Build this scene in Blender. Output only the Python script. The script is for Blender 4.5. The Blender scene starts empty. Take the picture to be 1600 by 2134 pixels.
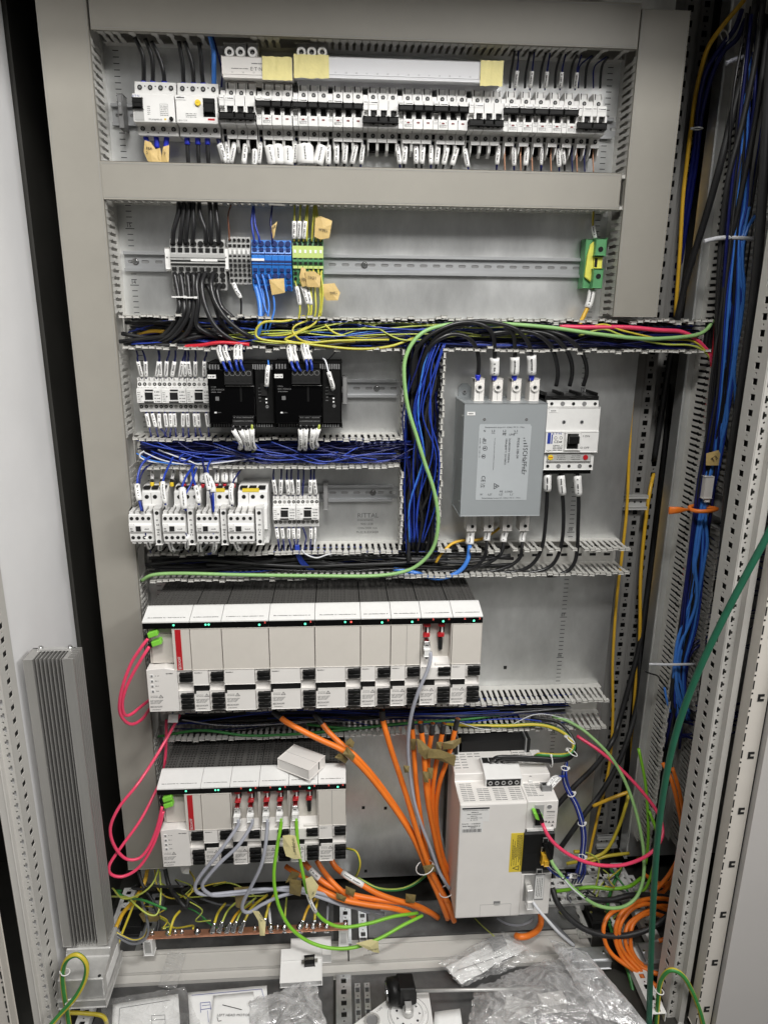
import bpy, bmesh, math, random
from mathutils import Vector, Matrix, Euler
random.seed(7)
S = bpy.context.scene
COL = S.collection
# ------------------------------------------------------------------ camera (metres; mounting plate is Y=0, d = distance out of it)
FOC, CX, CY = 1479.0, 800.0, 1067.0
RIGHT = Vector((0.997713, 0.067072, -0.009912)); 
_dn = Vector((-55, 5205, 1479)).normalized(); _h = Vector((22000, -187.7, 1479)).normalized()
_h = (_h - _dn * _h.dot(_dn)).normalized(); _y = _h.cross(_dn)
CAM = Vector((0.37483935, -1.43887799, -0.14107667))
def ray(px, py):
    c = Vector(((px - CX) / FOC, (py - CY) / FOC, 1.0))
    return Vector((_h.dot(c), _y.dot(c), -_dn.dot(c)))
def at(px, py, d):                      # the place (x, d, z) seen at that spot of the photo, d metres in front of the plate
    r = ray(px, py); t = (-d - CAM.y) / r.y
    p = CAM + r * t
    return (p.x, d, p.z)
def atz(px, py, z):                     # the same on a level z
    r = ray(px, py); t = (z - CAM.z) / r.z
    p = CAM + r * t
    return (p.x, -p.y, z)
def rect(x0, y0, x1, y1, d):
    a = at(x0, y0, d); b = at(x1, y1, d); c = at(x0, y1, d); e = at(x1, y0, d)
    return ((a[0] + c[0]) / 2, (b[0] + e[0]) / 2, (c[2] + b[2]) / 2, (a[2] + e[2]) / 2)
cam = bpy.data.cameras.new('camera'); camo = bpy.data.objects.new('camera', cam); COL.objects.link(camo)
rt = Vector((_h.x, _y.x, -_dn.x)); dnw = Vector((_h.y, _y.y, -_dn.y)); fw = Vector((_h.z, _y.z, -_dn.z))
m = Matrix((rt, -dnw, -fw)).transposed().to_4x4(); m.translation = CAM
camo.matrix_world = m
cam.sensor_fit = 'VERTICAL'; cam.sensor_height = 36.0; cam.lens = 36.0 * FOC / 2134.0
cam.clip_start = 0.02; cam.clip_end = 200
S.camera = camo
# ------------------------------------------------------------------ light: workshop ceiling fittings above and behind the camera, one added lamp off right, dim room
w = bpy.data.worlds.new('World'); S.world = w; w.use_nodes = True
nt_ = w.node_tree; bg = nt_.nodes['Background']; bg.inputs[1].default_value = 0.10
tc_ = nt_.nodes.new('ShaderNodeTexCoord'); sp_ = nt_.nodes.new('ShaderNodeSeparateXYZ'); rp_ = nt_.nodes.new('ShaderNodeValToRGB')   # pale hall ceiling, darker hall floor
nt_.links.new(tc_.outputs['Generated'], sp_.inputs[0]); mz_ = nt_.nodes.new('ShaderNodeMath'); mz_.operation = 'MULTIPLY_ADD'; mz_.inputs[1].default_value = 0.5; mz_.inputs[2].default_value = 0.5
nt_.links.new(sp_.outputs['Z'], mz_.inputs[0]); nt_.links.new(mz_.outputs[0], rp_.inputs[0]); nt_.links.new(rp_.outputs[0], bg.inputs[0])
rp_.color_ramp.elements[0].position = 0.36; rp_.color_ramp.elements[0].color = (0.42, 0.41, 0.40, 1)
rp_.color_ramp.elements[1].position = 0.52; rp_.color_ramp.elements[1].color = (1.25, 1.23, 1.20, 1)
def area(name, loc, target, sx, sy, power, col, spread=3.14159):
    l = bpy.data.lights.new(name, 'AREA'); l.shape = 'RECTANGLE'; l.size = sx; l.size_y = sy; l.energy = power; l.color = col; l.spread = spread
    o = bpy.data.objects.new(name, l); COL.objects.link(o); o.location = loc
    o.rotation_euler = (Vector(target) - Vector(loc)).to_track_quat('-Z', 'Y').to_euler()
area('ceiling_and_fill_light', (0.42, -1.62, 1.42), (0.46, 0.0, -0.90), 0.55, 0.25, 15.5, (1.0, 0.985, 0.95), 1.75)
area('ceiling_and_fill_light', (1.45, -2.6, 1.70), (0.45, -0.2, -1.30), 2.0, 0.6, 23, (1.0, 0.985, 0.96), 1.9)
area('ceiling_and_fill_light', (3.0, -2.3, 1.45), (-0.15, -0.25, -0.45), 1.6, 0.4, 19, (1.0, 0.985, 0.96), 1.6)  # added lamp off to the right, brightens the left side panel
S.view_settings.view_transform = 'Standard'; S.view_settings.look = 'None'
S.view_settings.exposure = -0.20; S.view_settings.gamma = 1.0
# ------------------------------------------------------------------ materials
MATS = {}
def mat(name, col, rough=0.5, metal=0.0, spec=0.5, var=0.0, vscale=20, bump=0.0, bscale=300, emit=None, coat=0.0, stretch=None):
    m = bpy.data.materials.new(name); m.use_nodes = True; nt = m.node_tree; b = nt.nodes['Principled BSDF']
    b.inputs['Base Color'].default_value = (*col, 1); b.inputs['Roughness'].default_value = rough
    b.inputs['Metallic'].default_value = metal; b.inputs['Specular IOR Level'].default_value = spec
    if coat: b.inputs['Coat Weight'].default_value = coat; b.inputs['Coat Roughness'].default_value = 0.1
    tc = nt.nodes.new('ShaderNodeTexCoord')
    src = tc.outputs['Object']
    if stretch:
        mp = nt.nodes.new('ShaderNodeMapping'); mp.inputs['Scale'].default_value = stretch; nt.links.new(src, mp.inputs[0]); src = mp.outputs[0]
    if var:
        n = nt.nodes.new('ShaderNodeTexNoise'); n.inputs['Scale'].default_value = vscale; n.inputs['Detail'].default_value = 6
        n.inputs['Roughness'].default_value = 0.65
        r = nt.nodes.new('ShaderNodeValToRGB'); r.color_ramp.elements[0].position = 0.3; r.color_ramp.elements[1].position = 0.7
        r.color_ramp.elements[0].color = (*[c * (1 - var) for c in col], 1); r.color_ramp.elements[1].color = (*[min(1, c * (1 + var)) for c in col], 1)
        nt.links.new(src, n.inputs['Vector']); nt.links.new(n.outputs[0], r.inputs[0]); nt.links.new(r.outputs[0], b.inputs['Base Color'])
        mr = nt.nodes.new('ShaderNodeMapRange'); mr.inputs['To Min'].default_value = max(0.03, rough * (1 - var * 0.8)); mr.inputs['To Max'].default_value = min(1, rough * (1 + var * 0.8))
        nt.links.new(n.outputs[0], mr.inputs[0]); nt.links.new(mr.outputs[0], b.inputs['Roughness'])
    if bump:
        n2 = nt.nodes.new('ShaderNodeTexNoise'); n2.inputs['Scale'].default_value = bscale; n2.inputs['Detail'].default_value = 3
        bp = nt.nodes.new('ShaderNodeBump'); bp.inputs['Strength'].default_value = bump; bp.inputs['Distance'].default_value = 0.001
        nt.links.new(src, n2.inputs['Vector']); nt.links.new(n2.outputs[0], bp.inputs['Height']); nt.links.new(bp.outputs[0], b.inputs['Normal'])
    if emit:
        b.inputs['Emission Color'].default_value = (*emit[0], 1); b.inputs['Emission Strength'].default_value = emit[1]
    MATS[name] = m; return m
mat('galv', (0.77, 0.78, 0.775), 0.33, 0.85, var=0.24, vscale=4.5, bump=0.10, bscale=160, stretch=(1.6, 1, .8))  # zinc mottling, its broad pale patches also imitating reflected sheen
mat('zinc', (0.5, 0.51, 0.52), 0.32, 0.75, var=0.16, vscale=30)
mat('rail', (0.50, 0.51, 0.52), 0.36, 0.6, var=0.07, vscale=14, stretch=(1, 1, 14))
mat('chrome', (0.72, 0.72, 0.72), 0.18, 1.0, var=0.1, vscale=90)
mat('alu', (0.46, 0.452, 0.435), 0.40, 0.6, var=0.06, vscale=10, stretch=(30, 30, 1))
mat('cast', (0.60, 0.595, 0.58), 0.45, 0.6, var=0.12, vscale=40, bump=0.3, bscale=400)
mat('paint', (0.53, 0.515, 0.485), 0.38, var=0.04, vscale=8, bump=0.12, bscale=900)
mat('doorpaint', (0.50, 0.48, 0.465), 0.45, var=0.03, vscale=3, bump=0.1, bscale=800)
mat('liner', (0.85, 0.845, 0.85), 0.40, var=0.05, vscale=3, bump=0.1, bscale=800)
mat('duct', (0.30, 0.284, 0.25), 0.45, var=0.05, vscale=9, bump=0.05, bscale=500, stretch=(1, 1, 1))
mat('ductf', (0.50, 0.49, 0.46), 0.42, var=0.05, vscale=60)
mat('white', (0.74, 0.735, 0.72), 0.42, var=0.03, vscale=60, bump=0.06, bscale=900)
mat('white2', (0.74, 0.715, 0.685), 0.40, var=0.025, vscale=25, bump=0.08, bscale=1200)
mat('warmgrey', (0.60, 0.565, 0.515), 0.42, var=0.03, vscale=25, bump=0.08, bscale=1200)
mat('stonegrey', (0.30, 0.295, 0.28), 0.5, var=0.05, vscale=40)  # plain grey for grooves, seams, clamp bodies and the workshop floor
mat('grey', (0.40, 0.40, 0.39), 0.45, var=0.04, vscale=50)
mat('midgrey', (0.20, 0.20, 0.2), 0.5, var=0.06, vscale=50)
mat('black', (0.008, 0.008, 0.008), 0.42, spec=0.22, var=0.2, vscale=60)
mat('dark', (0.012, 0.012, 0.012), 0.6, spec=0.25)
mat('ventbar', (0.085, 0.082, 0.078), 0.35)
mat('shadepost', (0.20, 0.196, 0.188), 0.45, var=0.04)  # rear post paint, darkened in colour for the shade of the gap
mat('darkzinc', (0.13, 0.13, 0.13), 0.38, 0.5, var=0.25, vscale=24)  # zinc with the shade behind the base profile put into its colour
mat('hole', (0.006, 0.006, 0.006), 0.9)
mat('gloss', (0.002, 0.002, 0.0022), 0.06, spec=0.22)
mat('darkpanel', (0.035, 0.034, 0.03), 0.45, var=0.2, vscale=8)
mat('ink', (0.015, 0.015, 0.02), 0.7)
mat('inkgrey', (0.13, 0.13, 0.13), 0.7)
mat('inkblue', (0.01, 0.035, 0.30), 0.6)
mat('inkwhite', (0.75, 0.75, 0.75), 0.6)
mat('paper', (0.86, 0.86, 0.85), 0.6, var=0.04, vscale=30, bump=0.12, bscale=120)
mat('label', (0.80, 0.795, 0.78), 0.42, var=0.04, vscale=80)
mat('masking', (0.60, 0.43, 0.17), 0.6, var=0.12, vscale=60, bump=0.5, bscale=260)
mat('olive', (0.20, 0.15, 0.055), 0.6, var=0.2, vscale=60, bump=0.5, bscale=260)
mat('yellowtape', (0.80, 0.71, 0.30), 0.5, var=0.06, vscale=60, bump=0.3, bscale=260)
mat('notetape', (0.74, 0.66, 0.34), 0.55, var=0.08, vscale=60, bump=0.4, bscale=200)
mat('wblack', (0.013, 0.013, 0.014), 0.30, var=0.15, vscale=60)
mat('wblackmatt', (0.018, 0.018, 0.019), 0.5, var=0.2, vscale=40)
mat('wnavy', (0.006, 0.010, 0.095), 0.34, var=0.25, vscale=50)
mat('wblue', (0.016, 0.045, 0.33), 0.34, var=0.15, vscale=50)
mat('wsky', (0.055, 0.21, 0.66), 0.34, var=0.1, vscale=50)
mat('wwhite', (0.62, 0.63, 0.66), 0.4, var=0.06, vscale=50)
mat('wgrey', (0.36, 0.37, 0.42), 0.42, var=0.06, vscale=50)
mat('wdgrey', (0.16, 0.165, 0.18), 0.42, var=0.1, vscale=50)
mat('wyellow', (0.56, 0.45, 0.04), 0.38, var=0.08, vscale=50)
mat('wamber', (0.66, 0.39, 0.03), 0.38, var=0.08, vscale=50)
mat('wlime', (0.42, 0.48, 0.08), 0.38, var=0.1, vscale=50)
mat('wgreen', (0.04, 0.22, 0.05), 0.38, var=0.1, vscale=50)
mat('wleaf', (0.26, 0.47, 0.17), 0.42, var=0.08, vscale=40)
mat('wdeepgreen', (0.012, 0.10, 0.055), 0.45, var=0.1, vscale=40)
mat('wcable', (0.20, 0.50, 0.03), 0.38, var=0.06, vscale=30)
mat('worange', (0.80, 0.19, 0.02), 0.42, var=0.07, vscale=30)
mat('wpink', (0.74, 0.055, 0.13), 0.36, var=0.05, vscale=30)
mat('wred', (0.55, 0.02, 0.035), 0.36, var=0.1, vscale=30)
mat('wbrown', (0.16, 0.06, 0.03), 0.4, var=0.1, vscale=50)
mat('wcopper', (0.50, 0.26, 0.16), 0.4, var=0.1, vscale=50)
mat('copper', (0.60, 0.29, 0.18), 0.34, 0.75, var=0.2, vscale=40, bump=0.1)
mat('tblue', (0.03, 0.19, 0.62), 0.36, var=0.06, vscale=50)
mat('tgreen', (0.10, 0.30, 0.13), 0.42, var=0.1, vscale=50)
mat('tlime', (0.50, 0.62, 0.20), 0.42, var=0.1, vscale=50)
mat('tyellow', (0.75, 0.72, 0.12), 0.42, var=0.1, vscale=60)
mat('plug', (0.22, 0.62, 0.06), 0.4)
mat('darkred', (0.16, 0.01, 0.012), 0.4)
mat('red', (0.45, 0.012, 0.018), 0.4, var=0.06)
mat('yellow', (0.78, 0.56, 0.03), 0.4, var=0.05)
mat('warn', (0.72, 0.55, 0.05), 0.5, var=0.03)
mat('ferrule', (0.02, 0.035, 0.5), 0.4)
mat('filter', (0.285, 0.305, 0.315), 0.36, 0.0, var=0.02, vscale=20, bump=0.06, bscale=900)
mat('filterlabel', (0.42, 0.445, 0.46), 0.30, 0.0, var=0.03, vscale=20)
mat('cloud', (0.76, 0.76, 0.78), 0.22)
mat('led', (0.05, 0.6, 0.35), 0.4, emit=((0.15, 1.0, 0.55), 1.6))
mat('ledred', (0.5, 0.05, 0.04), 0.4, emit=((1.0, 0.13, 0.10), 1.3))
mat('eye', (0.5, 0.5, 0.5), 0.3, 0.4)
def bagmat(name, body, edge, rough, tint):
    '''thin clear foil: see-through, milky where it creases or is seen edge-on, with sharp glints'''
    m = bpy.data.materials.new(name); m.use_nodes = True; nt = m.node_tree; N = nt.nodes; L = nt.links
    for n in list(N): N.remove(n)
    out = N.new('ShaderNodeOutputMaterial'); tr = N.new('ShaderNodeBsdfTransparent'); df = N.new('ShaderNodeBsdfDiffuse'); gl = N.new('ShaderNodeBsdfGlossy'); m1 = N.new('ShaderNodeMixShader'); m2 = N.new('ShaderNodeMixShader'); lw = N.new('ShaderNodeLayerWeight')
    tc = N.new('ShaderNodeTexCoord'); no = N.new('ShaderNodeTexNoise'); bp = N.new('ShaderNodeBump'); mr = N.new('ShaderNodeMapRange'); ad = N.new('ShaderNodeMath'); ad.operation = 'ADD'; ad.use_clamp = True; mu = N.new('ShaderNodeMath'); mu.operation = 'MULTIPLY'; mu.inputs[1].default_value = edge
    df.inputs[0].default_value = (*tint, 1); gl.inputs[0].default_value = (0.95, 0.95, 0.95, 1); gl.inputs['Roughness'].default_value = rough; m1.inputs[0].default_value = 0.42
    no.inputs['Scale'].default_value = 26; no.inputs['Detail'].default_value = 5; no.inputs['Distortion'].default_value = 2.2
    bp.inputs['Strength'].default_value = 0.9; bp.inputs['Distance'].default_value = 0.008; lw.inputs['Blend'].default_value = 0.35
    mr.inputs['From Min'].default_value = 0.35; mr.inputs['From Max'].default_value = 0.7; mr.inputs['To Min'].default_value = body * 0.4; mr.inputs['To Max'].default_value = body * 1.7
    L.new(tc.outputs['Object'], no.inputs['Vector']); L.new(no.outputs[0], bp.inputs['Height']); L.new(no.outputs[0], mr.inputs[0])
    for q in (df, gl, lw): L.new(bp.outputs[0], q.inputs['Normal'])
    L.new(df.outputs[0], m1.inputs[1]); L.new(gl.outputs[0], m1.inputs[2]); L.new(lw.outputs['Facing'], mu.inputs[0]); L.new(mu.outputs[0], ad.inputs[0]); L.new(mr.outputs[0], ad.inputs[1])
    L.new(ad.outputs[0], m2.inputs[0]); L.new(tr.outputs[0], m2.inputs[1]); L.new(m1.outputs[0], m2.inputs[2]); L.new(m2.outputs[0], out.inputs[0])
    MATS[name] = m
bagmat('bag', 0.16, 0.22, 0.10, (.9, .9, .9)); bagmat('bagbig', 0.26, 0.25, 0.12, (.88, .87, .87)); bagmat('bagmilky', 0.36, 0.25, 0.16, (.93, .93, .94)); bagmat('clear', 0.08, 0.18, 0.08, (.92, .92, .92))
# ------------------------------------------------------------------ mesh builder, in (x, d, z)
TXT = {}
def text_mesh(s):
    if s not in TXT:
        c = bpy.data.curves.new('lettering', 'FONT'); c.body = s; c.size = 1.0; c.resolution_u = 2; c.align_x = 'LEFT'; c.align_y = 'BOTTOM_BASELINE'
        o = bpy.data.objects.new('lettering', c); COL.objects.link(o)
        TXT[s] = bpy.data.meshes.new_from_object(o)
        bpy.data.objects.remove(o); bpy.data.curves.remove(c)
    return TXT[s]
class MB:
    def __init__(s): s.bm = bmesh.new()
    def _v(s, p): return s.bm.verts.new((p[0], -p[1], p[2]))
    def poly(s, pts, mi=0):
        f = s.bm.faces.new([s._v(p) for p in pts]); f.material_index = mi; return f
    def box(s, x0, x1, d0, d1, z0, z1, b=0.0, mi=0):
        r = bmesh.ops.create_cube(s.bm, size=1.0)
        vs = r['verts']
        for v in vs:
            v.co = Vector((x0 + (v.co.x + .5) * (x1 - x0), -(d0 + (v.co.y + .5) * (d1 - d0)), z0 + (v.co.z + .5) * (z1 - z0)))
        fs = list({f for v in vs for f in v.link_faces})
        for f in fs: f.material_index = mi
        if b:
            es = list({e for v in vs for e in v.link_edges})
            bmesh.ops.bevel(s.bm, geom=es, offset=b, segments=1, profile=0.5, affect='EDGES', material=-1)
        return s
    def obox(s, c, u, v, n, hu, hv, hn, mi=0):        # oriented box; c,u,v,n in (x,d,z)
        c, u, v, n = Vector(c), Vector(u), Vector(v), Vector(n); q = []
        for a, b2, e in ((-1,-1,-1),(1,-1,-1),(1,1,-1),(-1,1,-1),(-1,-1,1),(1,-1,1),(1,1,1),(-1,1,1)):
            q.append(s._v(c + u * (a * hu) + v * (b2 * hv) + n * (e * hn)))
        for f in ((0,1,2,3),(4,5,6,7),(0,1,5,4),(1,2,6,5),(2,3,7,6),(3,0,4,7)):
            s.bm.faces.new([q[i] for i in f]).material_index = mi
        return s
    def prism(s, pts, axis, a0, a1, mi=0, b=0.0):
        def P(p, a): return (a, p[0], p[1]) if axis == 'x' else ((p[0], a, p[1]) if axis == 'd' else (p[0], p[1], a))
        A = [s._v(P(p, a0)) for p in pts]; B = [s._v(P(p, a1)) for p in pts]; n = len(pts); fs = []
        fs.append(s.bm.faces.new(A)); fs.append(s.bm.faces.new(B))
        for i in range(n): fs.append(s.bm.faces.new((A[i], A[(i + 1) % n], B[(i + 1) % n], B[i])))
        for f in fs: f.material_index = mi
        if b:
            bmesh.ops.bevel(s.bm, geom=list({e for f in fs for e in f.edges}), offset=b, segments=1, profile=0.5, affect='EDGES', material=-1)
        return s
    def cyl(s, c, axis, r, h, n=12, r2=None, mi=0, ph=0.0):
        r2 = r if r2 is None else r2; R = {'x': ((0,1,0),(0,0,1),(1,0,0)), 'd': ((1,0,0),(0,0,1),(0,1,0)), 'z': ((1,0,0),(0,1,0),(0,0,1))}
        u, v, a = [Vector(q) for q in (R[axis] if isinstance(axis, str) else axis)]; c = Vector(c)
        A = [s._v(c + u * (r * math.cos(ph + 6.28318 * i / n)) + v * (r * math.sin(ph + 6.28318 * i / n))) for i in range(n)]
        B = [s._v(c + a * h + u * (r2 * math.cos(ph + 6.28318 * i / n)) + v * (r2 * math.sin(ph + 6.28318 * i / n))) for i in range(n)]
        fs = [s.bm.faces.new(A), s.bm.faces.new(B)]
        for i in range(n):
            f = s.bm.faces.new((A[i], A[(i + 1) % n], B[(i + 1) % n], B[i])); f.smooth = n > 8; fs.append(f)
        for f in fs: f.material_index = mi
        return s
    def ring(s, c, axis, r0, r1, h, n=12, mi=0):
        R = {'x': ((0,1,0),(0,0,1),(1,0,0)), 'd': ((1,0,0),(0,0,1),(0,1,0)), 'z': ((1,0,0),(0,1,0),(0,0,1))}
        u, v, a = [Vector(q) for q in R[axis]]; c = Vector(c); L = []
        for rr, hh in ((r0, 0), (r0, h), (r1, h), (r1, 0)):
            L.append([s._v(c + a * hh + u * (rr * math.cos(6.28318 * i / n)) + v * (rr * math.sin(6.28318 * i / n))) for i in range(n)])
        for k in range(4):
            A, B = L[k], L[(k + 1) % 4]
            for i in range(n): s.bm.faces.new((A[i], A[(i + 1) % n], B[(i + 1) % n], B[i])).material_index = mi
        return s
    def tube(s, pts, r, n=8, mi=0, stripe=None, caps=True, flat=1.0):
        pts = [Vector(p) for p in pts]; N = len(pts); rings = []; up = None
        for i, p in enumerate(pts):
            t = (pts[min(i + 1, N - 1)] - pts[max(i - 1, 0)]).normalized()
            if up is None:
                up = t.cross(Vector((0, 1, 0)));
                if up.length < 1e-3: up = t.cross(Vector((1, 0, 0)))
                up.normalize()
            up = (up - t * up.dot(t)).normalized(); v = t.cross(up)
            rr = r[i] if isinstance(r, (list, tuple)) else r
            rings.append([s._v(p + up * (rr * math.cos(6.28318 * k / n)) + v * (rr * flat * math.sin(6.28318 * k / n))) for k in range(n)])
        for i in range(N - 1):
            A, B = rings[i], rings[i + 1]
            for k in range(n):
                f = s.bm.faces.new((A[k], A[(k + 1) % n], B[(k + 1) % n], B[k])); f.smooth = True
                f.material_index = mi if stripe is None else stripe[k % len(stripe)]
        if caps:
            s.bm.faces.new(rings[0]).material_index = mi; s.bm.faces.new(rings[-1]).material_index = mi
        return s
    def text(s, t, x, d, z, h, ang=0.0, mi=0, ax='front', center=False, wfit=None):
        me = text_mesh(t)
        if not me.vertices: return s
        wd = max(v.co.x for v in me.vertices); sx = h / 0.7
        sxx = sx if wfit is None else wfit / max(wd, 1e-6)
        M = Matrix.Diagonal((sxx, sx, sx, 1))
        if center: M = Matrix.Translation((-wd * sxx / 2, -h / 2, 0)) @ M
        M = Matrix.Rotation(ang, 4, 'Z') @ M
        if ax == 'front': M = Matrix.Rotation(math.pi / 2, 4, 'X') @ M
        elif ax == 'up': pass
        else: M = ax.to_4x4() @ M
        M = Matrix.Translation((x, -d, z)) @ M
        return s._join(me, M, mi)
    def scrib(s, x0, x1, d, z, h, mi=0, seed=0):       # a line of print too small to read
        rr = random.Random(seed + int(x0 * 9999) + int(z * 7777)); x = x0
        while x < x1 - h * .3:
            wd = h * rr.uniform(.35, .7)
            if rr.random() > .14:
                hh = h * rr.uniform(.6, 1)
                s.poly([(x, d, z), (x + wd * .8, d, z), (x + wd * .8, d, z + hh), (x, d, z + hh)], mi)
            x += wd
        return s
    def add(s, me, loc=(0, 0, 0), M=None, mi=None):
        T = Matrix.Translation((loc[0], -loc[1], loc[2]))
        return s._join(me, T @ M if M is not None else T, mi)
    def _join(s, me, M, mi):
        c = me.copy(); c.transform(M)
        if mi is not None:
            for p in c.polygons: p.material_index = mi
        s.bm.from_mesh(c); bpy.data.meshes.remove(c); return s
    def mesh(s, name, mats, fix=True):
        if fix: bmesh.ops.recalc_face_normals(s.bm, faces=s.bm.faces)
        me = bpy.data.meshes.new(name); s.bm.to_mesh(me); s.bm.free()
        for q in (mats if isinstance(mats, (list, tuple)) else [mats]): me.materials.append(MATS[q])
        return me
    def build(s, name, mats, parent=None, loc=None, fix=True):
        return link(name, s.mesh(name, mats, fix), parent, loc)
def link(name, me, parent=None, loc=None, rot=None):
    o = bpy.data.objects.new(name, me); COL.objects.link(o)
    if parent: o.parent = parent
    if loc: o.location = (loc[0], -loc[1], loc[2])
    if rot: o.rotation_euler = rot
    return o
def tag(o, label, cat, group=None, kind=None):
    o['label'] = label
    if cat: o['category'] = cat
    if group: o['group'] = group
    if kind: o['kind'] = kind
    return o
def thing(name, label, cat, loc=(0, 0, 0), group=None, rot=None):
    o = link(name, None, None, loc, rot); o.empty_display_size = 0.01
    return tag(o, label, cat, group)
def copy_thing(o, loc, label, rot=None, group=None):
    def rec(q, par):
        c = q.copy(); COL.objects.link(c)
        if par: c.parent = par
        for ch in KIDS(q): rec(ch, c)
        return c
    c = rec(o, None); c.location = (loc[0], -loc[1], loc[2]); c['label'] = label
    if rot: c.rotation_euler = rot
    if group: c['group'] = group
    return c
def KIDS(q): return list(q.children)
ORD = ['first', 'second', 'third', 'fourth', 'fifth', 'sixth', 'seventh', 'eighth', 'ninth', 'tenth', 'eleventh', 'twelfth', 'thirteenth', 'fourteenth', 'fifteenth', 'sixteenth', 'seventeenth', 'eighteenth', 'nineteenth', 'twentieth', 'twenty-first', 'twenty-second', 'twenty-third', 'twenty-fourth', 'twenty-fifth']
def spline(P, k=6):
    P = [Vector(p) for p in P]
    if len(P) < 3: return [P[0].lerp(P[1], i / k) for i in range(k + 1)]
    Q = [P[0] * 2 - P[1]] + P + [P[-1] * 2 - P[-2]]; out = []
    for i in range(1, len(Q) - 2):
        a, b, c, e = Q[i - 1:i + 3]
        for j in range(k):
            t = j / k
            out.append(0.5 * ((2 * b) + (c - a) * t + (2 * a - 5 * b + 4 * c - e) * t * t + (3 * b - a - 3 * c + e) * t ** 3))
    out.append(P[-1]); return out
PEs = ['wyellow', 'wgreen']; LIMs = ['wlime', 'wyellow']
def pts3(P): return [at(*p) for p in P]
def sub(path, a, b):                       # piece of a path by fraction of its length
    L = [0]
    for i in range(1, len(path)): L.append(L[-1] + (path[i] - path[i - 1]).length)
    T = L[-1]; out = []
    def pick(s):
        for i in range(1, len(L)):
            if L[i] >= s - 1e-9:
                return path[i - 1].lerp(path[i], (s - L[i - 1]) / max(1e-9, L[i] - L[i - 1]))
        return path[-1]
    k = 5
    return [pick(T * (a + (b - a) * i / k)) for i in range(k + 1)]
def sleeve(path, a, b, r, parent, wide=1.0, m='label', seed=0, marks=True):
    q = sub(path, a, b); mb = MB(); mb.tube(q, r * wide, 8, flat=1.0)
    o = mb.build('marker_sleeve', m, parent)
    if marks:
        mk = MB(); rr = random.Random(seed + int(q[0].x * 99999)); t = (q[-1] - q[0]); Ln = t.length; t.normalize()
        view = Vector((CAM.x, -CAM.y, CAM.z)) - q[2]; n = (view - t * view.dot(t)).normalized(); s_ = t.cross(n)
        x = Ln * .15
        while x < Ln * .85:
            rm_ = min(r * wide, .0042); stp = rm_ * .62; i = x / Ln * 5; k = min(4, int(i)); c = q[k].lerp(q[k + 1], i - k) + n * (r * wide * .93)
            if rr.random() > .15: mk.obox(c + s_ * (rm_ * rr.uniform(-.06, .06)), t, s_, n, stp * .33, rm_ * rr.uniform(.22, .36), r * wide * .08)
            x += stp
        mk.build('lettering', 'ink', o)
    return o
def wire(P, r, m, name, label, cat='wire', group=None, sl=(), px=True, n=8, stripe=None, k=6, wide=1.75, ferr=None):
    path = spline(pts3(P) if px else P, k)
    mb = MB(); mb.tube(path, r, n, stripe=stripe)
    o = mb.build(name, m if isinstance(m, list) else [m])
    tag(o, label, cat, group)
    for i, (a, b) in enumerate(sl): sleeve(path, a, b, r, o, wide, seed=i)
    if ferr is not None:
        for (a, b, fm) in ferr:
            MB().tube(sub(path, a, b), r * 1.35, 8).build('ferrule', fm, o)
    return o
CELLS = {}
def holed(key, w, h, loops, t):            # a sheet cell w x h (x, z) with real holes, thickness t behind its front
    if key in CELLS: return CELLS[key]
    bm = bmesh.new(); es = []
    for lp in [[(0, 0), (w, 0), (w, h), (0, h)]] + loops:
        vs = [bm.verts.new((p[0], 0, p[1])) for p in lp]
        for i in range(len(vs)): es.append(bm.edges.new((vs[i], vs[(i + 1) % len(vs)])))
    bmesh.ops.triangle_fill(bm, use_beauty=True, use_dissolve=False, edges=es)
    if t:
        r = bmesh.ops.extrude_face_region(bm, geom=list(bm.faces))
        for v in r['geom']:
            if isinstance(v, bmesh.types.BMVert): v.co.y += t
        bmesh.ops.recalc_face_normals(bm, faces=bm.faces)
    me = bpy.data.meshes.new('cell'); bm.to_mesh(me); bm.free(); CELLS[key] = me; return me
def circ(cx, cz, r, n=8): return [(cx + r * math.cos(6.28318 * i / n), cz + r * math.sin(6.28318 * i / n)) for i in range(n)]
def sq(cx, cz, a, b): return [(cx - a, cz - b), (cx + a, cz - b), (cx + a, cz + b), (cx - a, cz + b)]
def slot(cx, cz, L, r, n=4):
    return [(cx + L / 2 + r * math.cos(a), cz + r * math.sin(a)) for a in [-1.57 + 3.14159 * i / n for i in range(n + 1)]] + \
           [(cx - L / 2 - r * math.cos(a), cz - r * math.sin(a)) for a in [-1.57 + 3.14159 * i / n for i in range(n + 1)]]
# ================================================================== the cabinet shell
FL = -1.535
mb = MB(); mb.box(-0.100, 0.991, -0.003, 0.0, -1.49, 0.46)
mb.box(-0.100, -0.097, -0.025, -0.003, -1.49, 0.46); mb.box(0.988, 0.991, -0.025, -0.003, -1.49, 0.46)
plate = mb.build('mounting_plate', 'galv'); tag(plate, 'galvanised steel mounting plate behind all the equipment', 'plate', kind='structure')
rm = MB()
for X in (0.0, 0.8835):
    for i in range(-118, 44):
        z = i * 0.01; L = 0.016 if i % 10 == 0 else 0.010
        rm.box(X - L / 2 - .002, X + L / 2 - .002, 0.0, 0.0004, z - 0.0006, z + 0.0006)
        if i % 10 == 0: rm.text('%02d' % (15 + i // 10), X - 0.008, 0.0008, z + 0.0025, 0.0065)
rm.build('ruler_marks', 'ink', plate)
mb = MB(); mb.text('RITTAL', 0.4190, 0.0010, -0.5625, 0.0098); mb.box(0.4185, 0.4525, 0, .0008, -.5665, -.5652); mb.scrib(0.419, 0.452, .0008, -.5700, .002)
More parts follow.
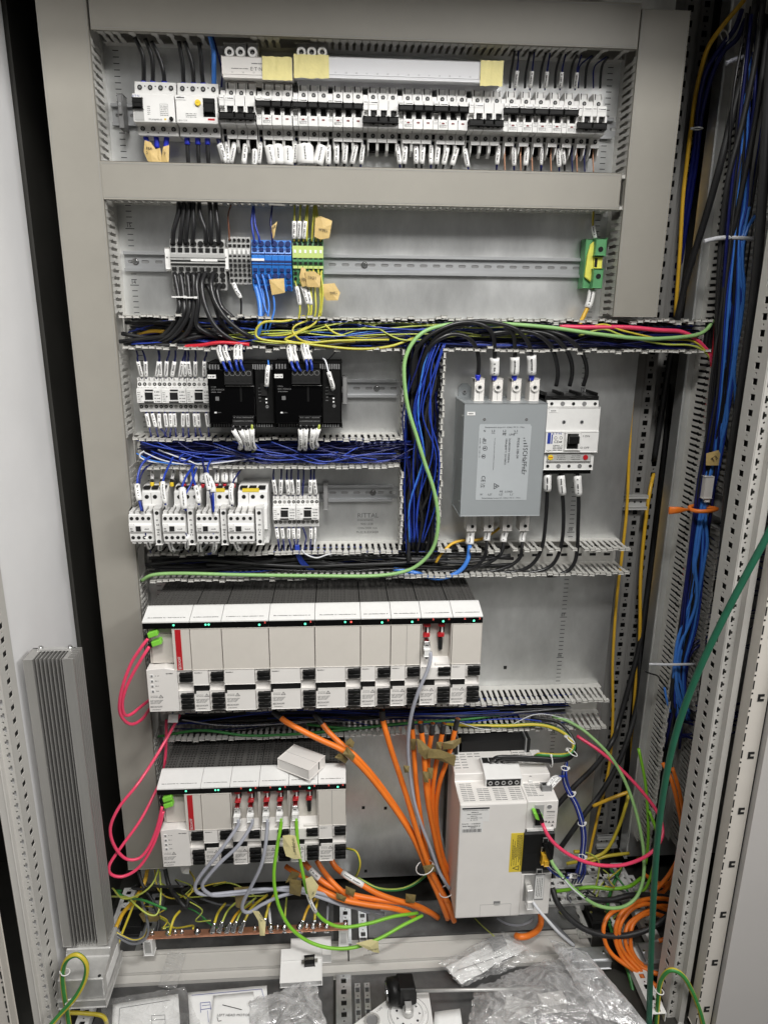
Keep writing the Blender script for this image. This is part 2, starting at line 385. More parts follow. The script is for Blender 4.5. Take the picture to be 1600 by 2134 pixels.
mb.text('9051.038', 0.426, 0.0010, -0.5790, 0.0050); mb.text('1200x2000 mm', 0.418, 0.0010, -0.588, 0.0048); mb.text('M-22 R-5215420', 0.417, 0.0010, -0.597, 0.0048)
mb.build('lettering', 'inkgrey', plate)
mb = MB()
for px, py in ((757, 1683), (803, 1684), (762, 1815), (1052, 1391)):
    x, d, z = at(px, py, 0); mb.box(x - .0035, x + .0035, 0, .0006, z - .004, z + .004)
mb.build('punched_hole', 'hole', plate)
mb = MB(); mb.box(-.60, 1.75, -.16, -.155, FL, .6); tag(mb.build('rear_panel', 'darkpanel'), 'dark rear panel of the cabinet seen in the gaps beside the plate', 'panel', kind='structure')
mb = MB(); mb.box(-.184, -.1785, .02, .355, FL, .499); tag(mb.build('side_panel', 'liner'), 'pale painted inner side panel left of the tall wiring duct', 'panel', kind='structure')
mb = MB(); mb.box(-.30, -.172, -.16, .015, FL, .6); tag(mb.build('recess_shade_filler', 'darkpanel'), 'dark filler block imitating the shaded recess between side panel and mounting plate', 'panel', kind='structure')  # solid dark block, the shade of the recess is in its colour
mb = MB(); mb.box(-.6, 1.75, -.155, .41, .500, .510); mb.box(-.166, 1.0, -.02, .015, .44, .500); mb.box(-.05, .86, .02, .07, .392, .407)  # roof panel is out of view, height and depth set to shade the top ducts
tag(mb.build('cabinet_roof', 'paint'), 'underside of the cabinet roof', 'roof', kind='structure')
mb = MB(); mb.box(-.6, 1.75, -.155, .75, FL - .012, FL); tag(mb.build('cabinet_floor', 'darkpanel'), 'dark floor of the cabinet', 'floor', kind='structure')
mb = MB(); mb.box(-8, 8, -.3, 9, FL - .13, FL - .11); tag(mb.build('workshop_floor', 'stonegrey'), 'workshop floor under the cabinet', 'floor', kind='structure')
# next bay: its plate and inner edge
mb = MB(); mb.box(1.092, 1.75, -.003, 0.0, -1.46, .45); mb.box(1.0905, 1.095, -.028, .004, -1.46, .45, .002)
tag(mb.build('mounting_plate', 'galv'), 'edge of the neighbouring bay mounting plate right of the black gap', 'plate', kind='structure')
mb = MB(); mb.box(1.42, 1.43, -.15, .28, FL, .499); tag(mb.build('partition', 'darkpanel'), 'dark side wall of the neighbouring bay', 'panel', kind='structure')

# rear posts between the bays, with real square and round punchings
def perf(mb, x, d, z0, z1, w, pitch, loops, key, t=.0015, M=None):
    me = holed(key, w, pitch, loops, t); z = z0
    while z < z1:
        mb.add(me, (x, d, z), M); z += pitch
def rear_post(x, d, lab, holes=True, w=.03):
    mb = MB(); mb.box(x, x + .022, d - .05, d, FL, .499, .002)
    if holes: perf(mb, x + .022, d - .002, FL, .44, .026, .025, [sq(.013, .0155, .0055, .0055), circ(.013, .0035, .0021, 6)], 'rp')
    mb.box(x + .022, x + .048, d - .05, d - .02, FL, .499, 0, 1)
    return tag(mb.build('rear_post', ['shadepost', 'hole']), lab, 'frame post')
rear_post(1.006, -.045, 'grey punched rear frame post in the gap right of the plate')
rear_post(1.058, -.09, 'second punched rear frame post deeper in the gap beside the neighbouring bay')
RZ = Matrix.Rotation(math.pi / 2, 4, 'Z')
def front_post(x0, sgn, lab):
    """front frame post: punched inner side, punched front, folded bright edge"""
    mb = MB()
    me1 = holed('fp_sq', .052, .025, [sq(.026, .0155, .0068, .0052), circ(.026, .0036, .0022, 6)], .0014)
    tre = [(.002, .009), (.0055, .009), (.0055, .0122), (.0085, .0122), (.0085, .0178), (.0055, .0178), (.0055, .021), (.002, .021)]
    tre = [(p[0] + .0015, p[1]) for p in tre]
    me2 = holed('fp_tr', .0165, .025, [tre, circ(.0075, .0035, .0020, 6)], .0014)
    z = FL
    Mi = Matrix.Rotation(math.pi / 2, 4, 'Z')           # x -> along depth
    while z < .46:
        mb.add(me1, (x0, .360, z), Mi if sgn > 0 else Matrix.Translation((-.0014, 0, 0)) @ Mi)
        if sgn > 0: mb.add(me2, (x0 + .0002, .361, z))
        else: mb.add(me2, (x0 - .0002, .361, z), Matrix.Scale(-1, 4, (1, 0, 0)))
        z += .025
    mb.box(x0 + sgn * .0167, x0 + sgn * .028, .345, .374, FL, .499, .0015)
    mb.box(x0 + sgn * .004, x0 + sgn * .016, .312, .345, FL, .499, 0, 1)
    mb.box(x0 + sgn * .0283, x0 + sgn * .040, .30, .352, FL, .499, 0, 2)
    o = mb.build('front_post', ['paint', 'dark', 'warmgrey']); return tag(o, lab, 'frame post')
front_post(1.044, 1, 'pale front frame post with punched holes at the right beside the door')
front_post(-.172, -1, 'pale punched front frame post at lower left beside the heat sink')
# doors
def door(name, x0, sgn, lab, slots):
    t = thing(name, lab, 'door')
    mb = MB(); mb.box(x0, x0 + sgn * .60, .392, .412, FL + .02, .50, .002); mb.build('door_leaf', 'doorpaint', t)
    mb = MB(); mb.box(x0 - sgn * .034, x0 - sgn * .003, .378, .400, FL + .02, .50, .0015)
    mb.build('edge_profile', 'warmgrey', t)
    mb = MB(); mb.box(x0 - sgn * .003, x0, .380, .4005, FL + .02, .50); mb.build('seal', 'dark', t)
    h = MB(); z = FL + .03
    while z < .45:
        h.box(x0 - sgn * .0325, x0 - sgn * .0305, .4003, .4012, z, z + .016); h.cyl((x0 - sgn * .0315, .4003, z + .026), 'd', .0017, .0009, 6); z += .034
    h.build('edge_perforation', 'hole', t)
    if slots:
        for k, (px, py) in enumerate(((1589, 1322), (1570, 1454), (1549, 1574), (1532, 1690), (1513, 1801), (1497, 1906), (1479, 2006), (1463, 2103))):
            z = at(px, py, .4)[2]; c = x0 - .0145
            mb = MB(); mb.box(c - .0055, c + .0055, .4004, .4012, z - .0068, z - .0024); mb.box(c - .0055, c - .0012, .4004, .4012, z - .0024, z + .0026); mb.box(c - .0055, c + .0055, .4004, .4012, z + .0026, z + .0068)
            mb.build('lock_slot', 'hole', t)
    return t
door('right_door', 1.113, 1, 'grey cabinet door standing open along the right edge with black lock slots', True)
door('left_door', -.262, -1, 'pale cabinet door edge along the lower left corner', False)
# ================================================================== wiring ducts
def finger_mesh(L, wd=.0072, tip=.0098):
    mb = MB(); t = .0008
    mb.prism([(-wd/2, 0), (wd/2, 0), (wd/2, L*.42), (wd/2-.0016, L*.46), (wd/2-.0016, L*.54), (wd/2, L*.58), (wd/2, L-.009), (-wd/2, L-.009), (-wd/2, L*.62), (-wd/2+.0012, L*.56), (-wd/2+.0012, L*.5), (-wd/2, L*.46)], 'z', -t, t)
    mb.box(-tip/2, tip/2, L-.0095, L, -.0016, .0026, .0009)
    return mb.mesh('finger', 'ductf')
FING = finger_mesh(.060); FINGS = finger_mesh(.056)
def fingers(parent, axis, a0, a1, c, side, d0=.018, pitch=.0125, skip=None, bend=.05, me=None, seed=1):
    rr = random.Random(seed); a = a0 + pitch / 2
    while a < a1:
        if not (skip and any(s <= a <= e for s, e in skip)):
            tw = rr.gauss(0, bend * .5); ln = rr.gauss(0, bend)
            if axis == 'h':                # wall normal along z
                o = link('finger', me or FING, parent, (a, d0, c)); o.scale = (1, -1, side); o.rotation_euler = (ln, tw * .4, tw)
                o.rotation_euler = (ln * .6, 0, tw * .6); o.scale = (1, -1, side); o.rotation_euler = Euler((ln * .6, 0, tw * .6)); 
            else:
                o = link('finger', me or FING, parent, (c, d0, a)); o.scale = (1, -1, side); o.rotation_euler = Euler((0, math.pi / 2, ln * .6))
        a += pitch
# a finger's own length runs to +Y in its mesh as -d, so scale y by -1 is not wanted: meshes are built with d = length
def duct(lab, axis, a0, a1, c0, c1, cover=True, lo=None, hi=None, skip_lo=None, skip_hi=None, bend=.0, h=.078, seed=1, back=True, cover_span=None):
    t = thing('wiring_duct', lab, 'cable duct', (0, 0, 0))
    mb = MB(); g = .0018
    def bx(A0, A1, C0, C1, D0, D1, b=0, mi=0):
        if axis == 'h': mb.box(A0, A1, D0, D1, C0, C1, b, mi)
        else: mb.box(C0, C1, D0, D1, A0, A1, b, mi)
    if back: bx(a0, a1, c0, c1, .0005, .0025)
    bx(a0, a1, c0, c0 + g, .0025, .0185); bx(a0, a1, c1 - g, c1, .0025, .0185)
    mb.build('duct_base', 'ductf', t)
    if not cover:
        mb = MB(); a = a0 + .02
        while a < a1 - .02:
            for q in ((c0 * .68 + c1 * .32), (c0 * .32 + c1 * .68)):
                if axis == 'h': mb.box(a, a + .014, .0025, .0029, q - .003, q + .003)
                else: mb.box(q - .003, q + .003, .0025, .0029, a, a + .014)
            a += .032
        mb.build('base_slot', 'hole', t)
    for side, c, rng, sk in ((-1, c0, lo, skip_lo), (1, c1, hi, skip_hi)):
        if rng:
            for (p, q) in rng: fingers(t, axis, p, q, c - side * .0009, side, skip=sk, bend=bend, seed=seed + side, me=FINGS if cover else FING)
    if cover:
        mb = MB(); A0, A1 = cover_span or (a0, a1)
        bx(A0, A1, c0 - .0014, c1 + .0014, h - .001, h + .002, .0008)
        bx(A0, A1, c0 - .0014, c0 - .0002, h - .010, h - .001); bx(A0, A1, c1 + .0002, c1 + .0014, h - .010, h - .001)
        mb.build('cover', 'duct', t)
        mb = MB()
        for q in (c0 + .0022, c1 - .0022): bx(A0, A1, q - .0004, q + .0004, h + .0019, h + .0024)
        mb.build('cover_groove', 'stonegrey', t)
    return t
ZT0, ZT1 = .2965, .362
duct('tall grey covered duct down the left side of the plate', 'v', -1.365, .44, -.0995, -.0225, True, None, [(.10, .292), (-.152, .034), (-.38, -.214), (-.61, -.44), (-.955, -.668), (-1.36, -1.03)])
duct('top horizontal covered duct above the row of circuit breakers', 'h', -.017, .897, ZT0, ZT1, True, [(-.012, .89)], None, skip_lo=[(.022, .034), (.045, .058), (.068, .08), (.092, .105), (.118, .130), (.142, .152), (.168, .232), (.292, .342), (.815, .832), (.852, .872)])
duct('shorter covered vertical duct at upper right of the plate', 'v', -.148, .355, .9005, .9825, True, [(.10, .29), (-.146, .034)], None)
duct('middle horizontal covered duct between breakers and terminal strips', 'h', -.0215, .890, .0405, .0985, True, [(-.015, .885)], None, skip_lo=[(.085, .170), (.255, .285)])
mb = MB(); mb.box(.8925, .8985, .05, .076, .092, .099, .001); mb.box(.8925, .8985, .05, .076, .040, .046, .001); tag(mb.build('duct_stub', 'ductf'), 'small broken pale finger stubs in the gap right of the middle duct', 'duct stub')
ZA1, ZA0 = -.1555, -.2125
duct('open duct full of cables below the terminal strips', 'h', -.021, 1.10, ZA0, ZA1, False, [(-.015, .500), (.575, 1.10)], [(-.015, 1.095)], skip_hi=[(.100, .168), (.262, .285), (.905, .93)], bend=.05, seed=3)
duct('open duct of blue wires between relays and contactors', 'h', -.021, .500, -.4375, -.3815, False, [(.0, .498)], [(-.01, .503)], bend=.03, seed=5)
duct('open vertical duct carrying blue and black bundles beside the filter', 'v', -.640, -.214, .5045, .5815, False, [(-.385, -.214), (-.61, -.442)], [(-.615, -.214)], bend=.03, seed=7)
duct('open duct above the upper row of drives', 'h', -.021, .985, -.668, -.6135, False, [(.0, .985)], [(.0, .500), (.585, .985)], skip_hi=[(.615, .622), (.632, .642), (.672, .69), (.715, .735), (.752, .765), (.80, .815), (.84, .862), (.875, .89)], bend=.035, seed=9)
duct('open duct between the upper and lower drive rows', 'h', -.021, .978, -1.0365, -.968, False, [(.0, .978)], [(.0, .978)], bend=.03, seed=11)
duct('long open vertical duct of the neighbouring bay with blue cables', 'v', -1.40, .41, 1.1105, 1.1715, False, [(-1.39, -.215), (-.15, .36)], [(-1.0, -.58), (-.50, .34)], bend=.03, seed=13)
duct('lower right open duct crossing the neighbouring bay with dense fingers', 'v', -1.40, -1.02, 1.19, 1.245, False, [(-1.39, -1.02)], [(-1.39, -1.02)], bend=.04, seed=15)
for o in list(bpy.data.objects):
    if o.name.startswith('finger'):
        o.scale = (1, 1, o.scale[2])
# ================================================================== DIN rails
def din_rail(x0, x1, z, lab, screws=(), h=.0175):
    t = thing('din_rail', lab, 'din rail', (x0, 0, z)); L = x1 - x0
    mb = MB(); f = .0075
    for s in (1, -1):
        mb.box(0, L, .0004, f, s * .0125 - .0006, s * .0125 + .0006); mb.box(0, L, f, f + .0012, min(s * .0125, s * h), max(s * .0125, s * h))
        mb.box(0, L, f - .0012, f, s * h - .0006, s * h + .0006)
    me = holed('din', .025, .025, [slot(.0125, .0125, .0095, .0027)], .001); x = 0
    while x < L - .001:
        mb.add(me, (x, .0016, -.0125)); x += .025
    mb.box(0, L, .0001, .0004, -.012, .012, 0, 1)
    mb.build('rail_profile', ['rail', 'midgrey'], t)
    for sx in screws:
        mb = MB(); mb.cyl((sx - x0, .0016, 0), 'd', .0065, .0006, 14); mb.cyl((sx - x0, .002, 0), 'd', .0048, .0030, 12, .0036); mb.box(sx - x0 - .003, sx - x0 + .003, .005, .0052, -.0004, .0004); mb.build('screw', 'chrome', t)
    return t
din_rail(-.016, .893, .188, 'din rail carrying the row of circuit breakers', (.0, .872))
din_rail(-.016, .880, -.058, 'long bare din rail carrying the terminal strips', (.004, .433))
din_rail(.005, .498, -.292, 'din rail behind relays and black power supplies', (.458,))
din_rail(.005, .492, -.508, 'din rail behind the large contactors', (.452,))
# ================================================================== row of circuit breakers
ZB = .188
def rcd(x0, w, kind, lab):
    t = thing('residual_current_breaker', lab, 'circuit breaker', (x0, 0, ZB))
    mb = MB()
    mb.prism([(.004, .043), (.046, .043), (.046, .020), (.0695, .0185), (.0695, -.0245), (.046, -.026), (.046, -.0405), (.004, -.0405)], 'x', 0, w - .0006, 0, .0008)
    mb.box(.001, w - .0016, .046, .0472, -.0405, -.033)
    mb.build('housing', 'white', t)
    for k in range(4):
        for z in (.034, -.030):
            cx = w * (k + .5) / 4
            mb = MB(); mb.cyl((cx, .0466, z), 'd', .0040, .0006, 12); mb.cyl((cx, .0472, z), 'd', .0022, .0004, 8, mi=1); mb.build('terminal_screw', ['hole', 'midgrey'], t)
    mb = MB()
    for k in range(3):
        for z in (.036, -.036): mb.cyl((w * (k + 1) / 4, .0464 if z > 0 else .0474, z), 'd', .0011, .0004, 6)
    mb.build('vent_hole', 'hole', t)
    if kind == 0:
        mb = MB(); mb.box(.001, .0175, .0696, .074, -.005, .0115, .001); mb.box(.002, .0165, .074, .077, -.003, .004, .001); mb.build('rocker_lever', 'black', t)
        mb = MB(); mb.box(.002, .018, .0696, .0703, -.022, -.007); mb.build('lever_slot', 'grey', t)
        mb = MB(); mb.cyl((.0635, .0696, -.019), 'd', .0034, .003, 12); mb.build('test_button', 'black', t)
        mb = MB(); mb.cyl((.053, .0696, -.0195), 'd', .0016, .0006, 10); mb.build('indicator', 'yellow', t)
        mb = MB(); mb.text('E·T·N', .0008, .0698, .0135, .0032, wfit=.0115); mb.build('brand_print', 'inkblue', t)
        mb = MB()
        for i in range(5): mb.scrib(.024, .029, .0697, -.013 + i * .003, .0014, 1)
        for i in range(6): mb.scrib(.046, .058, .0697, -.014 + i * .0028, .0013, 1)
        mb.box(.0452, .0586, .0696, .0697, .0035, .0038, 0, 1); mb.box(.0452, .0455, .0696, .0697, -.015, .0035, 0, 1); mb.box(.0583, .0586, .0696, .0697, -.015, .0035, 0, 1)
        mb.text('FRCmM-80/4/03-A/N', .0255, .0698, -.0215, .0026, wfit=.022, mi=0)
        mb.build('lettering', ['ink', 'inkgrey'], t)
    else:
        mb = MB(); mb.box(.046, .0660, .0696, .0702, -.014, .0145); mb.box(.048, .0640, .0702, .0765, -.008, .006, .001); mb.build('rocker_lever', 'black', t)
        mb = MB(); mb.cyl((.0375, .0696, .007), 'd', .0052, .0035, 16, .0046); mb.box(.0355, .0395, .0731, .0735, .0067, .0073, 0, 1); mb.build('test_button', ['yellow', 'wamber'], t)
        mb = MB(); mb.box(.051, .0665, .0696, .0700, -.0215, -.0145); mb.box(.053, .0645, .07, .0703, -.0195, -.0165, 0, 1); mb.build('indicator', ['label', 'red'], t)
        mb = MB(); mb.box(.0, .0175, .0696, .0702, .0110, .0178, .0003); mb.scrib(.002, .016, .0704, .0132, .0025, 1); mb.build('name_label', ['label', 'ink'], t)
        mb = MB(); mb.text('In 80 A / 0.3 A', .002, .0698, -.0215, .0024, wfit=.016)
        for i in range(3): mb.scrib(.016, .034, .0698, -.0155 + .0026 * i, .0013)
        mb.build('lettering', 'inkgrey', t)
    return t
rcd(.0372, .0702, 0, 'four pole white residual current breaker with black rocker at the left end of the row')
rcd(.1090, .0700, 1, 'four pole white breaker with round yellow test button beside the first residual current breaker')
def pole_mesh(w, up):
    """one pole: housing with finger guards, cheeks and a recessed mid section"""
    mb = MB()
    body = [(.004, .0365), (.0445, .0365), (.0455, .0215), (.0690, .0210), (.0690, .0045), (.0605, .003), (.0605, -.0065), (.0690, -.008), (.0690, -.0235), (.0440, -.0255), (.0440, -.0365), (.004, -.0365)]
    mb.prism(body, 'x', .0004, w - .0006)
    mb.box(.0004, w - .0006, .0440, .0466, -.0418, -.0360, .0006)            # bright lower lip
    for xa in (.0004, w - .0022):                                              # cheeks at both ends
        mb.prism([(.006, .0365), (.006, .0455), (.036, .0490), (.0425, .0455), (.0450, .0365)], 'x', xa, xa + .0016)
        mb.prism([(.006, -.036), (.0450, -.036), (.0450, -.0425), (.0415, -.0535), (.032, -.0615), (.024, -.060), (.006, -.047)], 'x', xa, xa + .0018)
        mb.prism([(.0605, -.0070), (.0690, -.0085), (.0690, .0050), (.0605, .0035)], 'x', xa - .0001, xa + .0036)
    mb.box(.003, w - .003, .010, .0405, .0365, .0455, .0005)                   # clamp roof
    mb.box(.0022, w - .0022, .008, .026, -.052, -.0365, 0, 1)                  # dark clamp throat
    mb.box(.0030, .0046, .0405, .0412, .0372, .0470, 0, 1)
    mb.cyl((w * .5 + .0007, .0447, .0300), 'd', .0036, .0009, 12, mi=1); mb.cyl((w * .5 + .0007, .0456, .0300), 'd', .0020, .0003, 8, mi=2)
    mb.cyl((w * .5 + .0007, .0438, -.0310), 'd', .0037, .0011, 12, mi=1); mb.cyl((w * .5 + .0007, .0449, -.0310), 'd', .0019, .0003, 8, mi=2)
    return mb.mesh('pole', ['white', 'hole', 'midgrey'])
def npole_mesh(w):
    mb = MB()
    mb.prism([(.004, .0340), (.0430, .0340), (.0455, .0215), (.0688, .0210), (.0688, .0045), (.060, .003), (.060, -.0065), (.0688, -.008), (.0688, -.0235), (.040, -.0255), (.040, -.0350), (.004, -.0350)], 'x', .0004, w - .0004)
    for xa in (.0002, w - .0016):
        mb.prism([(.006, .030), (.006, .038), (.030, .040), (.040, .0345), (.0430, .028)], 'x', xa, xa + .0013)
        mb.prism([(.006, -.033), (.0435, -.026), (.0435, -.038), (.036, -.050), (.028, -.056), (.006, -.045)], 'x', xa, xa + .0013)
    mb.box(.0016, w - .0016, .040, .0405, -.0335, -.0245, 0, 1); mb.box(.0016, w - .0016, .008, .030, -.05, -.0335, 0, 1)
    mb.cyl((w * .5, .0425, .0215), 'd', .0024, .0022, 10, mi=1)
    return mb.mesh('neutral_pole', ['white', 'hole'])
PW, NW = .01735, .0092
PM = pole_mesh(PW, True); NM = npole_mesh(NW)
def handle_mesh(w, up, gaps):
    mb = MB(); z = (.0035, .0165) if up else (-.0165, -.0055)
    mb.box(.0002, w - .0004, .0660, .0775, z[0] + .003 * up, z[1], .0012)
    return mb.mesh('handle', 'black')
def breaker(x0, n, up, lab, grp):
    t = thing('circuit_breaker', lab, 'circuit breaker', (x0, 0, ZB), grp)
    link('neutral_pole', NM, t)
    W = NW + n * PW
    for k in range(n):
        link('pole', PM, t, (NW + k * PW, 0, 0))
    s = 1 if up else -1
    spans = [(0, NW + PW)] + [(NW + k * PW, NW + (k + 1) * PW) for k in range(1, n)]
    for (a, b) in spans:
        mb = MB(); z0, z1 = (.0032, .0118) if up else (-.0172, -.0075)
        mb.box(a + .0006, b - .0008, .0665, .0770, z0, z1, .0014); mb.build('handle', 'black', t)
    if not up:
        mb = MB(); mb.box(.0006, W - .0008, .0770, .0780, -.0170, -.0148, .0003); mb.build('handle_tie', 'black', t)
    for k in range(n):
        cx = NW + (k + .5) * PW
        mb = MB(); mb.box(cx - .0036, cx + .0036, .0606, .0655, -.006, .006, .0008); mb.build('lever_stem', 'black', t)
        mb = MB(); mb.box(cx - .0024, cx + .0024, .0691, .0695, -.0148 - .004 * (not up), -.0126 - .004 * (not up)); mb.build('status_window', 'darkred' if up else 'hole', t)
    mb = MB(); mb.box(NW * .1, NW * .9, .0689, .0693, .0130, .0195); mb.box(NW + .001, NW + PW - .001, .0691, .0695, .0130, .0195); mb.build('name_label', 'label', t)
    mb = MB(); mb.scrib(NW + .003, NW + PW - .002, .0697, .0150, .0018, 0); mb.scrib(.002, NW - .001, .0695, .0155, .0015, 1)
    for i in range(3): mb.scrib(NW + .002, NW + PW - .002, .0692, -.0205 + .0018 * i, .0011, 1, i); mb.scrib(.002, NW - .001, .0690, -.0150 + .0026 * i, .0011, 1, i)
    mb.ring((NW + .0035, .0690, -.0125), 'd', .0009, .0012, .0002, 8, 1); mb.ring((NW + PW - .003, .0690, -.0125), 'd', .0009, .0012, .0002, 8, 1)
    mb.build('lettering', ['ink', 'inkgrey'], t)
    return t
big = [(.1815, 0), (.2440, 1), (.3060, 1), (.3660, 1), (.4270, 0), (.4880, 1), (.5490, 1), (.6115, 0)]
for i, (x, up) in enumerate(big):
    breaker(x, 3, up, '%s wide three pole white breaker from the left, black handles %s' % (ORD[i], 'up' if up else 'down'), 'wide circuit breakers on the top rail')
small = [(.6727, 1), (.6990, 1), (.7255, 1), (.7515, 1), (.7780, 1), (.8045, 0), (.8305, 0)]
for i, (x, up) in enumerate(small):
    breaker(x, 1, up, '%s narrow single pole breaker of the right part of the row, handle %s' % (ORD[i], 'up' if up else 'down'), 'narrow circuit breakers on the top rail')
# busbar covers and feed terminals
def busbar(x0, x1, zc, lab, first):
    t = thing('busbar_cover', lab, 'busbar cover', (x0, 0, zc)); L = x1 - x0
    mb = MB(); mb.box(0, L, .020, .066, -.012, .0165, .001); mb.box(.002, L - .001, .064, .0675, -.0158, -.0105, .0008); mb.box(.004, L - .003, .022, .034, -.020, -.012)
    mb.build('cover_strip', 'cloud' if not first else 'white2', t)
    mb = MB()
    for i in range(int(L / .018)): mb.text('L%d' % (i % 3 + 1), .016 + i * .0178, .0664, -.008, .0022, mi=0)
    if first:
        mb.text('E·T·N', .0475, .0664, -.004, .0055, wfit=.020, mi=0); mb.scrib(.016, .044, .0664, -.002, .0014, 0); mb.scrib(.050, .07, .0664, .006, .0016, 0)
        mb.text('S/L', .0725, .0664, -.004, .0050, wfit=.008, mi=0)
    mb.build('lettering', 'inkgrey', t)
    return t
b1 = rect(463, 119, 612, 160, .066); b2 = rect(613, 123, 1048, 170, .066)
busbar(.1890, .3075, b1[3] - .0165, 'short pale busbar cover with printed lettering above the left breakers', True)
busbar(.3095, .6690, b2[3] - .0165, 'long pale busbar cover strip above the middle breakers', False)
def tape(x0, x1, z0, z1, d, lab, seed):
    rr = random.Random(seed); mb = MB(); n = 9
    top = [(x0 + (x1 - x0) * i / n, d + rr.uniform(0, .0006), z1 + rr.uniform(-.0008, .0008)) for i in range(n + 1)]
    bot = [(x0 + (x1 - x0) * i / n + rr.uniform(-.0005, .0005), d + .0003, z0 + rr.uniform(-.0008, .0008)) for i in range(n + 1)]
    bk = [(p[0], .03, z1 + .0008) for p in top]
    for i in range(n):
        mb.poly([bot[i], bot[i + 1], top[i + 1], top[i]]); mb.poly([top[i], top[i + 1], bk[i + 1], bk[i]])
    bmesh.ops.remove_doubles(mb.bm, verts=mb.bm.verts, dist=1e-6)
    return tag(mb.build('adhesive_tape', 'yellowtape'), lab, 'tape')
tape(.257, .3065, b1[3] - .034, b1[3] + .001, .0682, 'pale yellow tape over the right end of the short busbar cover', 1)
tape(.3100, .369, b2[3] - .034, b2[3] + .0014, .0682, 'pale yellow tape over the left end of the long busbar cover', 2)
tape(.6290, .6685, b2[3] - .037, b2[3] + .0018, .0682, 'pale yellow tape folded over the right end of the long busbar cover', 3)
k = 0
for pxs in ((478, 501, 526), (628, 649.5, 671.5)):
    for j, px in enumerate(pxs):
        x, d, z = at(px, 108, .062)
        t = thing('feed_terminal', 'pale ringed feed terminal, %s of three above the %s end of the busbar covers' % (ORD[j], ('left', 'middle')[k]), 'terminal', (x, 0, z), 'feed terminals above the busbars')
        mb = MB(); mb.box(-.0090, .0090, .010, .052, -.030, .0160, .0015); mb.build('terminal_body', 'stonegrey', t)
        mb = MB(); mb.ring((0, .050, 0), 'd', .0042, .0078, .012, 16); mb.build('collar', 'white', t)
        mb = MB(); mb.cyl((0, .052, 0), 'd', .0043, .004, 12); mb.cyl((0, .056, 0), 'd', .0025, .0006, 6, mi=1); mb.build('clamp_screw', ['hole', 'midgrey'], t)
    k += 1
# end stop on the rail
t = thing('end_stop', 'dark grey end stop clamped on the breaker rail at far left', 'end clamp', (.006, 0, ZB))
mb = MB(); mb.box(-.002, .0065, .008, .036, -.027, .026, .001); mb.box(-.0005, .0050, .036, .0395, -.006, .02); mb.build('clamp_body', 'midgrey', t)
mb = MB(); mb.cyl((.0025, .0395, .009), 'd', .0028, .0008, 10); mb.build('screw', 'zinc', t)
# ================================================================== terminal strips on the second rail
ZR = -.058
def strip(name, px0, px1, py0, py1, n, d, lab, colm, darkm, rows, endm, marks=(), bandz=None, tilt=0):
    x0, x1, z0, z1 = rect(px0, py0, px1, py1, d)
    t = thing('terminal_strip', lab, 'terminal strip', (x0, 0, 0)); w = (x1 - x0) / n; H = z1 - z0
    mb = MB(); prof = [(.002, z0 + H * .25), (.002, z1 - H * .22), (d - .014, z1 - .001), (d - .006, z1), (d - .003, z1 - H * .2), (d, z1 - H * .3), (d, z0 + H * .5), (d - .003, z0 + H * .4), (d - .008, z0), (d - .018, z0)]
    mb.prism(prof, 'x', .0003, w - .0003)
    for (kind, u, hw, hh) in rows:          # u = fraction from the top
        z = z1 - u * H; dd = d + .0006
        if u < .3: dd = d - .003 * (1 - u / .3) + .0008
        if u > .55: dd = d - .008 * min(1, (u - .5) / .5) + .0012
        if kind == 'o': mb.cyl((w / 2, dd - .003, z), 'd', hw * w, .0034, 12, mi=1)
        elif kind == 's': mb.box(w * (.5 - hw), w * (.5 + hw), dd - .004, dd, z - hh * H, z + hh * H, 0, 1)
        elif kind == 'm': mb.box(w * (.5 - hw), w * (.5 + hw), dd - .003, dd + .0006, z - hh * H, z + hh * H, 0, 2)
        elif kind == 'b': mb.box(.0001, w - .0001, dd - .004, dd, z - hh * H, z + hh * H, 0, 1)
        elif kind == 'l': mb.box(0, w, dd - .003, dd + .0008, z - hh * H, z + hh * H, 0, 0)
        elif kind == 'y': mb.box(w * (.5 - hw), w * (.5 + hw), dd - .003, dd + .0003, z - hh * H, z + hh * H, 0, 3)
    me = mb.mesh('terminal', [colm, darkm, 'label', endm])
    for k in range(n): link('terminal', me, t, (k * w, 0, 0))
    for (a, b, u) in marks:
        mb = MB(); mb.box(a * w, b * w, d - .001, d + .0016, z1 - u * H - .0022, z1 - u * H + .0018); mb.build('marker_strip', 'label', t)
    return t
R1 = [('o', .09, .40, 0), ('s', .22, .33, .045), ('l', .33, 0, .035), ('b', .43, 0, .018), ('b', .50, 0, .016), ('l', .465, 0, .012), ('s', .585, .34, .034), ('o', .70, .40, 0), ('s', .80, .3, .03), ('o', .91, .38, 0)]
strip('black', 356, 470, 498, 604, 8, .052, 'grey terminal strip of eight wide terminals holding thick black cables', 'grey', 'hole', R1, 'grey', ((3, 4.9, .41), (5, 6.9, .41)))
R2 = [('o', .07, .34, 0), ('s', .19, .33, .03), ('m', .32, .24, .045), ('s', .41, .33, .02), ('s', .50, .33, .03), ('s', .60, .33, .03), ('o', .70, .33, 0), ('s', .80, .33, .028), ('o', .915, .33, 0)]
strip('grey', 476, 523, 493, 592, 5, .046, 'small pale grey terminal strip between the black cables and the blue strip', 'grey', 'hole', R2, 'grey')
R3 = [('o', .07, .42, 0), ('s', .19, .34, .035), ('b', .275, 0, .012), ('b', .42, 0, .022), ('b', .48, 0, .012), ('s', .585, .32, .032), ('o', .70, .42, 0), ('s', .82, .32, .03), ('o', .94, .40, 0)]
MATS['navyhole'] = MATS['hole']
mat('tdkblue', (.005, .02, .12), .5)
strip('blue', 525, 608, 500, 606, 6, .054, 'bright blue terminal strip with six neutral terminals', 'tblue', 'tdkblue', R3, 'tblue', ((0, 1.9, .385),))
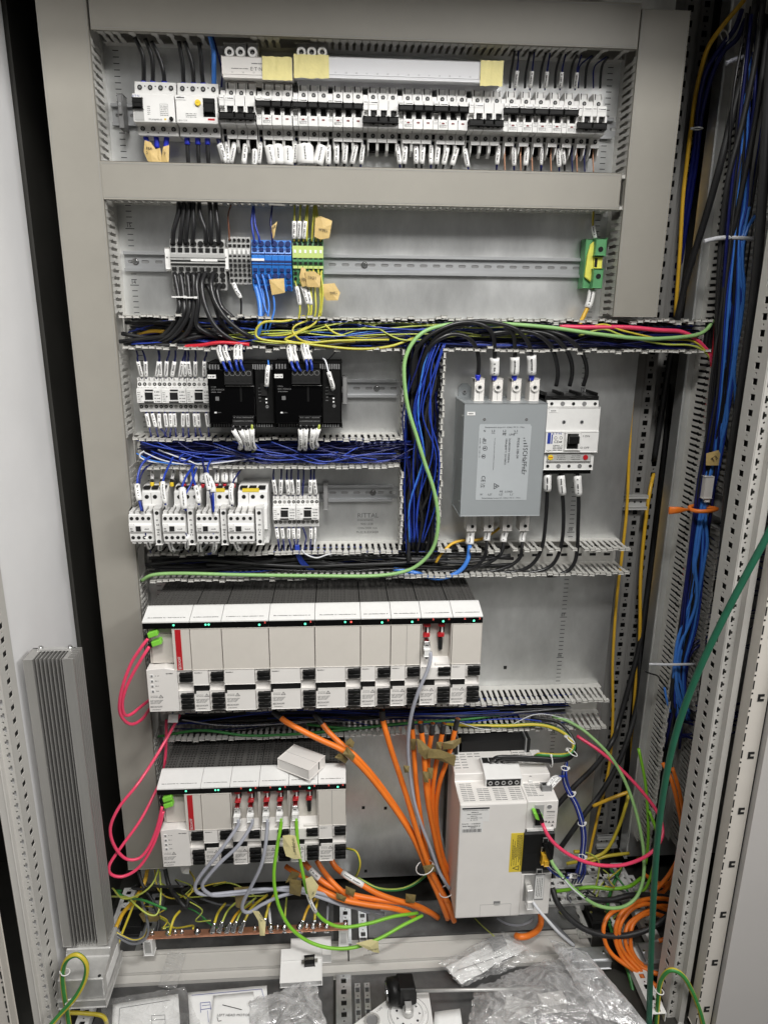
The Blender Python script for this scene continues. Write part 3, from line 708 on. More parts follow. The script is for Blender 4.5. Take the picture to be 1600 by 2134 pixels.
R4 = [('o', .05, .34, 0), ('s', .14, .34, .03), ('y', .27, .5, .10), ('m', .29, .22, .035), ('y', .40, .5, .03), ('s', .44, .33, .02), ('s', .545, .33, .028), ('y', .63, .45, .03), ('o', .66, .3, 0), ('s', .76, .33, .028), ('o', .88, .30, 0)]
strip('pe', 610, 674, 496, 592, 6, .050, 'green and yellow earth terminal strip with paper tags', 'tgreen', 'hole', R4, 'tlime')
for px, lab in ((350, 'white end clamp left of the grey terminal strip'), (471, 'white end clamp right of the grey terminal strip')):
    x, d, z = at(px, 538, .05)
    t = thing('end_clamp', lab, 'end clamp', (x - .001, 0, 0)); mb = MB(); mb.box(-.0035, .0045, .006, .046, z - .022, z + .019, .0008); mb.build('clamp_body', 'stonegrey', t)
    mb = MB(); mb.box(-.0040, .0050, .046, .0475, z - .019, z + .0165, .0004); mb.scrib(-.002, .003, .0478, z, .003, 1); mb.build('name_label', ['label', 'inkgrey'], t)
# single earth terminal at the right end
x0, x1, z0, z1 = rect(1222, 497, 1259, 600, .045)
t = thing('earth_terminal', 'single large green and yellow earth terminal at the right end of the rail', 'terminal', (x0, 0, 0))
W = x1 - x0
mb = MB(); mb.box(0, W, .004, .030, z0, z1, .001); mb.box(W * .40, W, .030, .046, z1 - .030, z1, .0015); mb.box(W * .40, W * .95, .030, .046, z0, z0 + .034, .0015); mb.build('terminal_body', 'tgreen', t)
mb = MB(); mb.prism([(W * .04, z0 + .020), (W * .46, z0 + .010), (W * .43, z1 - .02), (W * .40, z1 - .004), (W * .22, z1 - .010), (W * .10, z1 - .03)], 'd', .0305, .036, 0, .001); mb.box(W * .45, W * .93, .030, .038, z0 + .036, z0 + .056, .0008); mb.build('yellow_face', 'tyellow', t)
mb = MB(); mb.box(W * .5, W * .66, .0381, .0385, z0 + .038, z0 + .054); mb.build('recess', 'hole', t)
for z in (z1 - .019, z0 + .021):
    mb = MB(); mb.cyl((W * .70, .0462, z), 'd', .0048, .0006, 14); mb.build('clamp_screw', 'hole', t)
# ================================================================== small relays
def relay_meshes(w, h):
    mb = MB(); mb.prism([(.004, h * .5 - .004), (.050, h * .5), (.052, h * .5 - .0175), (.064, h * .5 - .0185), (.064, -h * .5 + .0185), (.052, -h * .5 + .0175), (.050, -h * .5), (.004, -h * .5 + .004)], 'x', .0003, w - .0005, 0, .0006)
    for k in range(5):
        x = w * (k + .5) / 5
        mb.box(x - .0040, x + .0040, .04, .0515, h * .5 - .004, h * .5 + .0015); mb.box(x - .0012, x + .0012, .0515, .0518, h * .5 - .0035, h * .5 + .001, 0, 1)
    return mb.mesh('housing', ['white', 'stonegrey'])
def relay(x0, zc, w, h, lab, grp, lbl=True):
    t = thing('control_relay', lab, 'relay', (x0, 0, zc), grp)
    link('housing', relay_meshes(w, h), t)
    for k in range(5):
        for s in (1, -1):
            mb = MB(); z = s * (h * .5 - .0105); x = w * (k + .5) / 5
            mb.cyl((x, .0512, z), 'd', .0034, .0009, 10); mb.cyl((x, .0521, z), 'd', .0018, .0003, 6, mi=1); mb.build('terminal_screw', ['hole' if k != 2 else 'stonegrey', 'stonegrey'], t)
    mb = MB(); mb.box(w * .34, w * .66, .0642, .0646, -.0068, .0070); mb.box(w * .36, w * .68, .0642, .0646, .0095, .0125); mb.box(w * .30, w * .68, .0642, .0646, -.0125, -.0095); mb.build('latch_window', 'hole', t)
    mb = MB(); mb.box(w * .20, w * .28, .0642, .0648, -.010, .010); mb.scrib(w * .2, w * .28, .0650, -.002, .004, 1); mb.build('name_label', ['label', 'inkgrey'], t)
    mb = MB()
    for i in range(4): mb.scrib(w * .72, w * .95, .0643, -.011 + i * .006, .0022, 0, i)
    mb.scrib(w * .02, w * .98, .0525, h * .5 - .0185, .0022, 0); mb.scrib(w * .02, w * .98, .0525, -h * .5 + .0155, .0022, 0)
    for i in range(5): mb.scrib(w * .05, w * .16, .0643, -.010 + i * .004, .0016, 0, i)
    mb.build('lettering', 'inkgrey', t)
    return t
x0, x1, z0, z1 = rect(286, 790, 441, 860, .06); RW = (x1 - x0) / 3; RH = z1 - z0; RZ1 = (z0 + z1) / 2
for i in range(3): relay(x0 + i * RW, RZ1, RW, RH, '%s white relay left of the black power supplies' % ['leftmost', 'middle', 'right hand'][i], 'relays in the upper relay row')
x0b, x1b, z0, z1 = rect(569, 1036, 665, 1102, .06); RZ2 = (z0 + z1) / 2
for i in range(2): relay(x0b + i * (x1b - x0b) / 2, RZ2, (x1b - x0b) / 2, RH, '%s white relay right of the four large contactors' % ['left', 'right'][i], 'relays in the lower relay row')
# ================================================================== black power supplies
def psu(x0, x1, z0, z1, d, lab):
    t = thing('power_supply', lab, 'power supply', (x0, 0, z0)); W = x1 - x0; H = z1 - z0
    mb = MB(); mb.box(0, W, .006, d - .014, 0, H, .0015); mb.box(W * .72, W - .002, d - .014, d - .008, .010, H - .012, .001); mb.build('case', 'black', t)
    mb = MB(); mb.box(.001, W * .71, d - .014, d, .010, H - .010, .0015); mb.build('front_cover', 'gloss', t)
    mb = MB()
    for i in range(4): mb.box(W * .03 + i * .0052, W * .03 + i * .0052 + .0026, d - .0138, d - .0055, H - .0105, H - .0025)
    for i in range(9): mb.box(W * .68 + i * .0042, W * .68 + i * .0042 + .0022, d - .0138, d - .0115, H - .011, H - .002)
    mb.build('vent_rib', 'midgrey', t)
    mb = MB()
    for i in range(24): mb.box(W * .04 + i * W * .039, W * .04 + i * W * .039 + .002, d - .0138, d - .0128, .001, .0065)
    mb.build('lower_vent', 'midgrey', t)
    mb = MB(); mb.box(W * .27, W * .69, d - .01, d + .008, H - .036, H - .010, .0008); mb.build('output_terminal', 'dark', t)
    for k in range(5):
        x = W * .31 + k * W * .082
        mb = MB(); mb.cyl((x, d + .0081, H - .0165), 'd', .0040, .0005, 12); mb.box(x - .0032, x + .0032, d + .0081, d + .0086, H - .031, H - .025); mb.ring((x, d + .0081, H - .0165), 'd', .0040, .0046, .0007, 12, 1); mb.build('terminal_opening', ['hole', 'midgrey'], t)
    mb = MB(); mb.box(W * .27, W * .70, d + .0003, d + .0012, H - .0405, H - .0395); mb.build('bright_line', 'grey', t)
    mb = MB(); mb.box(W * .36, W * .68, d - .002, d + .006, .006, .018, .0008); mb.build('input_terminal', 'dark', t)
    for k in range(4):
        mb = MB(); x = W * .40 + k * W * .083; mb.box(x - .0026, x + .0026, d + .0061, d + .0066, .0075, .0125); mb.build('terminal_opening', 'hole', t)
    mb = MB(); mb.scrib(W * .37, W * .67, d + .0063, .0140, .0020); mb.scrib(W * .37, W * .67, d + .0005, .0195, .0020); mb.box(W * .36, W * .69, d + .0002, d + .0005, .0228, .0232)
    mb.text('S8VK-WB96024', W * .05, d + .0006, H - .048, .0030, wfit=W * .20); mb.text('OMRON', W * .05, d + .0006, H - .0430, .0026, wfit=W * .08); mb.scrib(W * .05, W * .2, d + .0005, H - .052, .002)
    mb.text('OMRON', W * .125, d + .0006, .0285, .0022, wfit=W * .06)
    for i in range(5): mb.scrib(W * .76, W * .80, d - .0075, H - .045 - i * .006, .0018)
    mb.build('lettering', 'inkgrey', t)
    mb = MB(); mb.box(W * .11, W * .165, d + .0002, d + .0006, H - .0665, H - .0595); mb.build('emblem', 'inkgrey', t)
    mb = MB(); mb.box(W * .085, W * .118, d + .0003, d + .0008, .0285, .0310); mb.build('indicator', 'inkwhite', t)
    mb = MB(); mb.box(W * .485, W * .515, d + .0002, d + .0005, H * .42, H * .66); mb.build('light_bar', 'black', t)
    mb = MB(); mb.box(W * .012, W * .135, d + .0002, d + .0008, H - .0265, H - .0195, .0003); mb.scrib(W * .025, W * .12, d + .001, H - .0245, .0026, 1); mb.build('name_label', ['label', 'ink'], t)
    mb = MB(); mb.box(W * .80, W * .89, d - .0079, d - .004, H - .058, H - .036); mb.build('signal_socket', 'dark', t)
    for i in range(2):
        mb = MB(); mb.box(W * .865, W * .89, d - .0079, d - .0070, H - .0655 - i * .0065, H - .0630 - i * .0065); mb.build('indicator', 'inkwhite', t)
    mb = MB(); mb.cyl((W * .885, d - .0079, H - .0785), 'd', .0030, .0008, 10); mb.box(W * .885 - .0022, W * .885 + .0022, d - .0071, d - .0068, H - .0789, H - .0781, 0, 1); mb.build('adjusting_screw', ['midgrey', 'hole'], t)
    return t
x0, x1, z0, z1 = rect(434, 758, 571, 893, .115); psu(x0, x1, z0, z1, .115, 'glossy black power supply, the left of two, beside the white relays')
x0, x1, z0, z1 = rect(572, 757, 712, 893, .115); psu(x0, x1, z0, z1, .115, 'glossy black power supply, the right of two, with a dangling white marker')
for (a, b, zz, lab) in ((.392, .400, -.292, 'dark end stop right of the right black power supply'), (.352, .360, -.508, 'dark end stop right of the two lower relays')):
    t = thing('end_stop', lab, 'end clamp', (a, 0, zz)); mb = MB(); mb.box(-.002, .0065, .006, .038, -.026, .026, .001); mb.box(-.004, .0075, .02, .034, -.006, .006); mb.build('clamp_body', 'midgrey', t)
# ================================================================== large contactors
def contactor(px0, px1, py0, py1, lab, amber):
    x0, x1, z0, z1 = rect(px0, py0, px1, py1, .085); W = x1 - x0; H = z1 - z0; zc = 0
    t = thing('contactor', lab, 'contactor', (x0, 0, z0), 'large contactors')
    mb = MB(); mb.prism([(.004, .004), (.085, 0), (.088, .002), (.088, H * .30), (.105, H * .32), (.105, H * .72), (.085, H * .74), (.083, H - .003), (.062, H + .006), (.004, H + .004)], 'x', 0, W, 0, .0012); mb.build('housing', 'white', t)
    mb = MB()
    for k in range(3):
        x = W * (.19 + .31 * k); mb.box(x - W * .12, x + W * .12, .062, .0805, H + .0015, H + .0052)
    mb.build('clamp_opening', 'dark', t)
    if amber:
        mb = MB(); mb.box(W * .16, W * .72, .076, .0842, H - .003, H + .0032); mb.build('name_label', 'warn', t)
    mb = MB()
    for k in range(3): mb.box(W * (.36 + .01 * k), W * .375, .0835, .0850, H * .70, H * .95) if k == 0 else None
    mb.box(W * .02, W * .98, .0842, .0852, H * .685, H * .695); mb.build('seam', 'stonegrey', t)
    for k in range(3):
        for z in (H - .013, .010):
            mb = MB(); x = W * (.20 + .31 * k); mb.cyl((x, .083 if z > .02 else .0868, z), 'd', .0040, .0018, 12); mb.build('terminal_screw', 'hole', t)
    # auxiliary contact block snapped on the front
    w2 = W * .84; ox = -W * .22
    mb = MB(); mb.prism([(.105, H * .20), (.140, H * .20), (.1425, H * .22), (.1425, H * .37), (.146, H * .40), (.146, H * .52), (.1425, H * .55), (.1425, H * .70), (.1405, H * .71), (.105, H * .70)], 'x', ox, ox + w2, 0, .0008)
    for k in range(4):
        x = ox + w2 * (k + .5) / 4; mb.box(x - w2 * .085, x + w2 * .085, .112, .1400, H * .70, H * .755, .0006); mb.box(x - w2 * .08, x + w2 * .08, .112, .1395, H * .175, H * .20)
    aux = mb.build('auxiliary_contact', 'white', t)
    mb = MB()
    for k in range(5): mb.prism([(.112, H * .70), (.139, H * .70), (.139, H * .76), (.118, H * .80)], 'x', ox + w2 * k / 4 - .0004 + (.0008 if k == 0 else 0), ox + w2 * k / 4 + .0004)
    mb.build('divider', 'stonegrey', aux)
    for k in range(4):
        for z in (H * .635, H * .29):
            mb = MB(); x = ox + w2 * (k + .5) / 4; mb.cyl((x, .1420, z), 'd', .0034, .0010, 10); mb.build('terminal_screw', 'hole', aux)
    mb = MB(); mb.box(ox + w2 * .30, ox + w2 * .52, .1462, .1467, H * .415, H * .505); mb.build('status_window', 'hole', aux)
    mb = MB(); mb.box(ox + w2 * .58, ox + w2 * .95, .1462, .1466, H * .42, H * .50, .0002); mb.scrib(ox + w2 * .66, ox + w2 * .88, .1468, H * .445, .0025, 1); mb.build('name_label', ['label', 'inkgrey'], aux)
    mb = MB(); mb.text('E·T·N', ox + w2 * .05, .1464, H * .525, .0024, wfit=w2 * .2); mb.scrib(ox + w2 * .06, ox + w2 * .22, .1464, H * .45, .003); mb.scrib(ox + w2 * .06, ox + w2 * .22, .1464, H * .41, .003); mb.build('lettering', 'inkgrey', aux)
    # suppressor strip at its right
    mb = MB(); mb.box(W * .68, W * .90, .105, .134, H * .13, H * .79, .0014); sp = mb.build('suppressor', 'white', t)
    for z in (H * .71, H * .19):
        mb = MB(); mb.cyl((W * .79, .1342, z), 'd', .0036, .0006, 12); mb.build('terminal_screw', 'hole', sp)
    mb = MB()
    for i in range(4): mb.scrib(W * .74, W * .84, .1342, H * (.30 + .09 * i), .0035, 0, i)
    mb.cyl((W * .79, .1342, H * .36), 'd', .0013, .0003, 8, mi=1); mb.build('lettering', ['inkgrey', 'ink'], sp)
    return t
for i, (a, b) in enumerate(((299, 353), (366, 420), (433, 486), (498, 559))):
    contactor(a, b, 1022, 1133, ['leftmost large white contactor with yellow cable ends on top', 'second large white contactor with red cable ends', 'third large white contactor with an amber label strip under red cable ends', 'rightmost large white contactor with amber label and no cables'][i], i >= 2)
# ================================================================== mains filter
fx0, fx1, fz0, fz1, FD = .6195, .7795, -.5325, -.3095, .10
t = thing('mains_filter', 'large blue grey mains filter box with a printed side label and eight cable terminals', 'filter', (0, 0, 0))
mb = MB(); mb.box(fx0, fx1, .004, FD, fz0, fz1, .0012); mb.box(fx0 - .0005, fx1 + .0005, .001, .004, fz0, fz1 + .002); mb.build('case', 'filter', t)
mb = MB(); mb.prism([(fx0 + .004, fz1), (fx0 + .030, fz1), (fx0 + .030, fz1 + .020), (fx0 + .022, fz1 + .028), (fx0 + .010, fz1 + .028), (fx0 + .004, fz1 + .020)], 'd', .001, .0035); mb.build('mounting_flange', 'filter', t)
mb = MB(); mb.cyl((fx0 + .016, .0035, fz1 + .012), 'd', .0042, .003, 12); mb.cyl((fx0 + .016, .0065, fz1 + .012), 'd', .002, .0003, 6, mi=1); mb.build('screw', ['zinc', 'dark'], t)
def fq(x, y): return at(x, y, FD)
q = [fq(1000, 884), fq(1104, 884), fq(1107, 889), fq(1096, 1042), fq(990, 1042), fq(998, 888)]
mb = MB(); mb.prism([(p[0], p[2]) for p in q], 'd', FD, FD + .0005); mb.build('rating_label', 'filterlabel', t)
mb = MB()
D2 = FD + .0009
def ftx(s, x, y, h, wpx, rot=True, m=0, y2=None):
    p = fq(x, y); e = fq(x, y + wpx) if rot else fq(x + wpx, y)
    L = abs(e[2] - p[2]) if rot else abs(e[0] - p[0])
    mb.text(s, p[0], D2, p[2], h, ang=-math.pi / 2 if rot else 0, wfit=L, mi=m)
ftx('SCHaFFnEr', 1089.5, 933, .0090, 56); ftx('FN356-100-34', 1077.5, 912, .0046, 43)
for i in range(4):
    p = fq(1090, 913 + i * 5.5); mb.box(p[0], p[0] + .0090 * (.3 + .23 * i), FD + .0004, D2, p[2] - .0007, p[2] + .0007)
ftx('3x440/250V 50/60Hz', 1060, 913, .0034, 51); ftx('100A@40°C 25/100/21', 1053, 913, .0034, 55)
ftx('N', 1007, 900, .0042, 4, False); ftx('L3', 1023.5, 900, .0042, 7, False); ftx('L2', 1047, 900, .0042, 7, False); ftx('L1', 1070.5, 900, .0042, 7, False)
for a in (1023.5, 1047, 1070.5):
    p = fq(a, 901.5); mb.box(p[0], p[0] + .007, FD + .0004, D2, p[2] - .0012, p[2] - .0006)
ftx('PE', 1046.5, 907, .0036, 7, False); ftx('LINE', 1060, 907, .0036, 12, False)
ftx('PE', 1040, 1026, .0036, 7, False); ftx('LOAD', 1051, 1026, .0036, 16, False)
ftx("N'", 1000, 1032, .0038, 5, False); ftx("L3'", 1016, 1032, .0038, 8, False); ftx("L2'", 1039, 1032, .0038, 8, False); ftx("L1'", 1061.5, 1032, .0038, 8, False)
ftx('Recommended torque 4.0 - 4.5Nm / PE 15 - 17Nm', 1010, 891.5, .0024, 82, False); ftx('Recommended torque 4.0 - 4.5Nm / PE 15 - 17Nm', 1003, 1039, .0024, 80, False)
ftx('CE', 1003, 991, .0075, 13); ftx('UK', 1006, 1007, .0036, 9); ftx('CA', 1001, 1007, .0036, 9)
ftx('For safety notes and installation instructions', 1030, 913, .0017, 66); ftx('RoHS / 40 / 105 / 21', 999, 913, .0020, 40)
ftx('c', 1006, 912, .005, 3); ftx('RU', 1005, 915, .0075, 9); 
p = fq(1010, 934); mb.ring((p[0], FD + .0005, p[2]), 'd', .0040, .0047, .0003, 14); mb.scrib(p[0] - .003, p[0] + .003, D2, p[2] - .001, .0028)
p = fq(1007, 951); mb.ring((p[0], FD + .0005, p[2]), 'd', .0036, .0044, .0003, 6); mb.scrib(p[0] - .0025, p[0] + .0025, D2, p[2] - .001, .0028)
p = fq(1033, 1013)
for a, b in (((-.004, .0056), (.006, 0)), ((.006, 0), (-.004, -.0056)), ((-.004, -.0056), (-.004, .0056))):
    u = Vector((b[0] - a[0], 0, b[1] - a[1])); L = u.length; u.normalize(); mb.obox((p[0] + (a[0] + b[0]) / 2, FD + .0007, p[2] + (a[1] + b[1]) / 2), u, (0, 1, 0), (u.z, 0, -u.x), L / 2, .0002, .0005)
mb.scrib(p[0] - .002, p[0] + .002, D2, p[2] - .0015, .003)
mb.build('lettering', 'ink', t)
p = fq(981, 862); mb = MB(); mb.box(p[0] - .0075, p[0] + .0080, FD + .0002, FD + .0007, p[2] - .0030, p[2] + .0034, .0004); mb.scrib(p[0] - .005, p[0] + .006, FD + .001, p[2] - .001, .0022, 1); mb.build('name_label', ['label', 'ink'], t)
for px, py in ((1009, 874), (1096.5, 874)):
    p = fq(px, py); mb = MB(); mb.ring((p[0], FD, p[2]), 'd', .0019, .0026, .0008, 10); mb.cyl((p[0], FD, p[2]), 'd', .0019, .0003, 8, mi=1); mb.build('rivet', ['chrome', 'midgrey'], t)
mb = MB()
for z in (-.335, -.42, -.505): mb.cyl((fx0 - .0008, .085, z), 'x', .0022, .0009, 8)
mb.build('rivet', 'chrome', t)
for k, px in enumerate((997, 1035, 1073, 1111)):
    x = at(px, 830, .062)[0]; a = thing('cable_terminal', '', '') if 0 else None
    mb = MB(); mb.box(x - .0095, x + .0095, .034, .064, fz1 + .0004, fz1 + .043, .001); mb.box(x - .0002, x + .0002, .064, .0644, fz1 + .002, fz1 + .036, 0, 1); mb.box(x - .0095, x - .006, .050, .0642, fz1 + .037, fz1 + .0432, 0, 1)
    bl = mb.build('cable_terminal', ['white2', 'inkgrey'], t)
    mb = MB(); z = fz1 + .0265; mb.ring((x, .064, z), 'd', .0042, .0074, .0045, 16); mb.build('screw_collar', 'white2', bl)
    mb = MB(); mb.cyl((x, .0642, z), 'd', .0042, .0020, 12, mi=0); mb.cyl((x, .0662, z), 'd', .0024, .0003, 6, mi=1); mb.build('clamp_screw', ['zinc', 'hole'], bl)
for k, px in enumerate((982, 1018, 1056.5, 1092)):
    x = at(px, 1090, .058)[0]
    mb = MB(); mb.box(x - .0098, x + .0098, .030, .060, fz0 - .044, fz0 - .0004, .001); mb.box(x - .0002, x + .0002, .060, .0604, fz0 - .040, fz0 - .002, 0, 1); bl = mb.build('cable_terminal', ['white2', 'inkgrey'], t)
    mb = MB(); mb.cyl((x + .002, .0601, fz0 - .034), 'd', .0036, .0006, 12); mb.build('clamp_screw', 'hole', bl)
# ================================================================== main switch breaker
bx0, bx1, bz0, bz1 = .7815, .886, -.4440, -.3015
t = thing('main_breaker', 'large moulded case breaker with black toggle and blue stripes right of the filter', 'circuit breaker', (0, 0, 0)); W = bx1 - bx0; H = bz1 - bz0
mb = MB(); mb.box(bx0, bx1, .006, .064, bz0 - .002, bz1 + .004, .001)
for k in range(4): mb.box(bx0 + W * k / 3 - .0025 + (k == 0) * .0025, bx0 + W * k / 3 + .0025 - (k == 3) * .0025, .01, .074, bz1 - .003, bz1 + .010)
for k in range(3): mb.cyl((bx0 + W * (k + .5) / 3, .074, bz1 + .0005), 'z', .010, .002, 14)
mb.box(bx0, bx1, .064, .080, bz1 - .010, bz1 + .004); mb.box(bx0 + .002, bx1 - .004, .064, .083, bz0 - .007, bz0 + .002)
mb.build('base_housing', 'black', t)
mb = MB()
mb.prism([(.064, bz1 - .016), (.086, bz1 - .016), (.086, bz1 - .004), (.064, bz1 - .004)], 'x', bx0 + .001, bx1 - .001, 0, .0008)
mb.box(bx0, bx1, .064, .094, bz0 + H * .56, bz1 - .0165, .0012)
mb.box(bx0, bx1, .064, .097, bz0 + H * .275, bz0 + H * .558, .0012); mb.box(bx0 + .002, bx1 - .003, .064, .090, bz0 + .0025, bz0 + H * .272, .001)
mb.build('front_housing', 'white', t)
for k in range(5):
    for z, d in ((bz1 - .010, .0862), (bz0 + .010, .0902)):
        mb = MB(); x = bx0 + W * (.09 + .205 * k) + .001
        mb.cyl((x, d, z), 'd', .0032 if k % 2 == 0 else .0044, .0005, 12, mi=0 if k % 2 == 0 else 1); mb.build('screw_hole', ['hole', 'midgrey'], t)
for k in (.33, .67):
    mb = MB(); mb.cyl((bx0 + W * k, .0942, bz0 + H * .69), 'd', .0036, .0008, 12); mb.cyl((bx0 + W * k, .095, bz0 + H * .69), 'd', .0018, .0003, 6, mi=1); mb.build('screw', ['zinc', 'hole'], t)
mb = MB(); mb.box(bx0 + .004, bx0 + .021, .0942, .0947, bz1 - .0255, bz1 - .0185, .0003); mb.scrib(bx0 + .006, bx0 + .019, .0949, bz1 - .0235, .0022, 1); mb.build('name_label', ['label', 'ink'], t)
mb = MB(); mb.box(bx0 + W * .035, bx0 + W * .095, .0972, .0976, bz0 + H * .395, bz0 + H * .545); mb.box(bx0 + W * .11, bx0 + W * .13, .0972, .0976, bz0 + H * .395, bz0 + H * .52); mb.build('blue_stripe', 'inkblue', t)
mb = MB(); mb.box(bx0 + W * .36, bx0 + W * .66, .097, .1005, bz0 + H * .31, bz0 + H * .55, .001); fr = mb.build('toggle_frame', 'white', t)
mb = MB(); mb.box(bx0 + W * .40, bx0 + W * .61, .1005, .1010, bz0 + H * .33, bz0 + H * .535); mb.build('toggle_opening', 'hole', fr)
mb = MB(); mb.prism([(.101, bz0 + H * .40), (.112, bz0 + H * .41), (.112, bz0 + H * .51), (.101, bz0 + H * .525)], 'x', bx0 + W * .41, bx0 + W * .60, 0, .001); mb.build('toggle', 'black', fr)
mb = MB(); mb.text('E·T·N', bx0 + W * .12, .0975, bz0 + H * .522, .0036, wfit=W * .17, mi=1)
mb.text('I ON', bx0 + W * .70, .0975, bz0 + H * .485, .0038, wfit=W * .13); mb.text('O OFF', bx0 + W * .67, .0975, bz0 + H * .325, .0038, wfit=W * .17); mb.text('CE', bx0 + W * .16, .0975, bz0 + H * .405, .0050, wfit=W * .09); mb.text('NZM 1', bx0 + W * .03, .0975, bz0 + H * .285, .0032, wfit=W * .12)
for i in range(4): mb.scrib(bx0 + W * .15, bx0 + W * .33, .0974, bz0 + H * (.30 + .022 * i), .0018, 0, i)
mb.ring((bx0 + W * .19, .0972, bz0 + H * .475), 'd', .0024, .0030, .0003, 10); mb.ring((bx0 + W * .29, .0972, bz0 + H * .475), 'd', .0024, .0030, .0003, 10); mb.scrib(bx0 + W * .26, bx0 + W * .33, .0974, bz0 + H * .41, .0035)
mb.build('lettering', ['ink', 'inkblue'], t)
mb = MB(); mb.box(bx0 + .008, bx1 - .010, .0902, .0935, bz0 + H * .145, bz0 + H * .255, .001); tu = mb.build('trip_unit', 'grey', t)
mb = MB(); mb.cyl((bx0 + W * .13, .0936, bz0 + H * .20), 'd', .0052, .0014, 14); mb.box(bx0 + W * .13 - .0038, bx0 + W * .13 + .0038, .095, .0953, bz0 + H * .20 - .0006, bz0 + H * .20 + .0006, 0, 1); mb.build('setting_dial', ['yellow', 'red'], tu)
mb = MB(); mb.cyl((bx0 + W * .80, .0936, bz0 + H * .20), 'd', .0050, .0014, 14); mb.build('trip_button', 'red', tu)
mb = MB()
for i in range(3): mb.scrib(bx0 + W * .25, bx0 + W * .42, .0937, bz0 + H * (.165 + .025 * i), .0018, 0, i); mb.scrib(bx0 + W * .52, bx0 + W * .70, .0937, bz0 + H * (.165 + .025 * i), .0018, 0, i + 5)
mb.build('lettering', 'inkgrey', tu)
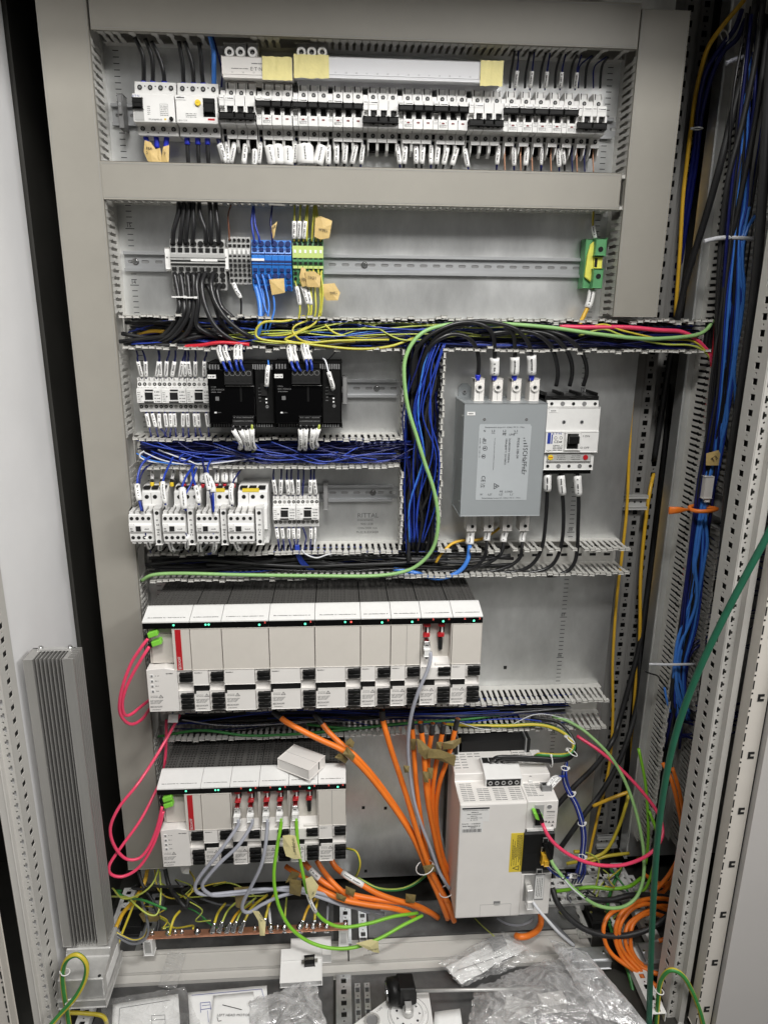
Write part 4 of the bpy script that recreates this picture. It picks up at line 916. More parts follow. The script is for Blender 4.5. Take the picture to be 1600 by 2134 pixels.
# ================================================================== drives
LEDT = {}
def vent_mesh(w):
    mb = MB(); d0, d1 = .006, .152
    nx = max(3, int(w / .0066)); nd = 17
    for i in range(nx + 1):
        x = .002 + (w - .004) * i / nx; mb.box(x - .0009, x + .0009, d0, d1, -.003, 0)
    for j in range(nd + 1):
        d = d0 + (d1 - d0) * j / nd; mb.box(.001, w - .001, d - .0013, d + .0013, -.0026, .0003)
    for q in (.28, .68): mb.box(w * q, w * q + .005, d0, d1, -.002, .0006)
    return mb.mesh('vent_grille', 'ventbar')
def drive(x0, w, z0, lab, grp, kind, leds, name='SERVO', ports=None):
    """kind: 'supply' (with red band) or 'axis'"""
    t = thing('drive_module', lab, 'drive', (x0, 0, z0), grp); D = .200
    mb = MB(); mb.box(.0004, w - .0004, .006, .172, -.189, -.004); mb.build('chassis', 'black', t)
    link('vent_grille', vent_mesh(w), t, (0, 0, .0015))
    mb = MB(); mb.prism([(.150, -.003), (.200, -.003), (.200, .0004), (.1555, .0115), (.150, .0115)], 'x', .0003, w - .0006, 0, .0004); mb.build('top_cap', 'white', t)
    mb = MB()
    nrm = Vector((0, .0111, .0445)).normalized(); M = Matrix.Rotation(math.atan2(.0111, .0445), 3, 'X')
    y = .180; z = .0004 + (.200 - y) / .0445 * .0111
    s = Matrix.Rotation(0.2445, 3, 'X')
    mb.text('XXXXXX  XX XXXXXXXX', w * .10, y + .004, z - .0005, .0016, ax=s, wfit=w * .75) if 0 else mb.scrib(w * .1, w * .9, .1905, .0030, .0018, 0)
    mb.build('lettering', 'inkgrey', t)
    mb = MB(); mb.box(.0003, w - .0006, .150, .1985, -.0150, -.0032, .0003); mb.build('status_bar', 'gloss', t)
    for (u, col, ch) in leds:
        if ch == 'o':
            mb = MB(); mb.cyl((u * w, .1986, -.0105), 'd', .0022, .0004, 10); mb.build('status_light', 'led', t)
        elif ch == '9':
            mb = MB(); mb.cyl((u * w, .1986, -.0082), 'd', .0020, .0004, 10); mb.build('status_light', 'led' if col == 'led' else 'ledred', t)
        else:
            mb = MB(); mb.text(ch, u * w - .0017, .1988, -.0078, .0042, wfit=.0032); mb.build('status_digit', 'ledred' if col else 'midgrey', t)
    C = []
    wl = w * (.66 if kind != 'supply' else .655)
    if w < .07: wl = w * .49
    if kind == 'supply':
        mb = MB(); mb.box(w * .62, w - .0008, .165, D, -.101, -.0162, .0008); mb.box(.004, w * .62, .15, .178, -.096, -.0162); mb.box(.010, w * .60, .178, .181, -.094, -.034, .0006); mb.build('upper_cover', 'warmgrey', t)
        mb = MB(); mb.box(w * .675, w * .80, D, D + .0005, -.1005, -.0165); mb.text('BECKHOFF', w * .765, D + .0009, -.0985, .0052, ang=math.pi / 2, wfit=.026, mi=1); mb.build('red_band', ['red', 'inkwhite'], t)
        mb = MB(); mb.prism([(.0, -.189), (wl, -.189), (wl, -.1005), (wl * .6, -.0960), (.0, -.0990)], 'd', .15, D, 0, .0008); mb.build('lower_cover', 'white2', t)
        for k in range(4):
            mb = MB(); zz = -.1085 - .0108 * k; mb.box(.006, .0125, D, D + .0006, zz - .0062, zz); mb.box(.008, .0115, D + .0006, D + .001, zz - .0055, zz - .0015, 0, 1); mb.build('key_field', ['label', 'midgrey'], t)
        mb = MB(); mb.scrib(w * .42, w * .6, D + .0003, -.1085, .0022, 0); 
        for k in range(4): mb.scrib(.0150, .0235 - .002 * (k > 0), D + .0003, -.1125 - .0108 * k, .0018, 1)
    elif ports is None:
        mb = MB(); mb.box(.0004, w - .0010, .165, D, -.101, -.0162, .0008); mb.build('upper_cover', 'warmgrey', t)
        if w < .07 and len(leds) == 3 and leds[0][2] == 'A' and leds[0][0] < .71:
            pass
        mb = MB(); mb.box(.0004, wl, .15, D, -.1335, -.1022, .0007); mb.box(.0004, wl, .15, D, -.189, -.1475, .0007); mb.build('lower_cover', 'white2', t)
        mb = MB()
    else:
        mb = MB(); mb.box(.0004, w - .0010, .15, .176, -.096, -.0162, .0004); mb.box(.0004, .0016, .176, D, -.1, -.0162); mb.box(w - .0024, w - .0008, .176, D, -.1, -.0162); mb.build('upper_cover', 'warmgrey', t)
        mb = MB(); mb.prism([(.16, -.1335), (D, -.1335), (D, -.1075), (.178, -.0955), (.16, -.0955)], 'x', .0004, w - .001, 0, .0005); mb.box(.0004, wl, .15, D, -.189, -.1475, .0007); mb.build('lower_cover', 'white2', t)
        for k in range(2):
            cx = w * (.20 + .46 * k)
            mb = MB()
            mb.prism([(cx - .006, -.0195), (cx + .0075, -.0195), (cx + .0075, -.0255), (cx - .0005, -.0265), (cx - .0055, -.0245)], 'd', .176, .190, 0, .0004); mb.prism([(cx - .006, -.0475), (cx + .0065, -.0475), (cx + .0070, -.0410), (cx + .001, -.0400), (cx - .004, -.0435)], 'd', .176, .190, 0, .0004)
            hk = mb.build('port_latch', 'red', t)
            mb = MB(); mb.box(cx - .0005, cx + .0075, .176, .183, -.0415, -.0250); mb.box(cx + .0015, cx + .0045, .183, .1855, -.040, -.027, 0, 1); mb.build('port', ['dark', 'label'], t)
            if ports[k]:
                mb = MB(); mb.prism([(cx - .0055, -.052), (cx + .0055, -.052), (cx + .0068, -.062), (cx + .0068, -.076), (cx + .004, -.090), (cx - .003, -.090), (cx - .0055, -.076), (cx - .0065, -.062)], 'd', .177, .200, 0, .001); hd = mb.build('connector_hood', 'chrome', t)
                mb = MB(); mb.box(cx - .0056, cx + .0064, .200, .2090, -.079, -.066, .0012); mb.build('clamp_block', 'white', hd)
                mb = MB(); mb.box(cx - .004, cx + .004, .2001, .2006, -.063, -.055); mb.scrib(cx - .003, cx + .003, .2008, -.061, .003, 1); mb.build('tag', ['cast', 'ink'], hd)
            else:
                mb = MB(); mb.prism([(cx - .003, -.053), (cx + .0045, -.053), (cx + .0045, -.077), (cx - .003, -.077)], 'd', .176, .186, 0, .0008); mb.build('empty_socket', 'dark', t)
                for zz in (-.0505, -.0795):
                    mb = MB(); mb.ring((cx + .0008, .176, zz), 'd', .0012, .0026, .005, 8); mb.build('hex_bolt', 'chrome', t)
        mb = MB()
    mb.scrib(.003, .0175, D + .0003, -.1082, .0020, 0) if kind != 'supply' else None
    mb.text('CAUTION!', .004, D + .0004, -.1555, .0019, wfit=min(.014, w * .22), mi=1); mb.text('BECKHOFF', .0025, D + .0004, -.1795, .0036, wfit=.0225, mi=0)
    mb.scrib(.003, .021, D + .0003, -.1848, .0017, 1)
    mb.scrib(.004, .019, D + .0003, -.1580, .0012, 1)
    for i in range(4): mb.scrib(.003, .027 - .002 * i, D + .0003, -.1645 - .0023 * i, .0013, 1, i)
    a, b, c = (.0195, -.1585), (.0275, -.1585), (.0235, -.1525)
    for p, q in ((a, b), (b, c), (c, a)):
        u = Vector((q[0] - p[0], 0, q[1] - p[1])); L = u.length; u.normalize(); mb.obox(((p[0] + q[0]) / 2, D + .0002, (p[1] + q[1]) / 2), u, (0, 1, 0), (u.z, 0, -u.x), L / 2, .0002, .00028, 0)
    mb.box(.0232, .0238, D, D + .0003, -.1572, -.1548); mb.build('lettering', ['ink', 'inkgrey'], t)
    if kind != 'supply':
        mb = MB(); mb.box(.0006, wl, .15, .1978, -.1472, -.1338); mb.box(.0006, .0040, .1978, .2008, -.1515, -.1338); mb.build('recess_strip', 'black', t)
    # right hand connector column with black latches
    mb = MB(); mb.box(wl + .0006, w - .0012, .15, .197, -.1295, -.1022, .0006); mb.box(wl + .0006, w - .0030, .15, .192, -.1465, -.1300, .0004); mb.box(wl + .0006, w - .0012, .15, .197, -.189, -.1470, .0006); mb.box(w - .0026, w - .0008, .15, .195, -.147, -.128); mb.build('connector_cover', 'white2', t)
    lw = min(.0245, (w - wl) * .82)
    for zz in (-.1112, -.1212, -.1555, -.1680, -.1805):
        mb = MB(); mb.prism([(w - .0015, zz + .0044), (w - lw * .55, zz + .0044), (w - lw * .62, zz + .0036), (w - lw, zz + .0040), (w - lw - .001, zz + .0026), (w - lw - .001, zz - .0016), (w - lw + .001, zz - .0034), (w - .0015, zz - .0036)], 'd', .190, .2035, 0, .0005)
        mb.box(w - lw * .9, w - lw * .35, .2035, .2046, zz + .0012, zz + .0028); mb.build('latch', 'black', t)
    # connectors below
    if kind != 'supply':
        mb = MB()
        for k in range(5): mb.box(w * .60 + k * w * .07, w * .60 + k * w * .07 + w * .05, .13, .165, -.200 - .002 * (k % 2), -.189, .0006)
        mb.build('plug', 'clear', t)
    return t
S1 = (.88, 1, 'S')
row1 = [296, 395, 461.4, 560, 656, 751.7, 815, 877.5, 943, 1006]
Z1 = -.7025
names1 = ['supply unit with red band at the left end of the upper drive row', 'narrow drive module right of the supply unit in the upper row', 'first wide drive module with orange cable in the upper row', 'second wide drive module of the upper row, red digit on its bar', 'third wide drive module of the upper row, two small lights on its bar', 'narrow drive module right of the wide ones in the upper row', 'narrow drive module with split blank cover left of the red ports, upper row', 'drive module with open red ports and grey cable in the upper row', 'rightmost narrow drive module of the upper row with blank cover']
l1 = [[(.66, 'led', '9')], [(.50, 'led', '9'), (.60, 'led', '9')], [(.80, 'led', 'o'), (.92, 1, 'S')], [(.79, 'led', 'o'), (.91, 1, 'S')], [(.66, 'led', '9'), (.79, 0, '9')], [(.70, 'led', 'o'), (.90, 1, 'S')], [(.70, 'led', 'o'), (.90, 1, 'S')], [(.38, 1, 'S'), (.70, 'led', 'o'), (.88, 1, 'S')], [(.40, 1, 'S'), (.70, 'led', 'o'), (.89, 1, 'S')]]
for i in range(9):
    xa = at(row1[i], 1300, .2)[0]; xb = at(row1[i + 1], 1300, .2)[0]
    drive(xa, xb - xa, Z1, names1[i], 'drive modules of the upper row', 'supply' if i == 0 else 'axis', l1[i], ports=(1, 0) if i == 7 else None)
row2 = [326, 417.7, 479, 539.5, 601.5, 662.7, 721.5]; Z2 = -1.065
names2 = ['supply unit with red band at the left end of the lower drive row', 'narrow blank drive module beside the lower supply unit', 'drive module with two grey cables plugged in the lower row', 'drive module with one grey and one bright green cable in the lower row', 'drive module with a single bright green cable and an empty port', 'rightmost drive module of the lower row with split blank cover']
l2 = [[(.66, 'led', '9')], [(.50, 'led', '9'), (.60, 'led', '9')], [(.38, 1, 'S'), (.70, 'led', 'o'), (.88, 1, 'S')], [(.38, 1, 'S'), (.70, 'led', 'o'), (.88, 1, 'S')], [(.38, 1, 'S'), (.70, 'led', 'o'), (.88, 1, 'S')], [(.38, 1, 'S'), (.70, 'led', 'o'), (.88, 1, 'S')]]
pt2 = [None, None, (1, 1), (1, 1), (1, 0), None]
for i in range(6):
    xa = at(row2[i], 1640, .2)[0]; xb = at(row2[i + 1], 1636, .2)[0]
    drive(xa, xb - xa, Z2, names2[i], 'drive modules of the lower row', 'supply' if i == 0 else 'axis', l2[i], ports=pt2[i])
# split line on the two split covers
for (row, z, pxm) in ((1, Z1, 847), (2, Z2, 692)):
    x = at(pxm, 1350 if row == 1 else 1690, .2)[0]
    par = [o for o in bpy.data.objects if o.get('label', '') in ('narrow drive module with split blank cover left of the red ports, upper row' if row == 1 else 'rightmost drive module of the lower row with split blank cover',)][0]
    mb = MB(); mb.box(x - .0003 - par.location.x, x + .0003 - par.location.x, .2, .2003, -.1005, -.0165); mb.build('cover_seam', 'midgrey', par)
# green plugs on the supply units (belong to the pink cables, placed there)
# loose grey covers
def cover_box(name, lab, c, a, tilt, L, W, H, m='white2', groove=True):
    t = thing(name, lab, 'cover', c, None, (tilt[0], tilt[1], a))
    mb = MB(); mb.box(-L / 2, L / 2, -W / 2, W / 2, 0, H, .0012); mb.build('shell', m, t)
    if groove:
        mb = MB(); mb.box(-L / 2 + .001, L / 2 - .001, -.0003, .0003, H, H + .0003); mb.box(L / 2 - .0002, L / 2 + .0004, -.008, -.005, 0.004, H - .002, 0, 1); mb.build('groove', ['grey', 'hole'], t)
    return t
p = at(627, 1600, .135)
cover_box('loose_cover', 'pale plastic cover lying askew on top of the lower drive row', (.299, .160, Z2 + .0122), math.radians(-33.5), (0.0, 0.0), .078, .056, .023)
# ================================================================== big drive
gx0, gx1, gz0, gz1, GD = .6165, .8165, -1.372, -1.088, .25
t = thing('line_drive', 'big grey drive unit with vented top, warning sticker and dark control panel, lower right', 'drive', (0, 0, 0))
mb = MB(); mb.box(gx0 + .028, gx1 - .02, .002, .10, gz0 + .01, -1.045); mb.box(gx0 + .01, gx0 + .018, .002, .11, gz0, -1.038); mb.box(gx1 - .032, gx1 - .024, .002, .11, gz0, -1.038); mb.build('heat_sink', 'dark', t)
mb = MB()
for x in (gx0 + .0185, gx1 - .0325): mb.box(x - .0012, x + .0012, .04, .1105, gz0, -1.037)
mb.build('rail_edge', 'zinc', t)
cxs = gx0 + .1365
mb = MB(); mb.prism([(.10, gz0), (GD - .002, gz0), (GD, gz0 + .003), (GD, gz1 - .002), (GD - .003, gz1), (.178, gz1), (.176, gz1 + .017), (.10, gz1 + .017)], 'x', gx0, cxs - .0004, 0, .0015)
mb.prism([(.10, gz0), (GD - .003, gz0), (GD - .003, gz1 - .180), (GD - .022, gz1 - .180), (GD - .022, gz1 - .067), (GD - .001, gz1 - .067), (GD - .001, gz1), (.188, gz1), (.185, gz1 + .017), (.10, gz1 + .017)], 'x', cxs, gx1, 0, .0010)
mb.build('housing', 'white2', t)
mb = MB()
for c in range(4):
    for j in range(10):
        for s in range(2):
            if c == 0 or j > 2 or c == 4: mb.box(gx0 + .008 + c * .0330 + s * .0128, gx0 + .008 + c * .0330 + s * .0128 + .0115, .1865 + j * .0058, .1865 + j * .0058 + .0018, gz1, gz1 + .0004)
for j in range(8):
    for s in range(3):
        if s < 2 or j < 3 or j == 7: mb.box(cxs + .005 + s * .0115, cxs + .005 + s * .0115 + .010, .194 + j * .0052, .194 + j * .0052 + .0016, gz1, gz1 + .0004)
for j in range(6):
    for s in range(4):
        if s in (0, 1) or j < 2: mb.box(gx0 + .005 + s * .016, gx0 + .005 + s * .016 + .012, .108 + j * .0095, .108 + j * .0095 + .002, gz1 + .017, gz1 + .0174)
for j in range(6):
    for s in range(3): mb.box(cxs + .002 + s * .0145, cxs + .002 + s * .0145 + .012, .108 + j * .007, .108 + j * .007 + .002, gz1 + .017, gz1 + .0174)
v = mb.build('vent_slots', 'midgrey', t); v['kind'] = 'stuff'
mb = MB(); mb.prism([(.120, gz1 + .010), (.140, gz1 + .030), (.165, gz1 + .029), (.198, gz1 + .019), (.198, gz1 - .002), (.120, gz1 - .002)], 'x', gx0 + .060, gx0 + .138, 0, .001); tb = mb.build('terminal_cover', 'white', t)
mb = MB(); mb.box(gx0 + .0635, gx0 + .1345, .1982, .1990, gz1 + .0012, gz1 + .0165); mb.build('screw_panel', 'dark', tb)
for k in range(5):
    x = gx0 + .071 + k * .0138
    mb = MB(); mb.ring((x, .199, gz1 + .0088), 'd', .0030, .0046, .0012, 12); mb.build('screw_ring', 'grey', tb)
mb = MB()
for k in range(5): mb.box(gx0 + .0625 + k * .0145, gx0 + .0755 + k * .0145, .143, .160, gz1 + .0285, gz1 + .0308, 0, 0 if k < 3 else 1)
mb.build('terminal_openings', ['dark', 'grey'], tb)
mb = MB()
for (x, d, z) in ((cxs + .022, .1853, gz1 + .009), (cxs + .0465, .1853, gz1 + .006)): mb.cyl((x, d, z), 'd', .0045, .0006, 12)
mb.build('knockout', 'dark', t)
mb = MB(); mb.box(cxs + .0180, cxs + .0260, .1858, .191, gz1, gz1 + .004, .0004); mb.build('clip', 'white', t)
mb = MB(); mb.box(cxs + .038, cxs + .058, .205, .219, gz1, gz1 + .011, .001); mb.box(cxs + .040, cxs + .056, .208, .214, gz1 + .011, gz1 + .0116, 0, 1); mb.build('signal_plug', ['midgrey', 'hole'], t)
# front details
mb = MB(); mb.box(gx0 + .0040, gx0 + .0600, GD, GD + .0004, gz1 - .0420, gz1 - .0075); mb.box(gx0 + .0040, gx0 + .0480, GD, GD + .0004, gz1 - .0680, gz1 - .0430); mb.build('rating_sticker', 'white', t)
mb = MB(); mb.box(gx0 + .0045, gx0 + .0595, GD + .0004, GD + .0006, gz1 - .0120, gz1 - .0082); mb.text('1140028.007', gx0 + .024, GD + .0008, gz1 - .0475, .0030, wfit=.019, mi=0); mb.text('Serial Nr:', gx0 + .0050, GD + .0008, gz1 - .0475, .0030, wfit=.014, mi=0)
mb.scrib(gx0 + .0055, gx0 + .058, GD + .0006, gz1 - .0150, .0014, 0)
for i in range(5): mb.scrib(gx0 + .022 - .007 * (i % 2), gx0 + .037 + .008 * (i % 2), GD + .0006, gz1 - .0200 - .0045 * i, .0018, 0, i)
mb.scrib(gx0 + .0065, gx0 + .042, GD + .0006, gz1 - .0530, .0022, 0); mb.scrib(gx0 + .020, gx0 + .034, GD + .0006, gz1 - .0568, .0020, 0)
rr = random.Random(4); x = gx0 + .0065
while x < gx0 + .045:
    wd = rr.choice((.0004, .0008, .0012)); mb.box(x, x + wd, GD + .0004, GD + .0006, gz1 - .0665, gz1 - .0590); x += wd + rr.choice((.0005, .0009))
mb.build('lettering', 'ink', t)
mb = MB(); mb.box(gx0 + .1075, gx0 + .1335, GD, GD + .0005, gz1 - .1690, gz1 - .0730); mb.build('warning_sticker', 'warn', t)
mb = MB()
for i in range(9):
    xx = gx0 + .1115 + i * .0023; L = (.075, .06, .07, .055, .072, .05, .066, .06, .07)[i]; zz = gz1 - .0780
    z = zz - (.085 - L if i < 4 else 0)
    while z > zz - L:
        s = rr.uniform(.002, .006); mb.box(xx, xx + .0011, GD + .0005, GD + .0007, z - s, z); z -= s + .0009
p0 = (gx0 + .1205, gz1 - .1590)
for a, b in (((-.007, -.0055), (-.007, .0055)), ((-.007, .0055), (.0055, 0)), ((.0055, 0), (-.007, -.0055))):
    a, b = ((a[1], -a[0] - .001), (b[1], -b[0] - .001)) if 0 else (a, b)
    u = Vector((b[0] - a[0], 0, b[1] - a[1])); L = u.length; u.normalize(); mb.obox((p0[0] - (a[0] + b[0]) / 2 * 1.0, GD + .0007, p0[1] + (a[1] + b[1]) / 2), (-u.x, 0, u.z), (0, 1, 0), (u.z, 0, u.x), L / 2, .0002, .0005)
mb.build('lettering', 'ink', t)
mb = MB(); mb.box(gx0 + .052, gx0 + .0523, GD, GD + .0003, gz0 + .002, gz0 + .034); mb.box(gx0 + .117, gx0 + .1173, GD, GD + .0003, gz0 + .002, gz0 + .034); mb.box(gx0 + .052, gx0 + .1173, GD, GD + .0003, gz0 + .0340, gz0 + .0343)
mb.box(gx0 + .080, gx0 + .094, GD, GD + .0004, gz0 + .0350, gz0 + .0420, 0, 1); mb.box(gx0 + .0815, gx0 + .0925, GD + .0004, GD + .0008, gz0 + .0320, gz0 + .0365, 0, 2); mb.build('access_flap', ['midgrey', 'midgrey', 'cast'], t)
# control column
mb = MB(); mb.prism([(GD - .022, gz1 - .1790), (GD - .004, gz1 - .1770), (GD + .004, gz1 - .165), (GD + .006, gz1 - .120), (GD + .004, gz1 - .076), (GD - .003, gz1 - .0685), (GD - .022, gz1 - .0685)], 'x', cxs - .003, gx1 - .003, 0, .001); dp = mb.build('control_panel', 'black', t)
mb = MB(); mb.box(cxs + .003, gx1 - .006, GD - .003, GD + .0015, gz1 - .0685, gz1 - .0645, .0005); mb.build('panel_edge', 'white', dp)
mb = MB()
for (a, b, c, e) in ((.036, .047, .083, .095), (.034, .046, .105, .117), (.028, .040, .160, .170)):
    mb.box(cxs + a, cxs + b, GD + .0040, GD + .0066, gz1 - e, gz1 - c, 0, 0); mb.box(cxs + a + .0012, cxs + b - .0012, GD + .0066, GD + .0070, gz1 - e + .0012, gz1 - c - .0012, 0, 1)
mb.build('socket', ['cast', 'hole'], dp)
mb = MB(); mb.box(cxs + .0155, cxs + .034, GD - .001, GD + .0005, gz1 - .061, gz1 - .008, .0004); mb.box(cxs + .018, cxs + .0325, GD + .0005, GD + .0009, gz1 - .056, gz1 - .030, 0, 1); mb.build('port_frame', ['grey', 'hole'], t)
mb = MB(); mb.cyl((cxs + .0455, GD - .001, gz1 - .0135), 'd', .0050, .0006, 16); mb.ring((cxs + .0455, GD - .001, gz1 - .0135), 'd', .0050, .0060, .0008, 16, 1); mb.build('round_emblem', ['midgrey', 'white'], t)
mb = MB(); mb.box(cxs + .041, cxs + .058, GD - .001, GD - .0006, gz1 - .0255, gz1 - .0240)
for i in range(3): mb.scrib(cxs + .041, cxs + .058, GD - .0006, gz1 - .0285 - .006 * i, .0013)
for (a, b) in ((.0475, .0490), (.0555, .0490), (.0545, .0575)):
    mb.poly([(cxs + a - .003, GD - .0006, gz1 - b - .003), (cxs + a + .003, GD - .0006, gz1 - b - .003), (cxs + a, GD - .0006, gz1 - b + .0022)])
mb.box(cxs + .039, cxs + .043, GD - .001, GD - .0006, gz1 - .051, gz1 - .047)
mb.build('lettering', 'inkgrey', t)
mb = MB(); mb.box(cxs + .006, cxs + .049, GD - .003, GD - .0022, gz1 - .2460, gz1 - .1810, .0003); mb.box(cxs + .0065, cxs + .027, GD - .0022, GD - .0019, gz1 - .245, gz1 - .182, 0, 1); mb.box(cxs + .030, cxs + .0485, GD - .0022, GD - .0018, gz1 - .2425, gz1 - .1825, 0, 2); mb.build('connector_plate', ['midgrey', 'alu', 'white'], t)
mb = MB()
for i in range(4):
    z = gz1 - .19 
    while z > gz1 - .235:
        s = rr.uniform(.002, .006); mb.box(cxs + .033 + i * .0035, cxs + .0342 + i * .0035, GD - .0018, GD - .0016, z - s, z); z -= s + .001
mb.build('lettering', 'inkgrey', t)
mb = MB(); mb.prism([(cxs + .009, gz1 - .206), (cxs + .022, gz1 - .204), (cxs + .0235, gz1 - .232), (cxs + .0105, gz1 - .234)], 'd', GD - .002, GD + .014, 0, .0012); hd = mb.build('connector_hood', 'cast', t)
mb = MB(); mb.box(cxs + .0110, cxs + .0245, GD, GD + .0165, gz1 - .2505, gz1 - .2325, .001); mb.build('clamp_block', 'white', hd)
# ================================================================== brake resistor (aluminium heat sink) at lower left
t = thing('heat_sink', 'tall finned aluminium heat sink standing at lower left on a cast box', 'heat sink', (0, 0, 0)); HX0, HX1, HB, HT = -.163, -.0785, -1.345, -.724
mb = MB(); mb.box(HX0, HX1 - .011, .2545, .2575, HB, HT, 0, 1); mb.box(HX0, HX0 + .0165, .2575, .300, HB + .003, HT, .0006); mb.box(HX1 - .0185, HX1 - .011, .2575, .2970, HB + .003, HT); mb.box(HX1 - .0185, HX1, .2972, .300, HB + .003, HT, .0006)
mb.build('core', ['alu', 'dark'], t)  # dark base face puts the shade between the fins into colour
mb = MB()
for k in range(7):
    x = HX0 + .0205 + k * .0068; mb.box(x - .0007, x + .0007, .268, .2985, HB, HT)
fin = mb
mb = None
fin.bm.free()
fm = MB(); fm.box(-.0006, .0006, .2575, .2985, HB, HT); fme = fm.mesh('fin', 'alu')
for k in range(7): link('fin', fme, t, (HX0 + .0212 + k * .0068, 0, 0))
fm = MB(); fm.box(HX1 - .0112, HX1, -.0009, .0009, HB + .002, HT); fme = fm.mesh('side_fin', 'alu')
for k in range(5): link('side_fin', fme, t, (0, .2560 + k * .0080, 0))
mb = MB(); mb.box(HX0 + .012, HX1 - .014, .2565, .268, HT, HT + .0025, .0003); mb.build('top_bracket', 'cast', t)
for x in (HX0 + .016, HX1 - .018):
    mb = MB(); mb.cyl((x, .262, HT + .0025), 'z', .0046, .0035, 10); mb.cyl((x, .262, HT + .006), 'z', .003, .002, 6); mb.build('screw', 'chrome', t)
mb = MB()
mb.box(HX0 - .014, HX0 - .003, .258, .262, HT - .13, HT - .03); mb.box(HX0 - .012, HX0 - .003, .255, .258, HB + .02, HB + .10); mb.build('fixing_bracket', 'zinc', t)
mb = MB(); mb.prism([(.25, HB - .004), (.300, HB - .004), (.302, HB - .022), (.352, HB - .022), (.354, HB - .068), (.25, HB - .068)], 'x', HX0 + .004, HX1 + .004, 0, .002); mb.box(HX0 + .002, HX1 + .006, .25, .356, HB - .086, HB - .0685, .0018); mb.box(HX0 + .025, HX1 - .006, .262, .296, HB - .004, HB + .002); bxo = mb.build('junction_box', 'cast', t)
for x in (HX0 + .012, HX1 - .004):
    mb = MB(); mb.cyl((x, .346, HB - .0219), 'z', .0032, .0004, 10); mb.build('screw_hole', 'hole', bxo)
mb = MB(); mb.box(HX1 + .0042, HX1 + .0047, .262, .335, HB - .060, HB - .035)
mb.build('sticker', 'label', bxo)
# ================================================================== floor of the cabinet
def at_floor(px, py, z): return atz(px, py, z)
bar = thing('base_profile', 'grey steel base profile crossing the cabinet floor at the front', 'profile', (0, 0, 0))
mb = MB(); mb.box(-.175, .935, .166, .176, FL, -1.505, .0008); mb.box(-.175, .935, .1775, .216, FL, -1.508, .001); mb.box(-.175, .935, .218, .234, FL, -1.516, .0012); mb.build('profile', 'paint', bar)
mb = MB(); mb.box(-.17, .93, .1755, .178, -1.52, -1.5165); mb.box(-.17, .93, .2155, .2185, -1.525, -1.5225); mb.build('groove', 'dark', bar)
mb = MB(); mb.box(.392, .395, .1776, .2159, -1.5082, -1.5076); mb.build('joint', 'dark', bar)
def rail_x(x0, x1, d0, z, m, lab, w=.03, sl=True):
    mb = MB(); me = holed('fr%d' % int(w * 1000), .025, w, [sq(.0125, w / 2, .0055, .0055), circ(.003, w / 2, .002, 6)], .0015); x = x0
    M = Matrix.Rotation(math.pi / 2, 4, 'X')
    while x < x1: mb.add(me, (x, d0, z), M); x += .025
    mb.box(x0, x, d0 + .0005, d0 + .002, z - .02, z - .002); mb.box(x0, x, d0 + w - .002, d0 + w - .0005, z - .02, z - .002)
    return tag(mb.build('floor_rail', m), lab, 'rail')
def rail_d(x, d0, d1, z, m, lab, w=.03):
    mb = MB(); me = holed('fd%d' % int(w * 1000), w, .025, [sq(w / 2, .0155, .0055, .0055), circ(w / 2, .004, .002, 6)], .0015); d = d0
    M = Matrix.Rotation(math.pi / 2, 4, 'X')      # z -> -y (outwards)
    while d < d1: mb.add(me, (x, d, z), M); d += .025
    mb.box(x + .0005, x + .002, d0, d, z - .02, z - .002); mb.box(x + w - .002, x + w - .0005, d0, d, z - .02, z - .002)
    return tag(mb.build('floor_rail', m), lab, 'rail')
rail_d(1.000, -.02, .36, -1.50, 'white', 'pale punched floor rail running forward at lower right under the orange coil')
rail_d(1.066, -.02, .30, -1.498, 'white', 'pale punched floor rail close to the right front post')
rail_d(.915, -.01, .17, -1.505, 'cast', 'dull punched floor rail just right of the big drive')
rail_x(.86, 1.10, .020, -1.500, 'white', 'pale punched cross rail at the back of the right floor')
rail_x(.86, 1.10, .075, -1.494, 'cast', 'dull punched cross rail near the black cable on the right floor')
rail_d(.366, .242, .40, -1.515, 'zinc', 'galvanised punched rail in front of the base profile, centre', .032)
rail_d(.425, .262, .40, -1.518, 'zinc', 'galvanised narrow rail beside the black rotary handle', .012)
rail_d(.405, .262, .40, -1.518, 'zinc', 'galvanised narrow rail right of the punched centre rail', .012)
rail_d(-.150, .26, .40, -1.51, 'white', 'pale punched rail beneath the junction box at lower left', .026)
rail_d(-.150, -.02, .16, -1.51, 'white', 'pale punched floor rail behind the heat sink', .030)
rail_d(-.078, .0, .16, -1.512, 'zinc', 'zinc floor rail under the left end of the copper bar', .030)
rail_d(.375, .03, .16, -1.500, 'zinc', 'zinc floor rail under the right end of the copper bar', .026)
rail_d(.418, .10, .165, -1.49, 'zinc', 'short zinc floor rail right of the copper bar', .018)
def gland(px, py, z, lab, L=.05, W=.035, m='midgrey'):
    x, d, _ = atz(px, py, z); mb = MB(); mb.box(x - L / 2, x + L / 2, d - W / 2, d + W / 2, z - .02, z, .002); mb.box(x - L / 2 + .004, x + L / 2 - .004, d - W / 2 + .004, d + W / 2 - .004, z, z + .004, .001)
    t = mb.build('clamp_block', m); tag(t, lab, 'clamp')
    mb = MB()
    for s in (-1, 1): mb.cyl((x + s * L * .38, d, z + .004), 'z', .003, .003, 8)
    mb.build('screw', 'chrome', t)
gland(1245, 1905, -1.49, 'black clamp block on the floor right of the big drive', .045, .05, 'dark'); gland(1365, 1985, -1.49, 'grey clamp plate inside the orange coil', .07, .05, 'zinc'); gland(1335, 1850, -1.49, 'pale clamp block at the foot of the neighbouring duct', .05, .03, 'cast')
